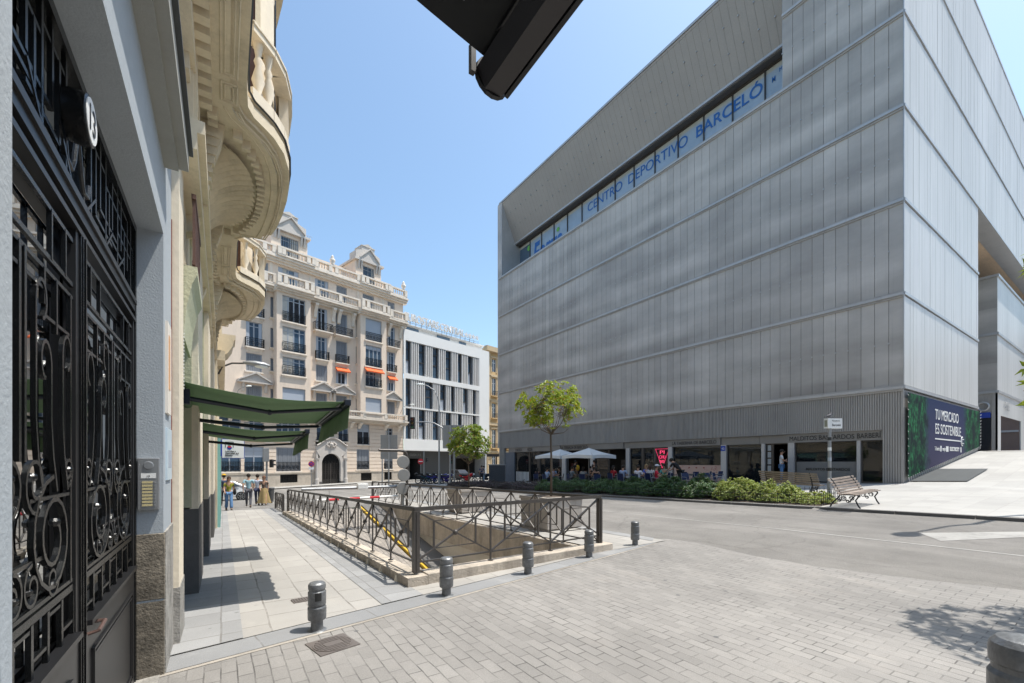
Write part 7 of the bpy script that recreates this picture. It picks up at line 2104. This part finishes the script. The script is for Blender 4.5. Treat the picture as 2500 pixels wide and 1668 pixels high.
        skinmesh('trousers', nd, eg, lgm, t)
    for n_ in 'LR':
        b = MB(); a = Vector(J['an' + n_]); c = Vector(J['to' + n_]); d = (c - a); d.z = 0; d.normalize()
        b.tube([a - d * .05 - Vector((0, 0, .03)), a + Vector((0, 0, -.025)), c, c + d * .04], [.03, .048, .042, .02], 8); b.build('shoe', cl('shoe_leather', (.12, .09, .07)), t, smooth=True)
    hm = Vector(J['hm']); b = MB()
    b.ball((hm.x, hm.y - .018 * k, hm.z + .030 * k), .105 * k, 12, 0, (.92, 1.02, .95))
    if long_hair: b.tube([hm + Vector((0, -.04, .04)), hm + Vector((0, -.085, -.08)), hm + Vector((0, -.09, -.22))], [.09 * k, .085 * k, .04 * k], 10)
    b.build('hair', cl(*hair), t, smooth=True)
    b = MB()     # face: nose, eyes, mouth
    b.tube([hm + Vector((0, .092, .012)), hm + Vector((0, .118, -.02)), hm + Vector((0, .095, -.03))], [.008, .014, .010], 6); b.build('nose', sk, t, smooth=True)
    b = MB(); b.ball(hm + Vector((-.032, .088, .012)), .010, 6); b.ball(hm + Vector((.032, .088, .012)), .010, 6); b.box(hm.x - .022, hm.x + .022, hm.y + .070, hm.y + .086, hm.z - .058, hm.z - .050); b.build('eyes_and_mouth', M_BLACKL, t)
    b = MB(); b.ball(hm + Vector((-.082, 0, -.005)), .022, 6, 0, (.4, .8, 1.2)); b.ball(hm + Vector((.082, 0, -.005)), .022, 6, 0, (.4, .8, 1.2)); b.build('ears', sk, t, smooth=True)
    if cap:
        b = MB(); b.ball((hm.x, hm.y - .01, hm.z + .055), .108 * k, 12, 0, (.95, 1.05, .72)); b.box(hm.x - .07, hm.x + .07, hm.y + .06, hm.y + .19, hm.z + .055, hm.z + .068); b.build('cap', cl(*cap), t, smooth=True, autos=40)
    if bag:
        b = MB(); x_ = J['wrL'][0] - .06; b.ball((x_, J['wrL'][1] - .02, J['wrL'][2] + .02), .15, 10, 0, (.5, .9, 1.1)); b.tube([(x_, -.02, J['wrL'][2] + .15), (J['shL'][0], 0, J['shL'][2] + .06)], .012, 5); b.build('shoulder_bag', cl(*bag), t, smooth=True)
    return t
def face_to(x, y, tx, ty): return math.atan2(ty - y, tx - x) - math.pi / 2
PG = 'pedestrians at the far end of the left pavement'
person('woman in olive green top and flared blue jeans with black bag walking towards the viewer', (.24, 25.0, gz(.24, 25) - .0), R(180 + 5), 'walk', ('olive_top', (.22, .22, .02)), ('blue_jeans', (.09, .19, .36)), ('brown_hair', (.05, .025, .015)), True, flare=True, female=True, h=1.64, bag=('black_bag', (.015, .015, .015)), sleeve=True, group=PG)
person('man in yellow cap and navy shirt walking behind the woman in the green top', (.05, 28.6, gz(0, 28.6)), R(5), 'walk', ('navy_shirt', (.04, .06, .12)), ('dark_trousers', (.03, .03, .04)), cap=('yellow_cap', (.62, .36, .02)), h=1.80, group=PG)
person('man in light blue T-shirt and dark grey jeans seen from behind walking away', (1.13, 26.8, gz(1.1, 26.8)), R(-4), 'walk', ('light_blue_shirt', (.26, .42, .48)), ('grey_jeans', (.07, .07, .085)), h=1.78, group=PG)
person('man in white and blue shirt mostly hidden behind the man in light blue', (1.62, 28.3, gz(1.6, 28.3)), R(-10), 'walk', ('white_blue_shirt', (.45, .5, .6)), ('navy_trousers', (.03, .04, .09)), h=1.76, group=PG)
person('woman in brown top and long khaki skirt walking beside the traffic light post', (1.92, 28.0, gz(1.9, 28.0)), R(178), 'walk', ('brown_top', (.10, .07, .055)), ('khaki_skirt', (.30, .22, .10)), ('auburn_hair', (.14, .06, .03)), True, skirt=('khaki_skirt', (.30, .22, .10)), female=True, h=1.66, group=PG)
person('man in white T-shirt and blue jeans standing with crossed arms in the barber doorway', (24.15, 11.0, .60), R(180 + 25), 'crossed', ('white_shirt', (.62, .62, .62)), ('blue_jeans', (.06, .12, .22)), h=1.74)
def onplane(px, X):
    r = ray(px); return X, X * r[1] / r[0]
seated = [  # px, X, facing, shirt, label, extra
    (1497, 20.2, -90, ('red_shirt', (.40, .02, .03)), 'diner in dark red top with long hair seated left of the striped shirt', dict(long_hair=True, female=True)),
    (1521, 19.4, -80, ('striped_shirt', (.30, .38, .55)), 'man in blue and white striped shirt seated with his back to the street', {}),
    (1558, 18.6, -85, ('white_long_shirt', (.62, .62, .70)), 'man in white long sleeved shirt seated with his back to the street', {}),
    (1578, 20.6, 160, ('blue_top', (.08, .11, .40)), 'woman in blue top seated behind the white shirted man', dict(long_hair=True, female=True, hair=('blond_hair', (.3, .2, .1)))),
    (1588, 19.6, -70, ('white_tee', (.6, .6, .62)), 'woman in white T-shirt seated between the blue top and the red shirted man', dict(long_hair=True, female=True, hair=('brown_hair', (.05, .025, .015)))),
    (1603, 18.4, -140, ('bright_red_polo', (.50, .02, .05)), 'man in bright red polo shirt and white cap seated next to the waiter', dict(cap=('white_cap', (.6, .6, .65)))),
    (1622, 20.0, 100, ('teal_print_dress', (.10, .38, .36)), 'woman in turquoise patterned dress seated facing the red shirted man', dict(long_hair=True, female=True, skin=None)),
    (1312, 20.6, -60, ('dark_top', (.03, .02, .03)), 'woman in dark top seated at the far left terrace table', dict(long_hair=True, female=True)),
    (1336, 19.6, -90, ('pale_blue_shirt', (.40, .50, .68)), 'man in pale blue shirt seated behind the tree trunk', {}),
    (1352, 21.2, 120, ('sky_top', (.22, .34, .6)), 'diner in sky blue top facing the man in pale blue', {}),
    (1366, 20.2, 60, ('black_top', (.02, .02, .02)), 'diner in black top seated under the left parasol', dict(long_hair=True, female=True)),
    (1396, 20.0, -100, ('grey_vest', (.2, .24, .28)), 'diner in dark clothes with light bag seated under the parasols', {}),
    (1424, 19.2, -60, ('grey_top', (.28, .30, .32)), 'woman in grey top seated by the parasol pole', dict(long_hair=True, female=True)),
    (1441, 20.4, 100, ('black_shirt', (.015, .015, .02)), 'man in black shirt seated right of the parasol pole', {}),
    (1455, 18.6, -30, ('sleeveless_black', (.02, .015, .015)), 'woman in sleeveless black top with bare arms seated right of the parasol pole', dict(long_hair=True, female=True, sleeve=False)),
]
ti = 0
for px, X, rz, shirt, lb, kw in seated:
    x, y = onplane(px, X); zg = gz(x, y) + .01
    person(lb, (x, y, zg), R(rz), 'sit', shirt, ('dark_trousers', (.03, .03, .04)), group='diners seated on the cafe terrace', **kw)
    put_chair(x + .05 * math.sin(R(rz)), y - .05 * math.cos(R(rz)), R(rz) + math.pi, 'dark blue chair under the ' + lb.split(' seated')[0].replace('facing', 'and'))
tabs = [(1507, 20.9, 'behind the striped shirt'), (1546, 19.7, 'in front of the man in the white long sleeved shirt'), (1612, 19.3, 'between the red polo man and the turquoise dress'), (1324, 20.9, 'at the far left of the terrace'), (1345, 20.6, 'behind the trunk of the young tree'),
        (1410, 20.4, 'under the middle of the two parasols'), (1449, 19.6, 'right of the parasol pole'), (1668, 19.8, 'in front of the left part of the pink banner'), (1700, 20.0, 'in front of the middle of the pink banner'), (1742, 19.9, 'in front of the pillar with the blue plate')]
for px, X, lb in tabs:
    x, y = onplane(px, X); put_table(x, y, 'dark square cafe table ' + lb)
emp = [(1652, 19.2, 20, 'left of the pink banner table'), (1662, 20.6, 160, 'behind the left banner table'), (1680, 19.0, -20, 'on the street side between the two banner tables'), (1690, 20.7, 170, 'under the words of the pink banner'), (1712, 19.1, 10, 'on the street side of the second banner table'), (1722, 20.8, 200, 'behind the second banner table'), (1734, 19.2, -10, 'left of the table by the pillar'), (1756, 19.3, 15, 'in front of the pillar with the blue plate'), (1748, 20.9, 180, 'behind the table by the pillar')]
for px, X, rz, lb in emp:
    x, y = onplane(px, X); put_chair(x, y, R(rz), 'empty dark blue cafe chair ' + lb)
x, y = onplane(1648, 19.4)
person('waiter in black T-shirt bending forward over a table by the pink banner', (x + .1, y - .25, gz(x, y)), R(10), 'bend', ('black_tee', (.012, .012, .014)), ('black_trousers', (.02, .02, .02)), h=1.80)
x, y = onplane(1404, 22.2)
person('standing waiter in black with a yellow backpack under the left parasol', (x, y, gz(x, y)), R(-110), 'stand', ('black_tee', (.012, .012, .014)), ('khaki_trousers', (.2, .17, .12)), h=1.76)
t = thing('backpack', 'yellow backpack on the back of the standing person under the parasols', 'backpack', (x + .05, y - .22, gz(x, y) + 1.22))
b = MB(); b.ball((0, 0, 0), .2, 10, 0, (.8, .75, 1.15)); b.build('bag_body', cl('yellow_bag', (.55, .32, .02)), t, smooth=True); b = MB(); b.ball((-.1, -.05, -.06), .09, 8); b.build('pocket', cl('yellow_bag', (.55, .32, .02)), t, smooth=True)
x, y = onplane(1451, 22.4)
person('person in black standing by the shop glass right of the parasol pole', (x, y, gz(x, y)), R(90), 'stand', ('black_tee', (.012, .012, .014)), ('black_trousers', (.02, .02, .02)), ('dark_hair', (.02, .015, .01)), True, h=1.72)
x, y = ray(1176)[0] * 46, ray(1176)[1] * 46
person('person in dark clothes standing near the hotel corner by the red motorbike', (x, y, gz(x, y)), R(150), 'stand', ('navy_shirt', (.04, .06, .12)), ('dark_trousers', (.03, .03, .04)), h=1.78)
x, y = ray(1181)[0] * 47, ray(1181)[1] * 47
person('person in white shirt and pale jeans standing beside the dark clothed one by the kiosk', (x, y, gz(x, y)), R(-150), 'stand', ('white_shirt', (.62, .62, .62)), ('pale_jeans', (.3, .38, .46)), h=1.74)

# ================================================================ kiosk
t = thing('kiosk', 'dark ribbed kiosk cabinet with a flat lid and small canopy left of the market', 'kiosk', (21.6, 37.5, -.4), world=True)
kx, ky = ray(1213)[0] * 42, ray(1213)[1] * 42; kz = gz(kx, ky)
WORLD[t.name] = Vector((kx, ky, kz)); t.location = (kx, ky, kz)
b = MB(); ca, sa = .83, -.55
def kb(b, u0, u1, v0, v1, z0, z1):
    b.hexa([(kx + ca * u + -sa * v * 1, ky + sa * u + ca * v, kz + z) for z in (z0, z1) for u, v in ((u0, v0), (u1, v0), (u1, v1), (u0, v1))])
kb(b, -.78, .78, 0, 1.2, 0, 1.72)
for i in range(20): kb(b, -.76 + i * .08, -.72 + i * .08, -.025, 0, .05, 1.68)
b.build('cabinet', plain('kiosk_grey', (.045, .05, .06), .5), t)
b = MB(); kb(b, -.86, .9, -.06, 1.25, 1.72, 1.80); b.build('lid', M_GALV, t)
b = MB(); kb(b, -1.0, .2, -.3, .8, 2.75, 2.80); kb(b, -.95, .2, -.3, .8, 2.55, 2.74); kb(b, -.1, 0, .5, .6, 1.8, 2.55); b.build('canopy', plain('canopy_brown', (.06, .05, .045), .7), t)

# ================================================================ vehicles
def wheel(b, c, r, w, ax=(0, 1, 0), n=20, rim=None):
    pass
car = thing('parked_car', 'white hatchback passing at the end of the left pavement behind the pedestrians', 'car', (-.2, 37.6, gz(-.2, 37.6)), 0)
Lc = 4.1
prof = [(-2.05, .35), (-2.05, .75), (-1.95, .92), (-1.55, 1.02), (-.95, 1.40), (.35, 1.46), (.95, 1.36), (1.65, .98), (2.0, .88), (2.06, .6), (2.02, .32), (-1.9, .28)]
b = MB(); K = len(prof); vs = []
for y, kx_ in ((-.86, .0), (-.80, .08), (.80, .08), (.86, .0)): vs += [(x * (1 if kx_ == 0 else 1.0), y if z < 1.0 else y * .86, z + (.0)) for x, z in prof]
b.add(vs, [(j * K + i, j * K + (i + 1) % K, (j + 1) * K + (i + 1) % K, (j + 1) * K + i) for j in range(3) for i in range(K)] + [tuple(range(K)), tuple(range(3 * K, 4 * K))])
b.build('body', mat('white_car_paint', (.60, .61, .62), .2, var=.03, spec=.7), car, bevel=.03)
for y in (-.865, .865):
    yy = y * .87
    for pts in ([(-1.38, 1.04), (-.90, 1.34), (-.28, 1.38), (-.28, 1.04)], [(-.18, 1.04), (-.18, 1.385), (.36, 1.39), (.82, 1.32), (1.22, 1.04)]):
        b = MB(); q = .012 if y > 0 else -.012
        b.add([(x, (y if z < 1.1 else yy) + q * 0 + q, z) for x, z in pts] + [(x, (y if z < 1.1 else yy) - q, z) for x, z in pts], [tuple(range(len(pts))), tuple(range(len(pts), 2 * len(pts)))]); b.build('side_window', M_GLASSD, car)
b = MB(); b.hexa([(1.0, -.66, 1.335), (1.04, -.66, 1.33), (1.04, .66, 1.33), (1.0, .66, 1.335), (1.60, -.72, 1.015), (1.64, -.72, 1.0), (1.64, .72, 1.0), (1.60, .72, 1.015)]); b.build('windscreen', M_GLASSD, car)
for x in (-1.28, 1.30):
    for y in (-.80, .80):
        b = MB(); b.lathe([(.32, -.1), (.335, -.08), (.335, .08), (.32, .1), (.2, .1), (.2, -.1)], (x, y, .33), 24, axis='y'); w_ = b.build('wheel', plain('tyre', (.02, .02, .02), .8) if 'tyre' not in MATS else MATS['tyre'], car)
        b = MB(); s_ = 1 if y > 0 else -1; yy = y + s_ * .085
        for k in range(7):
            a = k * 2 * math.pi / 7; b.bar((x + .04 * math.cos(a), yy + s_ * .02, .33 + .04 * math.sin(a)), (x + .22 * math.cos(a), yy + s_ * .02, .33 + .22 * math.sin(a)), .035)
        b.tube([(x + .23 * math.cos(k * math.pi / 10), yy + s_ * .02, .33 + .23 * math.sin(k * math.pi / 10)) for k in range(21)], .012, 5); b.build('rim', M_STEEL, w_)
for y in (-.62, .62):
    b = MB(); b.ball((1.96, y, .74), .14, 8, 0, (.7, 1.1, .6)); b.build('headlight', M_LENS, car, smooth=True)
    b = MB(); b.box(-2.07, -2.0, y - .1, y + .1, .72, .95); b.build('tail_light', M_SIGNR, car)
def moto(name, label, px, D, rz, colr, group=None):
    x, y = ray(px)[0] * D, ray(px)[1] * D
    t = thing(name, label, 'motorbike', (x, y, gz(x, y)), rz, group)
    ty = MATS['tyre']
    for xx in (-.66, .68):
        b = MB(); b.tube([(xx + .27 * math.cos(k * math.pi / 9), 0, .30 + .27 * math.sin(k * math.pi / 9)) for k in range(19)], .05, 6); b.build('tyre', ty, t)
        b = MB(); 
        for k in range(5): a = k * 1.257; b.bar((xx, 0, .3), (xx + .24 * math.cos(a), 0, .3 + .24 * math.sin(a)), .025)
        b.ball((xx, 0, .3), .06, 6); b.build('rim', M_GALV, t)
    b = MB(); b.tube([(-.55, 0, .62), (-.2, 0, .60), (.1, 0, .74), (.35, 0, .86), (.5, 0, .92)], [.10, .14, .18, .15, .08], 8); b.tube([(.1, 0, .30), (-.2, 0, .35), (-.35, 0, .45)], [.14, .18, .1], 8); b.tube([(-.95, 0, .80), (-.6, 0, .66)], [.04, .10], 6); b.build('bodywork', cl('paint_' + colr[0], colr[1]), t, smooth=True)
    b = MB(); b.tube([(-.8, 0, .84), (-.5, 0, .80), (-.15, 0, .78), (.05, 0, .83)], [.06, .12, .13, .08], 8); b.build('seat', M_BLACK, t, smooth=True)
    b = MB(); b.tube([(.68, .07, .3), (.45, .07, .95)], .03, 6); b.tube([(.68, -.07, .3), (.45, -.07, .95)], .03, 6); b.tube([(.30, .36, 1.02), (.42, .2, 1.04), (.44, 0, 1.0), (.42, -.2, 1.04), (.30, -.36, 1.02)], .018, 6); b.build('fork_and_handlebar', M_GALV, t)
    b = MB(); b.ball((.58, 0, .88), .1, 8); b.build('headlight', M_LENS, t, smooth=True)
    b = MB(); b.ball((-.85, 0, 1.0), .19, 8, 0, (1, 1, .8)); b.build('top_case', M_BLACK, t, smooth=True) if colr[0] != 'red' else None
    return t
MG = 'motorbikes parked in a row in front of the hotel'
for px, D, rz, c, lb in ((1036, 45, 60, ('black', (.02, .02, .025)), 'leftmost black motorbike of the parked row by the no entry sign'), (1050, 44.6, 70, ('teal', (.02, .07, .10)), 'dark teal motorbike second in the parked row'), (1064, 44.2, 65, ('blue', (.03, .04, .22)), 'blue motorbike in the middle of the parked row at the street lamp'),
                         (1080, 44.0, 72, ('violet', (.05, .04, .25)), 'violet blue scooter right of the street lamp in the parked row'), (1093, 43.6, 64, ('dark_violet', (.03, .02, .12)), 'dark violet scooter at the right end of the parked row by the sign posts')):
    moto('motorbike', lb, px, D, R(rz - 90), c, MG)
moto('motorbike', 'bright red motorbike parked alone in front of the dark garage mouth', 1143, 45, R(-25), ('red', (.50, .02, .02)))
moto('motorbike', 'dark motorbike half hidden next to the two standing people near the kiosk', 1190, 48, R(-30), ('black', (.02, .02, .025)))
t = thing('parked_van', 'black car inside the dark garage mouth of the hotel behind the red motorbike', 'car', ray(1128)[0:1] and (ray(1128)[0] * 60, ray(1128)[1] * 60, gz(20, 60) + .0), R(15))
b = MB(); b.box(-1.0, 1.0, -.9, 2.2, .35, 1.05); b.hexa([(-.85, -.5, 1.05), (.85, -.5, 1.05), (.85, 2.0, 1.05), (-.85, 2.0, 1.05), (-.7, .1, 1.55), (.7, .1, 1.55), (.7, 1.8, 1.55), (-.7, 1.8, 1.55)]); b.build('body', mat('black_car_paint', (.03, .03, .035), .2, var=.05), t, bevel=.08)
b = MB(); b.box(-.9, -.5, -.93, -.9, .65, .85); b.box(.5, .9, -.93, -.9, .65, .85); b.build('headlight', M_LENS, t)
for sx in (-.85, .85):
    b = MB(); b.lathe([(.33, -.1), (.33, .1), (.01, .1)], (sx, -.3, .33), 14, axis='x'); b.build('wheel', MATS['tyre'], t)

# ================================================================ houses outside the picture, met only as reflections in the glass
def plain_house(name, label, fr, u0, u1, z0, z1, wm, loc):
    rh = thing(name, label, 'building', loc, world=True)
    ws = [(x, x + 1.3, z, z + 2.0) for x in [u0 + 1.5 + 3.1 * i for i in range(int((u1 - u0 - 2) / 3.1))] for z in [z0 + 3 + 3.6 * k for k in range(int((z1 - z0 - 3) / 3.6))]]
    b = MB(fr); b.holes(u0, u1, z0, z1, ws, 0, -.3); b.box(u0, u1, -12, -.4, z0, z1 - .1); b.build('wall', wm, rh)
    b = MB(fr); b.box(u0, u1, -.3, .5, z1 - .4, z1 + .2); b.box(u0, u1, 0, .2, z0 + 5.4, z0 + 5.65); b.build('cornice', M_HWHITE, rh)
    b = MB(fr)
    for x0, x1, za, zb in ws: b.box(x0 - .15, x1 + .15, 0, .08, zb, zb + .2); b.box(x0 - .15, x1 + .15, 0, .12, za - .15, za); b.box((x0 + x1) / 2 - .05, (x0 + x1) / 2 + .05, -.25, -.15, za, zb)
    b.build('window_surround', M_HWHITE, rh)
plain_house('brick_house', 'red brick house with white window surrounds mirrored in the annex glazing at the right', ((88, 0), (0, 1), (-1, 0)), -45, 3, .3, 18, mat('red_brick_wall', (.36, .24, .18), .85, var=.1), (88, -20, .3))
plain_house('brick_house', 'long red brick house closing the plaza behind the viewer, outside the picture', ((0, -32), (1, 0), (0, 1)), 4, 86, -1, 16, MATS['red_brick_wall'], (40, -32, -1))
plain_house('cream_house', 'cream house hidden behind the ornate corner building at the far left', (BO, BU, BN), -62, -17.3, -1.2, 20, M_CREAM, bP(-40, 0) + (-1.2,))
